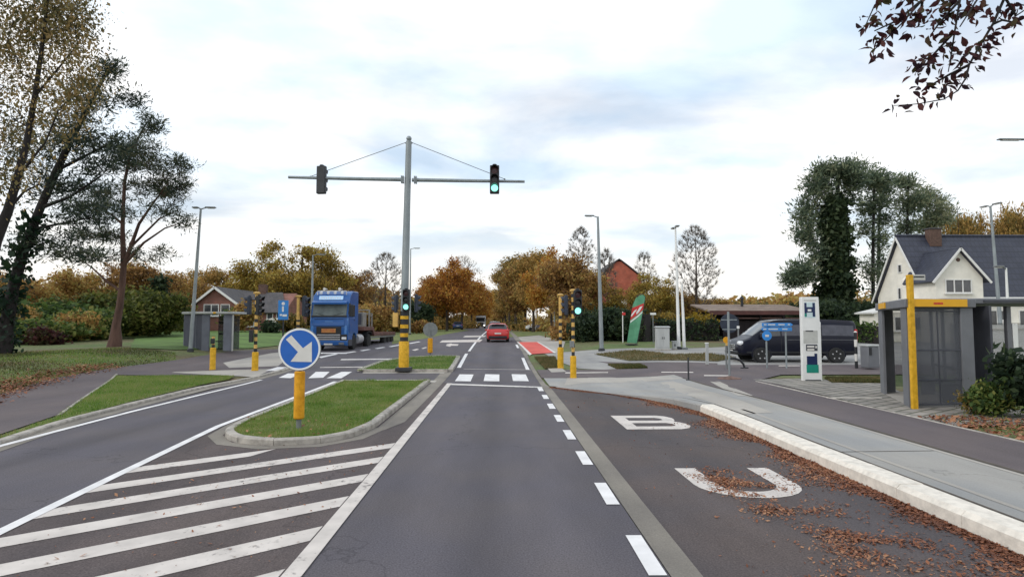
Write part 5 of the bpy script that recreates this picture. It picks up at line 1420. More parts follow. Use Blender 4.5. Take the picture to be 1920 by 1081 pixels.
def right_shelter():
    A = G(1711, 765, gb); Bp = G(1654, 735, gb); C = G(1829, 763, gb)
    t = thing('bus_shelter', 'grey bus shelter with a yellow roof band and tall yellow post by the cycle path', 'bus shelter', A)
    a = Vector((0, 0)); b = (Bp - A).xy; c = (C - A).xy; d = b + c
    H0, H1 = 2.30, 2.52
    L_ = lambda p, q, k: p.lerp(q, k)
    zb = -0.03
    def panel(name, p, q, z0, z1, th, m, bev=0.01):
        return wall_bar(MB(), p, q, z0, z1, th).build(name, M[m], t, bev=bev)
    panel('side_panel', L_(a, b, 0.04), L_(a, b, 0.20), zb, H0, 0.07, 'greyp')
    panel('side_panel', L_(a, b, 0.85), L_(a, b, 1.0), zb, H0, 0.07, 'greyp')
    panel('corner_post', L_(a, c, 0.0), L_(a, c, 0.075), zb, H0, 0.10, 'greyp')
    panel('end_panel', L_(a, c, 0.80), L_(a, c, 1.0), zb, H0, 0.09, 'greyp')
    o = panel('mesh_panel', L_(a, c, 0.08), L_(a, c, 0.795), 0.08, H0 - 0.02, 0.02, 'perf', 0)
    for z in (0.06, 0.62, 1.30, H0 - 0.10):
        wall_bar(MB(), L_(a, c, 0.08), L_(a, c, 0.795), z, z + 0.035, 0.035).build('rail', M['greyd'], o)
    for k in (0.44,):
        wall_bar(MB(), L_(a, c, k), L_(a, c, k + 0.012), 0.1, H0 - 0.1, 0.03).build('stile', M['greyd'], o)
    # back wall of glass in grey frames, far end wall
    for k in range(3):
        p, q = L_(c, d, 0.03 + k * 0.325), L_(c, d, 0.03 + (k + 1) * 0.325 - 0.03)
        g = panel('glass_pane', p, q, 0.16, H0 - 0.05, 0.02, 'sglass', 0)
        wall_bar(MB(), q, L_(c, d, 0.03 + (k + 1) * 0.325), zb, H0, 0.06).build('mullion', M['greyp'], g)
    panel('back_rail', L_(c, d, 0.02), L_(c, d, 0.98), 0.75, 0.82, 0.05, 'dark')
    panel('end_panel', L_(b, d, 0.0), L_(b, d, 0.25), zb, H0, 0.07, 'greyp')
    panel('glass_pane', L_(b, d, 0.27), L_(b, d, 0.98), 0.16, H0 - 0.05, 0.02, 'sglass', 0)
    # bench
    p, q = L_(c, d, 0.15) + (a - c) * 0.25, L_(c, d, 0.85) + (a - c) * 0.25
    o = wall_bar(MB(), p, q, 0.44, 0.49, 0.36).build('bench_seat', M['dark'], t, bev=0.01)
    for k in (0.1, 0.9):
        wall_bar(MB(), L_(p, q, k), L_(p, q, k + 0.02), zb, 0.44, 0.3).build('bench_leg', M['greyp'], o)
    # roof
    e = 0.10
    u, v = b.normalized(), c.normalized()
    ra, rb_, rd, rc = a - u * e - v * e, b + u * e - v * e, d + u * e + v * e, c - u * e + v * e
    mb = MB(); pts = [ra, rc, rd, rb_]
    mb.add([(p_.x, p_.y, H0) for p_ in pts] + [(p_.x, p_.y, H1 - 0.02) for p_ in pts], [(3, 2, 1, 0), (4, 5, 6, 7), (0, 1, 5, 4), (1, 2, 6, 5), (2, 3, 7, 6), (3, 0, 4, 7)])
    r = mb.build('roof', M['greyp'], t, bev=0.015)
    off = Vector((v.y, -v.x)) * 0.018
    M['band'] = mat('yellow_band', (0.78, 0.40, 0.006), 0.45, noise=0.06, scale=2)
    p, q = L_(ra, rc, 0.06) + off, L_(ra, rc, 0.86) + off
    o = wall_bar(MB(), p, q, H0 + 0.015, H1 - 0.03, 0.03).build('yellow_band', M['band'], r, bev=0.004)
    for k in range(7):
        s0 = 0.40 + k * 0.024
        wall_bar(MB(), L_(p, q, s0) + off, L_(p, q, s0 + 0.017) + off, H0 + 0.07, H0 + 0.115, 0.006).build('band_letter', M['redp'], r)
    off2 = Vector((-u.y, u.x)) * 0.018
    p, q = L_(ra, rb_, 0.60) + off2, L_(ra, rb_, 0.82) + off2
    wall_bar(MB(), p, q, H0 + 0.03, H1 - 0.04, 0.03).build('yellow_plate', M['band'], r)
    # the yellow stop post stands at the front corner
    P0 = Vector((-0.02, -0.10))
    topz = P(1703, 515, A.y - 0.1).z - A.z
    MB().box((P0.x, P0.y, topz / 2 - 0.02), (0.12, 0.10, topz + 0.04)).build('stop_post', M['yellow'], t, bev=0.012)
    o = MB().box((P0.x + 0.21, P0.y, topz - 0.06), (0.30, 0.03, 0.13)).build('stop_flag', M['ltg'], t, bev=0.006)
    MB().box((P0.x + 0.21, P0.y - 0.018, topz - 0.045), (0.24, 0.006, 0.03)).build('flag_text_bar', M['dark'], o)
    # floor slab
    mb = MB(); mb.add([(p_.x, p_.y, -0.05) for p_ in (a, c, d, b)] + [(p_.x, p_.y, 0.012) for p_ in (a, c, d, b)], [(3, 2, 1, 0), (4, 5, 6, 7), (0, 1, 5, 4), (1, 2, 6, 5), (2, 3, 7, 6), (3, 0, 4, 7)])
    mb.build('floor_slab', M['conc2'], t)
right_shelter()
def bike_shelter():
    z = float(gtop(11.9, 14.4))
    t = thing('bike_shelter', 'dark walled flat roofed shelter standing directly right of the yellow banded bus shelter', 'shelter', (11.55, 14.75, z))
    MB().prism([(-0.95, -0.75), (3.4, -0.75), (3.4, 1.6), (-0.95, 1.6)], 2.40, 2.53, 'z').build('roof', M['greyp'], t, bev=0.02)
    MB().box((1.6, -0.765, 2.465), (3.2, 0.03, 0.05)).build('roof_trim', M['greyd'], t)
    MB().box((0.12, -0.35, 1.16), (0.06, 0.9, 2.38)).build('side_panel', M['greyd'], t, bev=0.01)
    MB().box((0.42, 0.05, 1.16), (0.62, 0.06, 2.38)).build('back_panel', mat('navy_wall_panel', (0.028, 0.030, 0.046), 0.5, noise=0.15, scale=1), t, bev=0.01)
    for x, y in ((0.82, -0.45), (3.2, -0.55), (3.2, 1.3)):
        MB().box((x, y, 1.16), (0.11, 0.11, 2.38)).build('post', M['greyp'], t, bev=0.012)
    MB().box((0.98, -0.46, 1.62), (0.13, 0.04, 0.62)).build('notice_case', M['white'], t, bev=0.01)
    MB().box((1.9, 1.32, 1.1), (2.3, 0.02, 1.7)).build('glass_pane', M['sglass'], t)
bike_shelter()
def white_fence():
    x, y = 20.6, 25.0
    z = float(gtop(x, y))
    t = thing('garden_fence', 'white boarded garden fence seen under the flat shelter roof on the right', 'fence', (x, y, z))
    for k in range(5):
        MB().box((0.3 + k * 1.2, 0, 0.95), (1.14, 0.04, 1.7)).build('board_panel', M['white'], t, bev=0.006)
        MB().box((-0.3 + k * 1.2, 0.02, 1.0), (0.09, 0.09, 2.05)).build('post', M['offw'], t, bev=0.01)
        MB().box((0.3 + k * 1.2, -0.03, 1.62), (1.1, 0.03, 0.08)).build('rail', M['offw'], t)
white_fence()
def left_shelter():
    A = G(392, 657, gz)
    t = thing('bus_shelter', 'far left dark grey bus shelter with an open front behind the short yellow post', 'bus shelter', A)
    s = A.y / F_PX
    w = (434 - 392) * s; l = (392 - 333) * s
    H = (657 - 585) * s
    # front face to the camera: wide panel, opening, wide panel
    M['shl'] = mat('shelter_blue_grey', (0.125, 0.135, 0.165), 0.6, noise=0.15, scale=1.5)
    M['shd'] = mat('shelter_dark_panel', (0.055, 0.058, 0.085), 0.6, noise=0.15, scale=1.5)
    fx = lambda q: (q - 392) * s
    MB().box((fx(385), 0.0, H * 0.46), (14 * s, 0.10, H * 0.94)).build('front_panel', M['shl'], t, bev=0.02)
    MB().box((fx(425), 0.0, H * 0.46), (15 * s, 0.10, H * 0.94)).build('front_panel', M['shl'], t, bev=0.02)
    MB().box((fx(433.5), 0.05, H * 0.46), (1.6 * s, 0.12, H * 0.94)).build('edge_post', M['ltg'] if 'ltg' in M else M['offc'], t)
    # long side runs back to the left
    b0, b1 = Vector((fx(378), 0.05)), Vector((fx(331), 0.9))
    for k in range(3):
        p, q = b0.lerp(b1, k / 3 + 0.01), b0.lerp(b1, (k + 1) / 3 - 0.03)
        wall_bar(MB(), p, q, 0, H * 0.94, 0.07).build('side_panel', M['shd'], t, bev=0.01)
        wall_bar(MB(), q, b0.lerp(b1, (k + 1) / 3), 0, H * 0.94, 0.10).build('post', M['shl'], t)
    MB().box((fx(406), 1.5, H * 0.46), (40 * s, 0.05, H * 0.9)).build('back_panel', M['perf'], t)
    for z in (0.42, 0.72):
        MB().box((fx(405), 1.2, H * z), (27 * s, 0.06, 0.10)).build('back_rail', M['blackp'], t)
    MB().box((fx(405), 0.9, 0.52), (24 * s, 0.4, 0.06)).build('bench_seat', M['blackp'], t)
    o = MB().prism([(fx(378), -0.2), (fx(438), -0.2), (fx(438), 2.2), (fx(328), 2.4), (fx(328), 0.7)], H * 0.94, H * 1.0, 'z').build('roof', M['offc'], t, bev=0.02)
    MB().box((fx(403), -0.215, H * 0.97), (5 * s, 0.03, H * 0.04)).build('yellow_plate', M['band'], o)
left_shelter()

# ---- houses
M['tile'] = brick_mat('dark_roof_tile', (0.030, 0.034, 0.055), (0.040, 0.044, 0.066), (0.018, 0.02, 0.03), scale=1.0, w=0.34, h=0.30, ms=0.02, rough=0.6)
M['tileg'] = brick_mat('grey_roof_tile', (0.075, 0.07, 0.075), (0.095, 0.085, 0.085), (0.04, 0.04, 0.04), scale=1.0, w=0.4, h=0.35, ms=0.02, rough=0.8)
M['render'] = mat('cream_render', (0.80, 0.76, 0.67), 0.85, noise=0.08, scale=1.2, bump=0.1, bscale=20)
M['brick'] = brick_mat('red_brick', (0.25, 0.085, 0.06), (0.19, 0.07, 0.05), (0.24, 0.19, 0.16), scale=1.0, w=0.24, h=0.085, ms=0.008, rot=(R(90), 0, 0))
M['brick2'] = brick_mat('bright_red_brick', (0.50, 0.115, 0.06), (0.40, 0.095, 0.055), (0.36, 0.20, 0.15), scale=1.0, w=0.24, h=0.085, ms=0.006, rot=(R(90), 0, 0))
M['chim'] = mat('brown_brick', (0.11, 0.065, 0.05), 0.9, noise=0.25, scale=6)
M['wframe'] = mat('white_window_frame', (0.74, 0.73, 0.70), 0.5, noise=0.05)
M['pane'] = glass_mat('window_pane', (0.055, 0.06, 0.068), 0.1)
def window(t, x0, x1, z0, z1, y, n=1, axis='y', sgn=-1, m_frame='wframe', sill=True):
    """a framed window on a wall: axis 'y' faces -y, axis 'x' faces -x (x0,x1 then run along y)"""
    w, h = x1 - x0, z1 - z0
    mb = MB(); fr = 0.07
    def bx(c, d):
        if axis == 'y': mb.box((c[0], y - 0.02, c[1]), (d[0], 0.10, d[1]))
        else: mb.box((y - 0.02, c[0], c[1]), (0.10, d[0], d[1]))
    cx, cz = (x0 + x1) / 2, (z0 + z1) / 2
    bx((cx, z0 + fr / 2), (w, fr)); bx((cx, z1 - fr / 2), (w, fr))
    for k in range(n + 1):
        bx((x0 + fr / 2 + (w - fr) * k / n, cz), (fr, h - 2 * fr))
    o = mb.build('window', M[m_frame], t)
    pm = MB()
    if axis == 'y': pm.box((cx, y + 0.0, cz), (w - 0.02, 0.03, h - 0.02))
    else: pm.box((y + 0.0, cx, cz), (0.03, w - 0.02, h - 0.02))
    pm.build('pane', M['pane'], o)
    if sill:
        sm = MB()
        if axis == 'y': sm.box((cx, y - 0.06, z0 - 0.04), (w + 0.16, 0.2, 0.07))
        else: sm.box((y - 0.06, cx, z0 - 0.04), (0.2, w + 0.16, 0.07))
        sm.build('sill', M[m_frame], o)
    return o
def roof_slab(t, pts, th, m, name='roof', bev=0.0):
    """a sloping roof plane: 4 corner points on its top face, thickened downwards along its normal"""
    p = [Vector(q) for q in pts]
    n = (p[1] - p[0]).cross(p[2] - p[0]).normalized()
    if n.z < 0: n = -n
    q = [a - n * th for a in p]
    k = len(p)
    return MB().add(p + q, [tuple(range(k)), tuple(range(2 * k - 1, k - 1, -1))] + [(i, (i + 1) % k, (i + 1) % k + k, i + k) for i in range(k)]).build(name, M[m], t, bev=bev, smooth=False)
def white_house():
    x0, y0 = 32.8, 45.0
    z0 = float(gtop(x0, y0))
    t = thing('house', 'white rendered house with a steep dark blue slate roof and a front gable', 'house', (x0, y0, z0))
    L_, D, E, Rg = 17.0, 6.0, 3.75, 8.45
    body = [(0, -0.3), (D, -0.3), (D, E), (D / 2, Rg - 0.12), (0, E)]
    MB().prism(body, 0, L_, 'x').build('wall', M['render'], t)
    ov, sl = 0.35, (Rg - E) / (D / 2)
    for sg in (0, 1):
        ye = -ov if sg == 0 else D + ov
        roof_slab(t, [(-0.3, ye, E - sl * ov + 0.1), (L_ + 0.3, ye, E - sl * ov + 0.1), (L_ + 0.3, D / 2, Rg + 0.1), (-0.3, D / 2, Rg + 0.1)], 0.14, 'tile')
    MB().tube([(-0.32, D / 2, Rg + 0.12), (L_ + 0.3, D / 2, Rg + 0.12)], 0.10, 8).build('ridge', M['tile'], t)
    for ya, yb in ((-ov, D / 2), (D + ov, D / 2)):
        a_, b_ = Vector((-0.33, ya, E - sl * ov - 0.06)), Vector((-0.33, yb, Rg - 0.06))
        MB().bar(a_, b_, 0.05, 0.15).build('barge_board', M['wframe'], t)
    # front cross gable
    gx, gw, gy, ge, gr = 1.35, 1.80, -1.45, 4.85, 6.95
    MB().prism([(gx - gw, -0.3), (gx + gw, -0.3), (gx + gw, ge), (gx, gr - 0.12), (gx - gw, ge)], gy, 2.2, 'y').build('gable_wall', M['render'], t)
    s2 = (gr - ge) / gw
    for sg in (-1, 1):
        xe = gx + sg * (gw + 0.4)
        ze = ge - s2 * 0.4 + 0.1
        roof_slab(t, [(xe, gy - 0.3, ze), (xe, 1.6, ze), (gx, 2.6, gr + 0.1), (gx, gy - 0.3, gr + 0.1)], 0.14, 'tile')
        MB().bar((xe, gy - 0.33, ze - 0.12), (gx, gy - 0.33, gr - 0.04), 0.06, 0.15).build('barge_board', M['wframe'], t)
    window(t, gx - 1.08, gx + 0.92, 3.62, 4.65, gy, 3)
    MB().lathe([(0.0, -0.03), (0.13, -0.03), (0.15, 0.02)], (gx, gy - 0.02, 6.1), 16, 'y').build('round_vent', M['chim'], t)
    # left gable windows
    window(t, 0.75, 2.2, 3.3, 4.6, 0.0, 2, 'x')
    window(t, 2.9, 3.35, 3.3, 4.3, 0.0, 1, 'x')
    window(t, 2.75, 3.25, 5.5, 6.2, 0.0, 1, 'x', sill=False)
    for k in range(3):
        window(t, 4.6 + k * 2.4, 6.0 + k * 2.4, 1.0, 2.4, 0.0, 2)
    MB().box((2.6, D / 2 - 0.35, Rg - 0.15), (0.95, 0.6, 1.4)).build('chimney', M['chim'], t, bev=0.02)
    MB().box((2.6, D / 2 - 0.35, Rg + 0.63), (1.05, 0.7, 0.10)).build('chimney_cap', M['tileg'], t)
    # white lean-to at the left end
    MB().prism([(-4.0, -0.2), (-0.01, -0.2), (-0.01, 3.05), (-4.0, 2.15)], 0.3, 2.2, 'y').build('lean_to', M['render'], t)
    for k in range(3): window(t, -3.7 + k * 1.2, -2.7 + k * 1.2, 0.8, 1.9, 0.3, 1)
    roof_slab(t, [(-4.3, 0.1, 2.22), (-4.3, 2.4, 2.22), (-0.02, 2.4, 3.18), (-0.02, 0.1, 3.18)], 0.12, 'wframe', 'lean_to_roof')
    MB().tube([(3.2, -0.45, E - 0.45), (L_, -0.45, E - 0.45)], 0.07, 8).build('gutter_pipe', M['wframe'], t)
white_house()
def left_house():
    d = 62.0
    p = P(365, 640, d); x0 = p.x; z0 = float(gz(-28, d))
    k = d / F_PX
    t = thing('house', 'red brick house with a white edged gable behind the left bus shelter', 'house', (x0, d, z0))
    X = lambda q: (q - 365) * k
    Z = lambda q: P(400, q, d).z - z0
    gl, gr_, ga = 2, X(438), X(401)
    gl = X(368)
    E, A_ = Z(566), Z(539)
    MB().prism([(gl, -0.3), (gr_, -0.3), (gr_, E), (ga, A_), (gl, E)], 0, 9, 'y').build('gable_wall', M['brick'], t)
    for sg, xe in ((-1, gl), (1, gr_)):
        sl = (A_ - E) / abs(ga - xe)
        xo = xe + sg * 0.4
        roof_slab(t, [(xo, -0.35, E - sl * 0.4 + 0.12), (xo, 9.3, E - sl * 0.4 + 0.12), (ga, 9.3, A_ + 0.12), (ga, -0.35, A_ + 0.12)], 0.14, 'tileg')
        MB().bar((xo, -0.38, E - sl * 0.4), (ga, -0.38, A_), 0.06, 0.22).build('barge_board', M['wframe'], t)
    # the long wing to the right
    w0, w1 = gr_ - 1.0, X(520)
    WE, WR = Z(583), Z(545)
    MB().prism([(1.6, -0.3), (8.6, -0.3), (8.6, WE), (5.1, WR), (1.6, WE)], w0, w1, 'x').build('wall', M['brick'], t)
    for y1, y2 in ((1.2, 5.1), (9.0, 5.1)):
        roof_slab(t, [(gr_ - 1.6, y1, WE - 0.1), (w1 + 0.3, y1, WE - 0.1), (w1 - 1.6, y2, WR + 0.12), (gr_ - 1.6, y2, WR + 0.12)], 0.14, 'tileg')
    window(t, X(380), X(408), Z(592), Z(570), 0.0, 2)
    window(t, X(411), X(428), Z(592), Z(570), 0.0, 1)
    window(t, X(485), X(497), Z(598), Z(585), 1.6, 1); window(t, X(503), X(514), Z(598), Z(585), 1.6, 1)
    window(t, X(450), X(462), Z(612), Z(592), 1.6, 1)
    MB().box((X(501), 1.55, Z(612)), (0.9, 0.08, 1.8)).build('door', M['wframe'], t, bev=0.01)
    MB().box((X(452), 5.1, WR + 0.4), (0.8, 0.7, 1.2)).build('chimney', M['chim'], t)
left_house()
def red_house():
    d = 78.0
    k = d / F_PX
    p = P(1163, 620, d); z0 = float(gtop(p.x, d))
    t = thing('house', 'tall bright red brick house end with a half hipped roof behind the dark hedge', 'house', (p.x, d, z0))
    X = lambda q: (q - 1163) * k
    Z = lambda q: P(1163, q, d).z - z0
    l, r = X(1128), X(1204)
    E = Z(520)
    MB().prism([(l, -0.3), (r, -0.3), (r, E), (X(1181), Z(502)), (X(1166), Z(490)), (X(1158), Z(490)), (X(1141), Z(504)), (l, E)], 0, 9, 'y').build('wall', M['brick2'], t)
    out = [(X(1124), Z(521)), (X(1140), Z(503)), (X(1157), Z(489)), (X(1162), Z(486)), (X(1167), Z(489)), (X(1183), Z(501)), (X(1208), Z(521))]
    for (xa, za), (xb, zb_) in zip(out[:-1], out[1:]):
        roof_slab(t, [(xa, -0.2, za + 0.1), (xb, -0.2, zb_ + 0.1), (xb, 9.2, zb_ + 0.1), (xa, 9.2, za + 0.1)], 0.12, 'tileg')
    MB().box((X(1158), -0.02, Z(572)), (X(1176) - X(1140), 0.10, 1.5)).build('pale_porch', M['offw'], t)
    window(t, X(1146), X(1152), Z(578), Z(566), -0.07, 1); window(t, X(1163), X(1170), Z(578), Z(566), -0.07, 1)
red_house()
def low_shed():
    d = 50.0
    k = d / F_PX
    p = P(1335, 640, d); z0 = float(gtop(p.x, d))
    t = thing('low_shed', 'long low open fronted dark shed with a brown roof behind the van', 'shed', (p.x, d, z0))
    X = lambda q: (q - 1335) * k
    Z = lambda q: P(1335, q, d).z - z0
    w = X(1520)
    M['shed'] = mat('dark_shed_boards', (0.022, 0.017, 0.02), 0.8, noise=0.3, scale=2, stretch=(3, 1, 0.2))
    M['shedr'] = mat('brown_shed_roof', (0.17, 0.12, 0.095), 0.85, noise=0.22, scale=1.5, col2=(0.25, 0.19, 0.15))
    M['shedf'] = mat('red_brown_fascia', (0.085, 0.032, 0.028), 0.8, noise=0.2, scale=2)
    MB().box((w / 2, 4.2, Z(610)), (w, 0.15, Z(585) + 0.2)).build('back_wall', M['shed'], t)
    MB().box((0.1, 2.1, Z(612)), (0.15, 4.2, Z(588))).build('side_wall', M['shed'], t)
    roof_slab(t, [(-0.3, -0.4, Z(583)), (w + 0.3, -0.4, Z(583)), (w + 0.3, 4.6, Z(567)), (-0.3, 4.6, Z(567))], 0.12, 'shedr')
    MB().box((w / 2, -0.42, Z(586)), (w + 0.6, 0.06, 0.34)).build('fascia', M['shedf'], t)
    for i in range(5):
        MB().box((0.2 + i * (w - 0.4) / 4, -0.1, Z(615)), (0.16, 0.16, Z(590))).build('post', M['shed'], t)
    MB().box((w / 2 + 0.6, 0.2, Z(596)), (w * 0.8, 0.06, 0.12)).build('cross_rail', mat('pinkish_rail', (0.2, 0.12, 0.11), 0.8), t)
    MB().box((w * 0.55, 1.4, Z(618)), (w * 0.8, 1.2, Z(600))).build('stacked_boards', M['shed'], t, bev=0.05)
    for i, q in enumerate((1420, 1446)):
        pass
    # thin chimney pipe of the house behind
    MB().tube([(X(1421), 3, Z(575)), (X(1421), 3, Z(556))], 0.12, 10).lathe([(0.25, 0), (0.0, 0.3)], (X(1421), 3, Z(557)), 10).build('flue', M['blackp'], t)
low_shed()

# ================================================================== TREES AND PLANTS
LC = {
 'pine': [(0.024, 0.042, 0.033), (0.051, 0.072, 0.052), (0.087, 0.109, 0.067), (0.134, 0.135, 0.075)],
 'ivy': [(0.010, 0.026, 0.016), (0.018, 0.042, 0.023), (0.034, 0.065, 0.029)],
 'birch': [(0.079, 0.079, 0.037), (0.142, 0.127, 0.051), (0.243, 0.193, 0.074), (0.355, 0.243, 0.103)],
 'ochre': [(0.135, 0.103, 0.029), (0.287, 0.194, 0.042), (0.465, 0.296, 0.058), (0.475, 0.415, 0.103)],
 'orange': [(0.206, 0.080, 0.022), (0.426, 0.162, 0.030), (0.520, 0.244, 0.042), (0.520, 0.341, 0.074)],
 'brown': [(0.154, 0.088, 0.036), (0.308, 0.167, 0.055), (0.460, 0.253, 0.077), (0.460, 0.358, 0.112)],
 'olive': [(0.099, 0.085, 0.027), (0.211, 0.158, 0.042), (0.347, 0.231, 0.065), (0.495, 0.299, 0.096)],
 'shrub': [(0.036, 0.065, 0.020), (0.073, 0.126, 0.032), (0.142, 0.203, 0.049), (0.263, 0.263, 0.072)],
 'dark': [(0.020, 0.036, 0.021), (0.035, 0.060, 0.029), (0.064, 0.090, 0.037)],
 'yellow': [(0.154, 0.110, 0.013), (0.297, 0.198, 0.022), (0.418, 0.286, 0.033)],
 'twig': [(0.115, 0.097, 0.081), (0.176, 0.149, 0.121), (0.243, 0.209, 0.176)],
 'purple': [(0.029, 0.013, 0.019), (0.059, 0.019, 0.024), (0.099, 0.029, 0.026), (0.066, 0.059, 0.024)],
 'fir': [(0.085, 0.122, 0.082), (0.158, 0.200, 0.124), (0.243, 0.286, 0.175), (0.344, 0.344, 0.212)],
 'moss': [(0.045, 0.058, 0.012), (0.085, 0.108, 0.020), (0.150, 0.165, 0.036), (0.200, 0.170, 0.050)],
}
def LM(k): return leaf_mat('foliage_' + k, LC[k], trans=0.4)
M['bark'] = mat('grey_brown_bark', (0.060, 0.046, 0.038), 0.95, noise=0.35, scale=3, stretch=(1, 1, 0.25), bump=0.6, bscale=12)
M['barkd'] = mat('dark_bark', (0.022, 0.018, 0.018), 0.95, noise=0.35, scale=3, stretch=(1, 1, 0.25), bump=0.6, bscale=12)
M['barkr'] = mat('reddish_pine_bark', (0.105, 0.058, 0.044), 0.95, noise=0.35, scale=3, stretch=(1, 1, 0.25), bump=0.6, bscale=12)
def leaf_cloud(name, centers, per, sig, size, asp, m, parent, rg, droop=0.0, tuft=0.0):
    c = np.repeat(np.asarray(centers, float), per, 0)
    n = len(c)
    o_ = rg.normal(0, 1, (n, 3)) * np.asarray(sig)
    c = c + o_
    a = rg.normal(0, 1, (n, 3)); a[:, 2] -= droop
    if tuft: a = a * 0.45 + tuft * o_ / (np.linalg.norm(o_, axis=1)[:, None] + 1e-6) + np.array((0, 0, 0.25))
    a /= np.linalg.norm(a, axis=1)[:, None]
    b = np.cross(a, rg.normal(0, 1, (n, 3))); b /= np.linalg.norm(b, axis=1)[:, None] + 1e-9
    s = (size * np.clip(rg.lognormal(-0.12, 0.42, n), 0.3, 2.2))[:, None]
    v = np.stack([c - a * s, c - b * s * asp + a * s * 0.1, c + a * s, c + b * s * asp + a * s * 0.1], 1)
    return npmesh(name, v.reshape(-1, 3), np.arange(n * 4).reshape(n, 4), m, parent)
def limbs(mb, trunk, targets, rg, rtip=0.014, expo=2.3, skip=0.3, sides=5, wig=0.12, up=0.3, extra=None):
    """grow branches from the trunk to the targets, each from the nearest wood already grown"""
    tp = []
    for stem in [trunk] + list(extra or []):
        for (a, b) in zip(stem[:-1], stem[1:]):
            n = max(1, int((Vector(b[:3]) - Vector(a[:3])).length / 0.5))
            for i in range(n): tp.append([a[k] + (b[k] - a[k]) * i / n for k in range(4)])
        tp.append(list(stem[-1]))
    H = max(p[2] for p in tp)
    tp = [p for p in tp if p[2] > H * skip] or tp[-1:]
    nodes = [np.array(p[:3]) for p in tp]; par = [-1] * len(tp)
    T = np.asarray(targets, float)
    base = np.array(nodes)
    d0 = np.min(np.linalg.norm(T[:, None] - base[None], axis=2), 1)
    for i in np.argsort(d0):
        p = T[i]; q = np.array(nodes)
        dv = p - q; dist = np.linalg.norm(dv, axis=1); dxy = np.linalg.norm(dv[:, :2], axis=1)
        cost = dist + 0.9 * np.maximum(0, q[:, 2] - p[2] + up * dxy)
        cost[dist < 0.02] += 5
        j = int(np.argmin(cost))
        nodes.append(p); par.append(j)
    n = len(nodes); nt_ = len(tp)
    r = np.zeros(n)
    area = np.zeros(n)
    for i in range(n - 1, nt_ - 1, -1):
        area[i] = max(area[i], rtip ** expo) if area[i] == 0 else area[i]
        area[par[i]] += area[i]
    r = np.maximum(area, rtip ** expo) ** (1 / expo)
    for i in range(nt_, n):
        a, b = Vector(nodes[par[i]]), Vector(nodes[i]); l = (b - a).length
        r1 = r[i]; r0 = min(r[par[i]], r1 * 1.5) if par[i] >= nt_ else min(r1 * 1.3, tp[par[i]][3] * 0.8)
        m1 = a.lerp(b, 0.35) + Vector(rg.normal(0, wig * l * 0.5, 3)) + Vector((0, 0, -0.03 * l)); m2 = a.lerp(b, 0.7) + Vector(rg.normal(0, wig * l * 0.5, 3))
        mb.tube([a, m1, m2, b], [r0, r0 * 0.7 + r1 * 0.3, r0 * 0.3 + r1 * 0.7, r1], sides, cap=False)
    return nodes[nt_:]
def in_blobs(blobs, rg):
    out = []
    for (cx, cy, cz, rx, ry, rz, n) in blobs:
        v = rg.normal(0, 1, (n, 3)); v /= np.linalg.norm(v, axis=1)[:, None]
        k = rg.uniform(0, 1, n) ** 0.45
        out.append(np.array((cx, cy, cz)) + v * k[:, None] * (rx, ry, rz))
    return np.concatenate(out)
def px_tree(name, label, d, base_px, trunk_px, blobs_px, leaf, per=40, size=0.12, asp=0.5, sig=0.35, bark='bark', seed=1, group=None, cat='tree', depth=0.8, rtip=0.014, skip=0.3, droop=0.0, sides=6, ivy=None, up=0.3, ground=None, wig=0.12, extra_px=None, tuft=0.0):
    """a tree standing at distance d: trunk and crown outline read off the photograph, given true size and depth there"""
    rg = np.random.default_rng(seed)
    k = d / F_PX
    b = P(base_px, 640, d); gzv = float((ground or gtop)(b.x, d)); base = Vector((b.x, d, gzv))
    t = thing(name, label, cat, base, 0, group)
    def loc(px, py): return P(px, py, d) - base
    tr = [(0, 0, -0.2, trunk_px[0][2] * k * 1.25)]
    dy = 0
    for i, (px, py, r) in enumerate(trunk_px):
        q = loc(px, py); tr.append((q.x, rg.normal(0, 0.02), q.z, r * k))
    mb = MB()
    mb.tube([p[:3] for p in tr], [p[3] for p in tr], 12)
    ex = []
    for st in extra_px or []:
        e = []; dy_ = rg.normal(0, 0.1)
        for i, (px, py, r) in enumerate(st):
            q = loc(px, py); e.append((q.x, dy_ * i, q.z, r * k))
        ex.append(e); mb.tube([p[:3] for p in e], [p[3] for p in e], 8)
    bl = []
    for (px, py, rx, ry, n) in blobs_px:
        q = loc(px, py); bl.append((q.x, rg.normal(0, rx * k * 0.25), q.z, rx * k, rx * k * depth, ry * k, n))
    C = in_blobs(bl, rg)
    limbs(mb, tr, C, rg, rtip, skip=skip, up=up, sides=4 if len(C) > 150 else 5, wig=wig, extra=ex)
    mb.build('trunk', M[bark], t)
    leaf_cloud('crown', C, per, (sig, sig, sig * (0.7 if not droop else 1.3)), size, asp, LM(leaf), t, rg, droop, tuft)
    if ivy:
        pts = []
        for (a, c) in zip(tr[:-1], tr[1:]):
            nseg = max(1, int((Vector(c[:3]) - Vector(a[:3])).length / 0.25))
            for i in range(nseg): pts.append([a[j] + (c[j] - a[j]) * i / nseg for j in range(3)])
        pts = [p for p in pts if p[2] < ivy[0]]
        leaf_cloud('ivy', pts, ivy[1], (ivy[2], ivy[2], 0.2), 0.13, 0.7, LM('ivy'), t, rg)
    return t

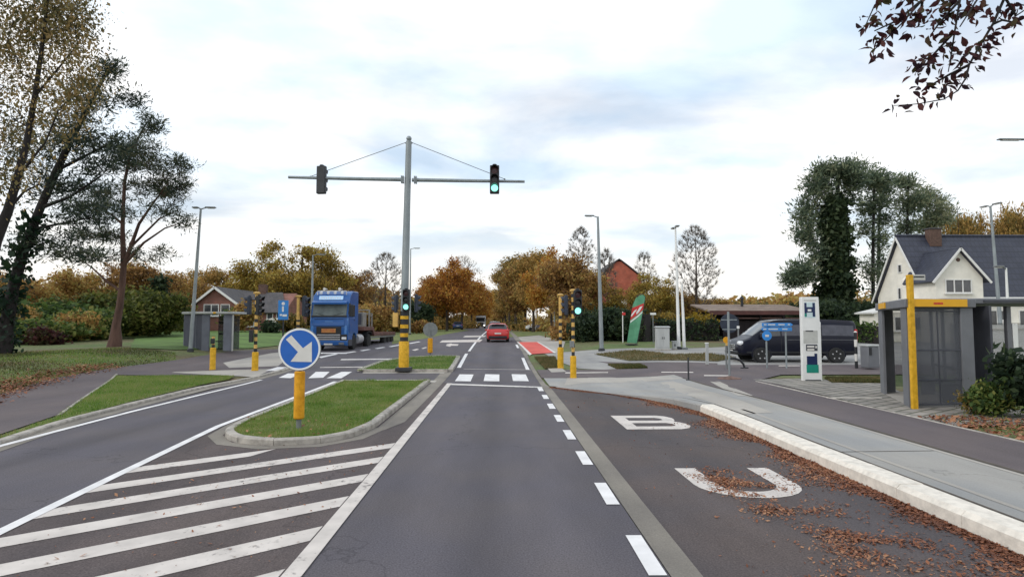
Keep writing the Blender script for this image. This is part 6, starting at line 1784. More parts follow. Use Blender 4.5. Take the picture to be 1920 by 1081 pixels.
# ---- the big trees on the left
px_tree('birch_tree', 'tall birch leaning in from the left edge with thin yellow green drooping leaves', 23, -62, [(-40, 560, 13), (-10, 450, 10.5), (14, 395, 8), (34, 330, 6.5), (50, 270, 5.5), (66, 180, 4.6), (78, 90, 3.6), (92, -20, 2.6), (100, -110, 1.5)],
    [(60, 30, 110, 60, 90), (130, 30, 50, 60, 50), (150, 130, 32, 70, 34), (30, 120, 80, 70, 50), (-40, 60, 90, 110, 50), (90, -90, 120, 70, 60), (110, 210, 55, 60, 30), (0, 230, 60, 80, 34), (20, 340, 50, 60, 22), (-60, 250, 70, 110, 24), (60, -180, 80, 60, 24)],
    'birch', per=52, size=0.058, asp=0.5, sig=0.34, bark='barkd', seed=11, droop=1.3, rtip=0.007, skip=0.2,
    extra_px=[[(34, 330, 3.5), (60, 310, 2.5), (100, 270, 1.6), (130, 215, 1)], [(66, 180, 2.6), (100, 130, 1.8), (140, 70, 1)], [(14, 395, 3), (45, 360, 2), (75, 345, 1.2)]])
px_tree('ivy_clad_tree', 'ivy clad dark tree leaning right between the birch and the pine', 29, 8, [(14, 600, 11), (24, 540, 9.5), (45, 465, 8.5), (75, 390, 7), (105, 320, 6.5), (140, 250, 5), (175, 185, 3.6), (205, 125, 2)],
    [(205, 132, 20, 32, 26), (175, 200, 42, 44, 46), (120, 260, 50, 50, 48), (190, 280, 55, 50, 54), (238, 182, 28, 12, 14), (130, 350, 60, 45, 46), (60, 330, 45, 60, 26), (165, 400, 60, 30, 40), (70, 450, 60, 40, 22), (130, 470, 50, 30, 20), (40, 260, 45, 50, 22)],
    'pine', per=50, size=0.10, asp=0.22, sig=0.27, bark='barkd', seed=12, skip=0.35, ivy=(6.5, 40, 0.30), rtip=0.010, tuft=1.0,
    extra_px=[[(75, 390, 4), (130, 370, 2.6), (190, 330, 1.5)], [(105, 320, 3.5), (160, 290, 2.4), (215, 260, 1.3)], [(60, 430, 3.5), (110, 420, 2), (170, 408, 1.2)]])
px_tree('pine_tree', 'slender reddish trunked pine with open dark layered foliage at the left path', 34, 214, [(216, 634, 10.5), (219, 610, 7.2), (224, 575, 6), (229, 535, 5.4), (231, 500, 5), (231, 470, 4.6), (229, 430, 3.8), (231, 390, 3.2), (234, 340, 2.8), (245, 285, 2.2), (276, 228, 1.2)],
    [(285, 235, 20, 26, 26), (265, 285, 46, 30, 54), (225, 300, 36, 28, 36), (300, 320, 36, 26, 34), (335, 305, 24, 14, 16), (345, 338, 16, 22, 14), (265, 345, 60, 16, 36), (180, 360, 55, 24, 36), (205, 395, 60, 14, 30), (175, 440, 48, 13, 40), (310, 395, 36, 18, 20), (345, 415, 16, 12, 8), (190, 480, 60, 14, 22), (290, 480, 40, 16, 10), (240, 470, 36, 12, 8), (320, 360, 30, 18, 16)],
    'pine', per=56, size=0.10, asp=0.20, sig=0.23, bark='barkr', seed=13, skip=0.40, rtip=0.010, up=0.5, depth=0.9, tuft=1.0,
    extra_px=[[(232, 500, 4.2), (246, 462, 3.4), (262, 420, 2.6), (290, 380, 1.8), (318, 345, 1)], [(236, 492, 3), (270, 455, 2.2), (310, 428, 1.4), (342, 418, 0.8)], [(226, 545, 3), (200, 528, 2.2), (168, 500, 1.4), (150, 488, 0.8)], [(230, 420, 2.6), (205, 400, 2), (175, 385, 1.2)], [(246, 462, 2.4), (300, 410, 1.6), (325, 400, 0.9)]])
# ---- prototypes for the background, each built once and copied
def proto(name, label, d, px, py_top, width, kind, seed, n=90, per=60, size=0.20, trunk_r=0.22, clear=0.25, lean=0.0, group=None, squash=1.0, sig=0.5, asp=0.55, bark='bark', ground=None):
    per = int(per * 1.15); n = int(n * 1.25); size *= 0.66
    rg = np.random.default_rng(seed)
    b = P(px, 620, d); z0 = float((ground or gtop)(b.x, d))
    H = P(px, py_top, d).z - z0; W = width * d / F_PX / 2
    t = thing(name, label, 'tree', (b.x, d, z0), 0, group)
    t['_h'] = H
    tr = [(0, 0, -0.3, trunk_r * 1.3), (0.02, 0.0, H * 0.12, trunk_r), (lean * 0.3 + rg.normal(0, .1), rg.normal(0, .1), H * 0.4, trunk_r * 0.75), (lean * 0.7 + rg.normal(0, .15), rg.normal(0, .15), H * 0.7, trunk_r * 0.4), (lean, 0, H * 0.93, 0.04)]
    bl = []
    m = 9
    cz0 = H * (0.5 + clear / 2); rz0 = H * (1 - clear) / 2
    for i in range(m):
        a = 2 * PI * i / m + rg.uniform(0, 0.5); zz = rg.uniform(-0.75, 0.8)
        rr = math.sqrt(max(0.05, 1 - zz * zz)) * rg.uniform(0.45, 0.75)
        bl.append((math.cos(a) * W * rr + lean * 0.5, math.sin(a) * W * rr, cz0 + zz * rz0 * 0.78, W * rg.uniform(0.28, 0.45), W * rg.uniform(0.28, 0.45), rz0 * rg.uniform(0.2, 0.34) * squash, n // (m + 1)))
    bl.append((lean * 0.6, 0, cz0 + rz0 * 0.1, W * 0.5, W * 0.5, rz0 * 0.75, n // 6))
    for i in range(7):                       # stray shoots that break the outline
        a = rg.uniform(0, 2 * PI); zz = rg.uniform(-0.3, 1.0); rr = math.sqrt(max(0.0, 1 - zz * zz)) * rg.uniform(0.85, 1.05)
        bl.append((math.cos(a) * W * rr + lean * 0.5, math.sin(a) * W * rr, cz0 + zz * rz0 * 1.02, W * 0.14, W * 0.14, rz0 * 0.16, max(3, n // 30)))
    C = in_blobs(bl, rg)
    mb = MB().tube([p[:3] for p in tr], [p[3] for p in tr], 9)
    limbs(mb, tr, C, rg, 0.022, skip=clear * 0.8, sides=4)
    mb.build('trunk', M[bark], t)
    leaf_cloud('crown', C, per, (sig, sig, sig * 0.7), size, asp, LM(kind), t, rg)
    return t
def bare(name, label, d, px, py_top, width, seed, n=420, group=None, per=17, twig=0.6, base_frac=0.22, kind='twig', bark='bark', trunk_r=0.2):
    """a leafless tree: the same growth, ended in fine upswept twigs"""
    rg = np.random.default_rng(seed)
    b = P(px, 620, d); z0 = float(gtop(b.x, d))
    H = P(px, py_top, d).z - z0; W = width * d / F_PX / 2
    t = thing(name, label, 'tree', (b.x, d, z0), 0, group)
    tr = [(0, 0, -0.3, trunk_r * 1.3), (0, 0, H * 0.2, trunk_r), (rg.normal(0, .15), rg.normal(0, .15), H * 0.5, trunk_r * 0.6), (rg.normal(0, .2), rg.normal(0, .2), H * 0.92, 0.03)]
    u = rg.uniform(0, 1, n) ** 0.8
    zz = H * (base_frac + (1 - base_frac) * u)
    env = W * np.sin(np.clip(0.12 + u * 0.88, 0, 1) * PI) ** 0.6
    a = rg.uniform(0, 2 * PI, n); rr = env * rg.uniform(0.1, 1, n) ** 0.5
    C = np.stack([np.cos(a) * rr, np.sin(a) * rr, zz], 1)
    mb = MB().tube([p[:3] for p in tr], [p[3] for p in tr], 9)
    limbs(mb, tr, C, rg, 0.012, skip=0.2, sides=3, up=0.9, wig=0.06)
    mb.build('trunk', M[bark], t)
    # twigs: thin blades swept up and outward
    c = np.repeat(C, per, 0); m = len(c)
    ax = c - np.array((0, 0, 0)); ax[:, 2] = 0; ax /= np.linalg.norm(ax, axis=1)[:, None] + 1e-6
    dr = ax * 0.5 + np.array((0, 0, 0.8)) + rg.normal(0, 0.45, (m, 3)); dr /= np.linalg.norm(dr, axis=1)[:, None]
    ln = (twig * rg.uniform(0.5, 1.3, m))[:, None]
    sd = np.cross(dr, rg.normal(0, 1, (m, 3))); sd /= np.linalg.norm(sd, axis=1)[:, None]; sd *= 0.013
    v = np.stack([c - sd, c + sd, c + dr * ln], 1)
    npmesh('twigs', v.reshape(-1, 3), np.arange(m * 3).reshape(m, 3), LM(kind), t)
    return t
def put(src, px, d, py_top, label, group, rz=0.0, wide=1.0, ground=gtop):
    """a copy of a background tree at another place and height"""
    b = P(px, 620, d); z0 = float(ground(b.x, d))
    H = P(px, py_top, d).z - z0
    s = H / src['_h']
    o = dup(src, (b.x, d, z0), rz, s, label, group)
    o.scale = (s * wide, s * wide, s)
    return o
GL = 'autumn trees in the left background'
oak = proto('oak_tree', 'largest golden brown oak with a broad crown behind the blue truck', 78, 566, 452, 165, 'ochre', 21, n=230, per=62, size=0.20, trunk_r=0.38, clear=0.2, group=GL, sig=0.5)
och = proto('deciduous_tree', 'golden tree low beside the left of the big oak', 84, 488, 478, 95, 'ochre', 22, n=130, per=62, size=0.2, clear=0.15, group=GL)
brn = proto('deciduous_tree', 'brown crowned tree right of the big oak, above the blue truck', 88, 648, 503, 100, 'brown', 23, n=130, per=60, size=0.2, clear=0.15, group=GL)
olv = proto('deciduous_tree', 'olive brown tree with a rounded crown behind the brick gable', 92, 385, 489, 110, 'olive', 24, n=150, per=60, size=0.2, clear=0.12, group=GL)
put(och, 440, 88, 520, 'lower golden tree between the brick gable and the big oak', GL, 1.2, 1.2)
put(brn, 330, 80, 506, 'brown tree behind the left street lamp', GL, 2.1, 1.1)
put(olv, 300, 66, 535, 'low olive tree just right of the pine trunk', GL, 0.7, 1.1)
put(brn, 255, 62, 486, 'russet tree directly behind the pine trunk', GL, 3.0, 1.0)
put(och, 175, 58, 532, 'golden tree between the ivy clad trunk and the pine trunk', GL, 4.0, 1.2)
put(brn, 118, 56, 500, 'russet brown tree right of the ivy clad trunk', GL, 5.1, 1.1)
put(olv, 60, 54, 530, 'olive tree behind the foot of the ivy clad trunk', GL, 2.6, 1.1)
put(brn, -5, 52, 500, 'brown tree at the left edge behind the birch', GL, 1.6, 1.2)
put(och, 610, 96, 512, 'golden tree half hidden behind the blue truck cab', GL, 2.2, 1.3)
put(olv, 530, 100, 505, 'olive tree farther back left of the big oak trunk', GL, 5.5, 1.4)
put(olv, 700, 110, 560, 'low olive tree behind the trailer', GL, 3.3, 1.6)
# leafless trees
GB = 'leafless trees'
bare('bare_tree', 'leafless tree with a fine rounded crown left of the signal mast', 92, 722, 476, 80, 31, group=GB, kind='twig')
bare('bare_tree', 'smaller leafless tree between the truck and the mast', 96, 686, 510, 60, 32, n=300, group=GB)
bare('bare_tree', 'tall leafless tree with wide upswept branches right of the flagpole', 72, 1306, 426, 96, 33, n=560, group=GB, twig=0.6, kind='twig')
bare('bare_tree', 'narrow grey leafless tree topping the brown trees left of the lamp', 84, 1090, 428, 66, 34, n=420, group=GB, trunk_r=0.16)
bare('bare_tree', 'pale leafless tree behind the orange avenue trees', 150, 868, 482, 100, 35, n=480, group=GB, twig=1.0, per=10)
bare('bare_tree', 'thin leafless tree in front of the red brick gable', 70, 1138, 470, 44, 37, n=260, group=GB, twig=0.6, trunk_r=0.12)
bare('bare_tree', 'small pale leafless tree right of the red brick house', 90, 1210, 474, 50, 36, n=260, group=GB, twig=0.7)
# avenue
GA = 'autumn trees lining the road'
ora = proto('avenue_tree', 'nearest bright orange tree on the left side of the road', 98, 838, 492, 92, 'orange', 41, n=170, per=62, size=0.22, trunk_r=0.2, clear=0.22, group=GA, sig=0.55)
for px, d, py, lb in ((866, 118, 500, 'second orange tree along the left side of the road'), (884, 150, 520, 'third orange tree along the left side of the road'), (897, 190, 540, 'fourth orange tree along the left side, near the far truck'), (906, 240, 556, 'farthest orange tree above the far truck')):
    put(ora, px, d, py, lb, GA, px * 0.7, 1.05)
put(ora, 812, 106, 524, 'low orange tree at the left end of the roadside row', GA, 2.0, 0.9)
put(brn, 826, 128, 515, 'brown crowned tree behind the nearest orange tree', GA, 2.4, 1.0)
avb = proto('avenue_tree', 'nearest brown leaved tree right of the road behind the signal posts', 60, 1062, 472, 92, 'brown', 42, n=170, per=60, size=0.17, trunk_r=0.17, clear=0.12, group=GA, sig=0.45)
avo = proto('avenue_tree', 'olive brown tree right of the road above the red cycle lane', 86, 1000, 468, 74, 'olive', 43, n=150, per=60, size=0.19, trunk_r=0.2, clear=0.2, group=GA, sig=0.5)
put(ora, 1034, 76, 474, 'reddish tree right of the road beside the far lamp', GA, 1.0, 0.85)
put(avb, 985, 104, 484, 'brown tree right of the road above the red hatchback roofline', GA, 2.0, 1.0)
put(avo, 967, 128, 478, 'olive tree right of the road leaning over the red hatchback', GA, 3.0, 1.15)
put(avo, 955, 165, 505, 'olive tree deeper in the avenue right of the red hatchback', GA, 4.0, 1.2)
put(avb, 948, 215, 530, 'brown tree deep in the avenue on the right side', GA, 5.0, 1.2)
put(avb, 942, 270, 552, 'last brown tree of the avenue on the right side', GA, 0.3, 1.2)
put(avb, 1100, 66, 500, 'brown tree behind the single headed street lamp', GA, 2.7, 0.95)
put(och, 1238, 62, 528, 'golden brown tree right of the green flag', GL, 1.1, 1.15)
put(och, 1205, 70, 520, 'golden brown tree in front of the red brick house', GL, 0.4, 0.9)
put(brn, 1268, 74, 545, 'brown tree behind the pale slim lamp', GL, 4.4, 1.4)
put(brn, 1330, 84, 556, 'low brown tree below the wide leafless tree', GL, 2.9, 1.7)
# ---- the group on the right
px_tree('ivy_clad_tree', 'tall broad evergreen with a dark ivy column at its centre behind the pillar', 62, 1572, [(1572, 590, 9), (1573, 520, 8), (1574, 450, 7), (1572, 390, 5), (1570, 330, 3)],
    [(1572, 322, 40, 16, 49), (1535, 350, 26, 26, 38), (1518, 395, 22, 30, 32), (1508, 440, 22, 22, 23), (1500, 510, 30, 24, 44), (1528, 470, 18, 30, 17), (1600, 350, 20, 28, 26), (1540, 318, 18, 10, 12), (1600, 315, 14, 10, 12), (1486, 525, 14, 14, 12)],
    'fir', per=70, size=0.20, asp=0.26, sig=0.48, tuft=0.8, bark='barkd', seed=51, skip=0.15, rtip=0.02, depth=0.9)
_t = bpy.data.objects['ivy_clad_tree.001']
rg_ = np.random.default_rng(5)
leaf_cloud('ivy', in_blobs([(0, 0, 3 + i * 1.05, 2.1 - 0.11 * i, 2.0 - 0.11 * i, 1.0, 26) for i in range(11)], rg_), 70, (0.4, 0.4, 0.4), 0.20, 0.7, LM('dark'), _t, rg_)
def right_pine(px, top, trunk, blobs, label, d, seed, per=38):
    return px_tree('pine_tree', label, d, px, trunk, blobs, 'fir', per=int(per * 1.8), size=0.20, asp=0.24, sig=0.5, tuft=0.9, bark='barkd', seed=seed, skip=0.3, rtip=0.02, group='tall pines behind the white house')
right_pine(1637, 312, [(1637, 580, 3.4), (1637, 480, 3), (1638, 400, 2.4), (1640, 325, 1.4)], [(1640, 338, 24, 24, 44), (1636, 385, 24, 20, 29), (1622, 430, 16, 20, 12), (1650, 450, 14, 30, 12), (1632, 520, 18, 36, 14)], 'tall pine right of the ivy column with a bare lower trunk', 64, 52)
right_pine(1648, 330, [(1647, 585, 3), (1647, 470, 2.6), (1650, 350, 1.6)], [(1654, 362, 18, 26, 20), (1655, 415, 16, 18, 12), (1655, 500, 14, 36, 14)], 'second tall pine close beside the bare trunked one', 66, 53)
right_pine(1702, 318, [(1700, 580, 3.4), (1700, 460, 2.8), (1704, 330, 1.5)], [(1700, 338, 18, 16, 23), (1708, 380, 24, 22, 35), (1704, 425, 22, 14, 17), (1696, 465, 12, 16, 7)], 'bushy topped pine above the left end of the slate roof', 66, 54)
right_pine(1738, 340, [(1736, 580, 3.2), (1736, 440, 2.6), (1738, 350, 1.5)], [(1740, 368, 18, 18, 23), (1752, 405, 26, 24, 41), (1732, 425, 22, 14, 20), (1764, 375, 8, 14, 7)], 'pine with a wide dark crown left of the chimney', 68, 55)
GR = 'autumn trees behind the slate roof'
put(olv, 1805, 84, 368, 'thin brownish tree above the dormer gable', GR, 1.5, 0.36)
put(olv, 1845, 88, 382, 'brownish tree between the two taller ones above the slate roof', GR, 3.5, 0.36)
put(olv, 1888, 84, 360, 'tallest golden brown tree above the right part of the slate roof', GR, 0.5, 0.36)
put(brn, 1940, 86, 372, 'brown tree at the right edge above the slate roof', GR, 2.5, 0.4)

# ---- shrubs and hedges
def shrub(name, label, d, px, py_top, width, kind, seed, n=60, per=60, size=0.10, group=None, py_base=None, depth=1.0, cat='shrub', stem='bark', sig=0.28, ground=gtop, asp=0.6):
    rg = np.random.default_rng(seed)
    b = P(px, 620, d); z0 = float(ground(b.x, d))
    H = max(0.4, P(px, py_top, d).z - z0); W = width * d / F_PX / 2
    t = thing(name, label, cat, (b.x, d, z0), 0, group)
    t['_h'] = H
    bl = []
    for i in range(7):
        a = 2 * PI * i / 7 + rg.uniform(0, 0.6); q = rg.uniform(0.3, 0.62)
        bl.append((math.cos(a) * W * q, math.sin(a) * W * q * depth, H * rg.uniform(0.30, 0.72), W * rg.uniform(0.3, 0.45), W * rg.uniform(0.3, 0.45) * depth, H * rg.uniform(0.2, 0.3), n // 8))
    bl.append((0, 0, H * 0.5, W * 0.55, W * 0.55 * depth, H * 0.45, n // 5))
    C = in_blobs(bl, rg); C[:, 2] = np.clip(C[:, 2], 0.08, None)
    mb = MB()
    limbs(mb, [(0, 0, -0.1, 0.07), (0, 0, H * 0.25, 0.05)], C, rg, 0.010, skip=0.0, sides=4)
    mb.build('stem', M[stem], t)
    leaf_cloud('foliage', C, per, (sig, sig, sig * 0.8), size, asp, LM(kind), t, rg)
    return t
GS = 'bushes of the left woodland edge'
sh = shrub('bush', 'broad green bush right of the pine trunk', 45, 285, 545, 120, 'moss', 61, n=130, per=80, group=GS, size=0.13, sig=0.35)
sd = shrub('bush', 'dark low bush left of the pine trunk', 42, 165, 585, 120, 'shrub', 62, n=110, per=80, group=GS, size=0.13, sig=0.35)
for src, px, d, py, lb, w in ((sh, 215, 50, 545, 'mid green bush directly behind the pine trunk', 1.2), (sh, 120, 47, 560, 'green bush between the ivy trunk and the pine', 1.2), (sd, 60, 44, 570, 'dark bush behind the ivy clad trunk', 1.3), (sh, -10, 42, 560, 'green bush at the left edge under the birch', 1.3), (sd, 262, 48, 580, 'dark bush beside the broad green one', 1.0), (sd, 100, 39, 606, 'low dark bush in the middle of the woodland edge', 1.6), (sd, 10, 37, 600, 'low dark bush at the foot of the ivy clad trunk', 1.5), (sh, 318, 58, 570, 'green bush left of the dark bus shelter', 0.9)):
    put(src, px, d, py, lb, GS, px * 0.37, w)
shrub('bush', 'small reddish bush on the grass left of the pine trunk', 36, 84, 622, 44, 'purple', 63, n=50, per=50, group=GS, size=0.10)
shrub('bush', 'brown thicket in front of the green bushes left of the pine trunk', 40, 140, 588, 80, 'brown', 89, n=80, per=60, group=GS, size=0.10)
shrub('bush', 'pale olive thicket left of the ivy clad trunk', 41, 40, 575, 70, 'olive', 90, n=80, per=60, group=GS, size=0.10)
shrub('conifer', 'narrow dark conifer behind the green bush', 60, 298, 508, 34, 'dark', 64, n=90, per=60, cat='tree', size=0.16)
shrub('bush', 'tall brown thicket before the wing of the brick house', 57, 458, 560, 56, 'brown', 93, n=90, per=60, size=0.12, group=GS)
shrub('bush', 'dark green thicket at the right corner of the brick gable', 58, 436, 578, 34, 'shrub', 94, n=60, per=60, size=0.12, group=GS)
shrub('clipped_bush', 'round dark clipped bush before the brick house', 55, 508, 607, 24, 'dark', 65, n=40, per=60)
shrub('bush', 'brown green bushes right of the brick house', 58, 545, 590, 50, 'olive', 66, n=70, per=60, group=GS, size=0.12)
shrub('bush', 'dark evergreen bush right of the signal mast', 92, 786, 562, 62, 'dark', 67, n=90, per=60, size=0.2, sig=0.45)
shrub('bush', 'russet clipped bush beyond the far keep right sign', 76, 786, 601, 28, 'brown', 68, n=50, per=60, size=0.13)
shrub('bush', 'wide reddish brown bush behind the trailer', 74, 695, 570, 110, 'brown', 69, n=120, per=60, size=0.16, sig=0.4, group=GS)
shrub('bush', 'bushy olive growth under the trees behind the mast foot', 84, 745, 585, 60, 'olive', 70, n=80, per=60, size=0.16, group=GS)
shrub('bush', 'bright yellow bush right of the white poles', 48, 1310, 588, 54, 'yellow', 71, n=80, per=60, size=0.11)
shrub('bush', 'dark leafy mass standing in for the shade under the yellow bush', 50, 1300, 612, 70, 'dark', 72, n=70, per=60, size=0.13)  # dark foliage added in place of the shadow below the yellow bush
shrub('bush', 'brown dry bush at the foot of the signal posts', 52, 1060, 604, 74, 'brown', 73, n=80, per=60, size=0.11)
shrub('bush', 'golden brown shrub at the foot of the tree right of the flag', 56, 1240, 588, 70, 'ochre', 74, n=80, per=60, size=0.13)
shrub('bush', 'dark green bush mass at the foot of the ivy column', 56, 1560, 566, 170, 'dark', 75, n=170, per=70, size=0.17, sig=0.4)
shrub('bush', 'dark bush left of the white lean to', 58, 1640, 556, 90, 'dark', 76, n=90, per=70, size=0.17, sig=0.4)
shrub('bush', 'green bush left of the information pillar top', 60, 1492, 580, 50, 'shrub', 77, n=60, per=60, size=0.16)
def hedge(label, pts, h, th, kind, seed, dens=60, size=0.09):
    rg = np.random.default_rng(seed)
    c = Vector((sum(p[0] for p in pts) / len(pts), sum(p[1] for p in pts) / len(pts)))
    z0 = float(gtop(c.x, c.y))
    t = thing('hedge', label, 'hedge', (c.x, c.y, z0), 0, None)
    ln = sum((Vector(b) - Vector(a)).length for a, b in zip(pts[:-1], pts[1:]))
    out = []
    core = MB()
    for a, b in zip(pts[:-1], pts[1:]):
        a, b = Vector(a), Vector(b); l = (b - a).length; n = int(l * h * dens)
        u = rg.uniform(0, 1, n); d = (b - a) / l; nn = Vector((-d.y, d.x))
        x = a.x + (b.x - a.x) * u - c.x; y = a.y + (b.y - a.y) * u - c.y
        side = np.where(rg.uniform(0, 1, n) < 0.75, -1, 1) * th / 2 * (1 + rg.normal(0, 0.10, n))
        z = rg.uniform(0, 1, n) ** 0.9 * h
        top = rg.uniform(0, 1, n) < 0.3
        side = np.where(top, rg.uniform(-1, 1, n) * th / 2, side); z = np.where(top, h * (1 + rg.normal(0, 0.05, n)), z)
        out.append(np.stack([x + nn.x * side, y + nn.y * side, z + float(gtop((a.x + b.x) / 2, (a.y + b.y) / 2)) - z0], 1))
        wall_bar(core, (a.x - c.x, a.y - c.y), (b.x - c.x, b.y - c.y), -0.1, h * 0.93, th * 0.8)
    core.build('branch_core', M['barkd'], t)
    leaf_cloud('foliage', np.concatenate(out), 5, (0.12, 0.12, 0.12), size, 0.6, LM(kind), t, rg)
hedge('tall dark clipped hedge behind the green flag', [tuple(P(1100, 620, 50).xy), tuple(P(1215, 620, 46).xy)], 2.2, 1.2, 'dark', 81)
shrub('bush', 'rounded dark evergreen bush just right of the single headed street lamp', 47, 1150, 574, 90, 'dark', 87, n=110, per=70, size=0.12, sig=0.3)
shrub('bush', 'dark evergreen bush just left of the single headed street lamp', 48, 1098, 586, 60, 'dark', 88, n=80, per=70, size=0.12, sig=0.3)
put(och, 1150, 66, 545, 'low golden tree before the red brick gable', GL, 0.9, 1.2)
hedge('dark hedge between the van and the white house', [tuple(P(1560, 620, 47).xy), tuple(P(1655, 620, 42).xy)], 1.25, 1.0, 'shrub', 82)
hedge('low dark hedge behind the white poles', [tuple(P(1212, 620, 47).xy), tuple(P(1345, 620, 47).xy)], 1.5, 1.0, 'dark', 83)
# shrubs beside the right shelter
shrub('leafy_bush', 'bright green leafy bush at the right end of the bus shelter', 12.4, 1858, 712, 84, 'shrub', 84, n=90, per=46, size=0.045, sig=0.12, stem='bark')
shrub('leafy_bush', 'dark big leaved bush at the right picture edge', 12.0, 1925, 655, 110, 'dark', 85, n=80, per=26, size=0.075, sig=0.16, stem='barkd')
shrub('leafy_bush', 'thin twiggy plant at the foot of the shelter end panel', 12.7, 1816, 740, 40, 'olive', 86, n=30, per=22, size=0.03, sig=0.10)

# ---- far woodland that closes the horizon
def far_wood():
    rg = np.random.default_rng(91)
    def band(x0, x1, y0, y1, h0, h1, n, kind, per=26, size=0.75):
        x = rg.uniform(x0, x1, n); y = rg.uniform(y0, y1, n)
        hh = (h0 + (h1 - h0) * (0.5 + 0.5 * np.sin(x * 0.07 + y0)) * rg.uniform(0.6, 1.1, n)) 
        z = float(gz(0, 200)) + rg.uniform(0, 1, n) ** 0.8 * hh
        o = leaf_cloud('far_woodland', np.stack([x, y, z], 1), per, (1.2, 1.2, 0.9), size, 0.6, LM(kind), None, rg)
        o['kind'] = 'stuff'
    band(-260, -24, 150, 200, 6, 15, 1500, 'brown')
    band(-170, -14, 120, 140, 4, 9, 900, 'olive', size=0.6)
    band(18, 330, 170, 230, 7, 11, 1500, 'brown')
    band(14, 120, 120, 140, 4, 7, 500, 'olive', size=0.6)
    band(-14, -8, 280, 420, 6, 14, 260, 'brown')
    band(4, 12, 300, 420, 6, 14, 260, 'olive')
    band(-16, 16, 430, 460, 5, 9, 260, 'brown')
far_wood()
def understory():
    """dim undergrowth between the trunks of the left wood and along the avenue"""
    rg = np.random.default_rng(92)
    def bush_band(pa, da, pb, db, h, n, kind, size):
        a, b = P(pa, 620, da), P(pb, 620, db); u = rg.uniform(0, 1, n)
        x = a.x + (b.x - a.x) * u + rg.normal(0, 1.0, n); y = da + (db - da) * u + rg.normal(0, 1.2, n)
        z = gtop(x, y) + rg.uniform(0, 1, n) * h * (0.7 + 0.3 * np.sin(x * 1.3))
        o = leaf_cloud('undergrowth', np.stack([x, y, z], 1), 26, (0.45, 0.45, 0.3), size, 0.6, LM(kind), None, rg)
        o['kind'] = 'stuff'
    bush_band(-120, 50, 250, 60, 3.2, 700, 'dark', 0.18)
    bush_band(-120, 56, 330, 66, 4.0, 600, 'olive', 0.2)
    bush_band(420, 86, 760, 100, 3.2, 600, 'olive', 0.24)
    bush_band(1000, 100, 1110, 70, 2.0, 320, 'brown', 0.2)
    bush_band(960, 130, 1010, 96, 1.4, 150, 'olive', 0.24)
    bush_band(795, 112, 890, 160, 2.8, 420, 'olive', 0.24)
    bush_band(740, 120, 850, 135, 5.0, 420, 'brown', 0.26)
understory()

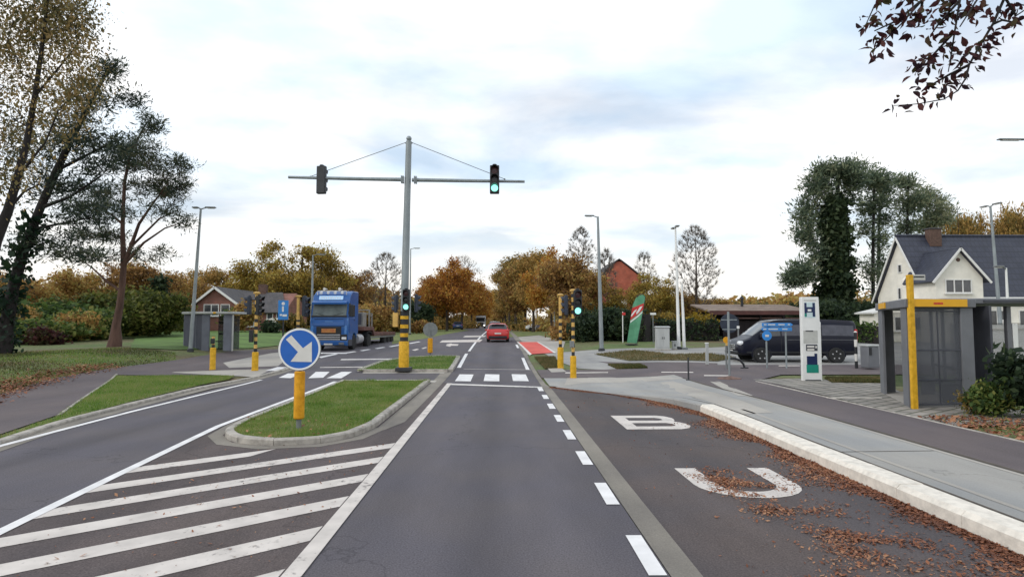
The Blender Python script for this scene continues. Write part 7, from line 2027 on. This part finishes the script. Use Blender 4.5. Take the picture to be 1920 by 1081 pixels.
# ---- the copper beech whose branch hangs into the picture at the top right
def overhang():
    rg = np.random.default_rng(95)
    d = 5.2
    bx, by = 9.2, 4.6
    base = Vector((bx, by, float(gtop(bx, by))))
    t = thing('beech_tree', 'near tree hanging dark red leafy branches into the top right corner', 'tree', base)
    L_ = lambda px, py, dd=0.0: P(px, py, d + dd) - base
    mb = MB()
    mb.tube([(0, 0, -0.2), (0.02, 0.0, 1.2), (-0.05, 0.05, 2.8), (-0.1, 0.1, 4.4), (0.1, 0.2, 6.2)], [0.26, 0.2, 0.17, 0.13, 0.07], 14)
    hub = L_(1895, -70)
    mb.tube([(-0.05, 0.05, 3.0), (-1.0, 0.1, 4.0), (-2.6, 0.2, 4.4), (hub.x + 0.8, hub.y, hub.z + 0.25), tuple(hub)], [0.10, 0.075, 0.05, 0.03, 0.014], 10)
    C = in_blobs([(0.2, 0.3, 6.6, 1.9, 1.6, 1.3, 40), (-1.9, 0.2, 6.2, 1.5, 1.2, 0.9, 26), (1.6, 0.4, 6.0, 1.4, 1.4, 1.1, 24), (0.0, -0.6, 8.0, 1.5, 1.4, 1.1, 24)], rg)
    limbs(mb, [(-0.05, 0.05, 3.4, 0.12), (-0.1, 0.1, 4.4, 0.12), (0.1, 0.2, 6.2, 0.06)], C, rg, 0.010, skip=0.0)
    mb.build('trunk', M['barkd'], t)
    leaf_cloud('crown', C, 46, (0.28, 0.28, 0.22), 0.055, 0.55, LM('purple'), t, rg, 0.4)
    arms = [[(1895, -70), (1884, -5), (1862, 45), (1836, 88), (1817, 122), (1812, 145), (1796, 170), (1770, 186), (1720, 195), (1676, 198)],
            [(1884, -5), (1905, 30), (1920, 20)], [(1862, 45), (1880, 38), (1915, 45)],
            [(1895, -70), (1830, -50), (1800, 0), (1790, 60), (1784, 100), (1778, 135)],
            [(1830, -50), (1770, -40), (1730, 0), (1690, 45), (1660, 75), (1632, 100)],
            [(1730, 0), (1680, 40), (1640, 58)], [(1770, -40), (1690, -20), (1640, 10), (1622, 50)], [(1790, 60), (1745, 108), (1712, 116)], [(1817, 122), (1780, 140), (1745, 160), (1728, 172)],
            [(1730, 0), (1722, 50)], [(1800, 0), (1760, 45), (1748, 62)], [(1830, -50), (1832, 0), (1800, 50)]]
    tw = MB(); pts = []
    for k, a in enumerate(arms):
        dd0 = rg.normal(0, 0.15) if k else 0
        q = [Vector(L_(px, py, dd0 * min(1, i / 2))) for i, (px, py) in enumerate(a)]
        n = len(q)
        tw.tube(q, [0.011 * (1 - i / n) + 0.0022 for i in range(n)], 6)
        for a_, b_ in zip(q[:-1], q[1:]):
            m = max(1, int((b_ - a_).length / 0.035))
            for i in range(m): pts.append((a_.lerp(b_, i / m), (b_ - a_).normalized()))
    tw.build('branch', M['barkd'], t)
    # leaves: folded blades on short stalks, gathered in sprays
    V, F = [], []
    def leaf(p, ax, s):
        ax = ax.normalized(); sd = ax.cross(Vector(rg.normal(0, 1, 3))).normalized(); nn = ax.cross(sd)
        o = len(V)
        for u, w, h in ((0, 0, 0), (0.28, 0.22, 0.10), (0.6, 0.24, 0.10), (1.05, 0.0, -0.10), (0.6, -0.24, 0.10), (0.28, -0.22, 0.10), (0.5, 0.0, 0.0)):
            V.append(p + ax * (u * s) + sd * (w * s) + nn * (h * s))
        F.extend([(o, o + 1, o + 6), (o + 1, o + 2, o + 6), (o + 2, o + 3, o + 6), (o + 3, o + 4, o + 6), (o + 4, o + 5, o + 6), (o + 5, o, o + 6)])
    def spray(p, ax, n, spread):
        for _ in range(n):
            q = p + Vector(rg.normal(0, spread, 3))
            leaf(q, (ax * 0.4 + Vector(rg.normal(0, 0.7, 3)) + Vector((0, 0, -0.5))), rg.uniform(0.05, 0.105))
    clusters = [(1628, 100, 4), (1660, 92, 6), (1650, 72, 10), (1640, 40, 12), (1622, 45, 10), (1668, 55, 10), (1690, 28, 16), (1720, 25, 16), (1712, 55, 8), (1748, 62, 8), (1735, 35, 14), (1760, 30, 16), (1790, 25, 16), (1815, 20, 14), (1830, 8, 14), (1785, 62, 10), (1780, 92, 8), (1778, 118, 5), (1742, 112, 10), (1728, 105, 6), (1712, 118, 5), (1720, 140, 5), (1755, 118, 5), (1800, 92, 6), (1812, 105, 8), (1838, 85, 10), (1858, 92, 6), (1850, 70, 6), (1860, 32, 10), (1870, 58, 8), (1885, 20, 10), (1910, 40, 8), (1905, 10, 10), (1822, 130, 6), (1808, 132, 6), (1785, 140, 8), (1775, 150, 6), (1760, 150, 7), (1770, 162, 6), (1740, 160, 5), (1730, 170, 5), (1792, 162, 4), (1763, 190, 4), (1712, 192, 3), (1695, 205, 4), (1680, 190, 5), (1700, -10, 16), (1650, -5, 12), (1760, -15, 16), (1820, -20, 16), (1870, -20, 12), (1780, 5, 14)]
    for px, py, n in clusters:
        spray(Vector(L_(px, py, rg.normal(0, 0.12))), Vector((rg.normal(), rg.normal(), -0.4)).normalized(), int(n * 1.1) + 1, 0.036)
    V = np.array([tuple(v) for v in V])
    npmesh('foliage', V, np.array(F), LM('purple'), t)
overhang()
for o in bpy.data.objects:
    if '_h' in o: del o['_h']
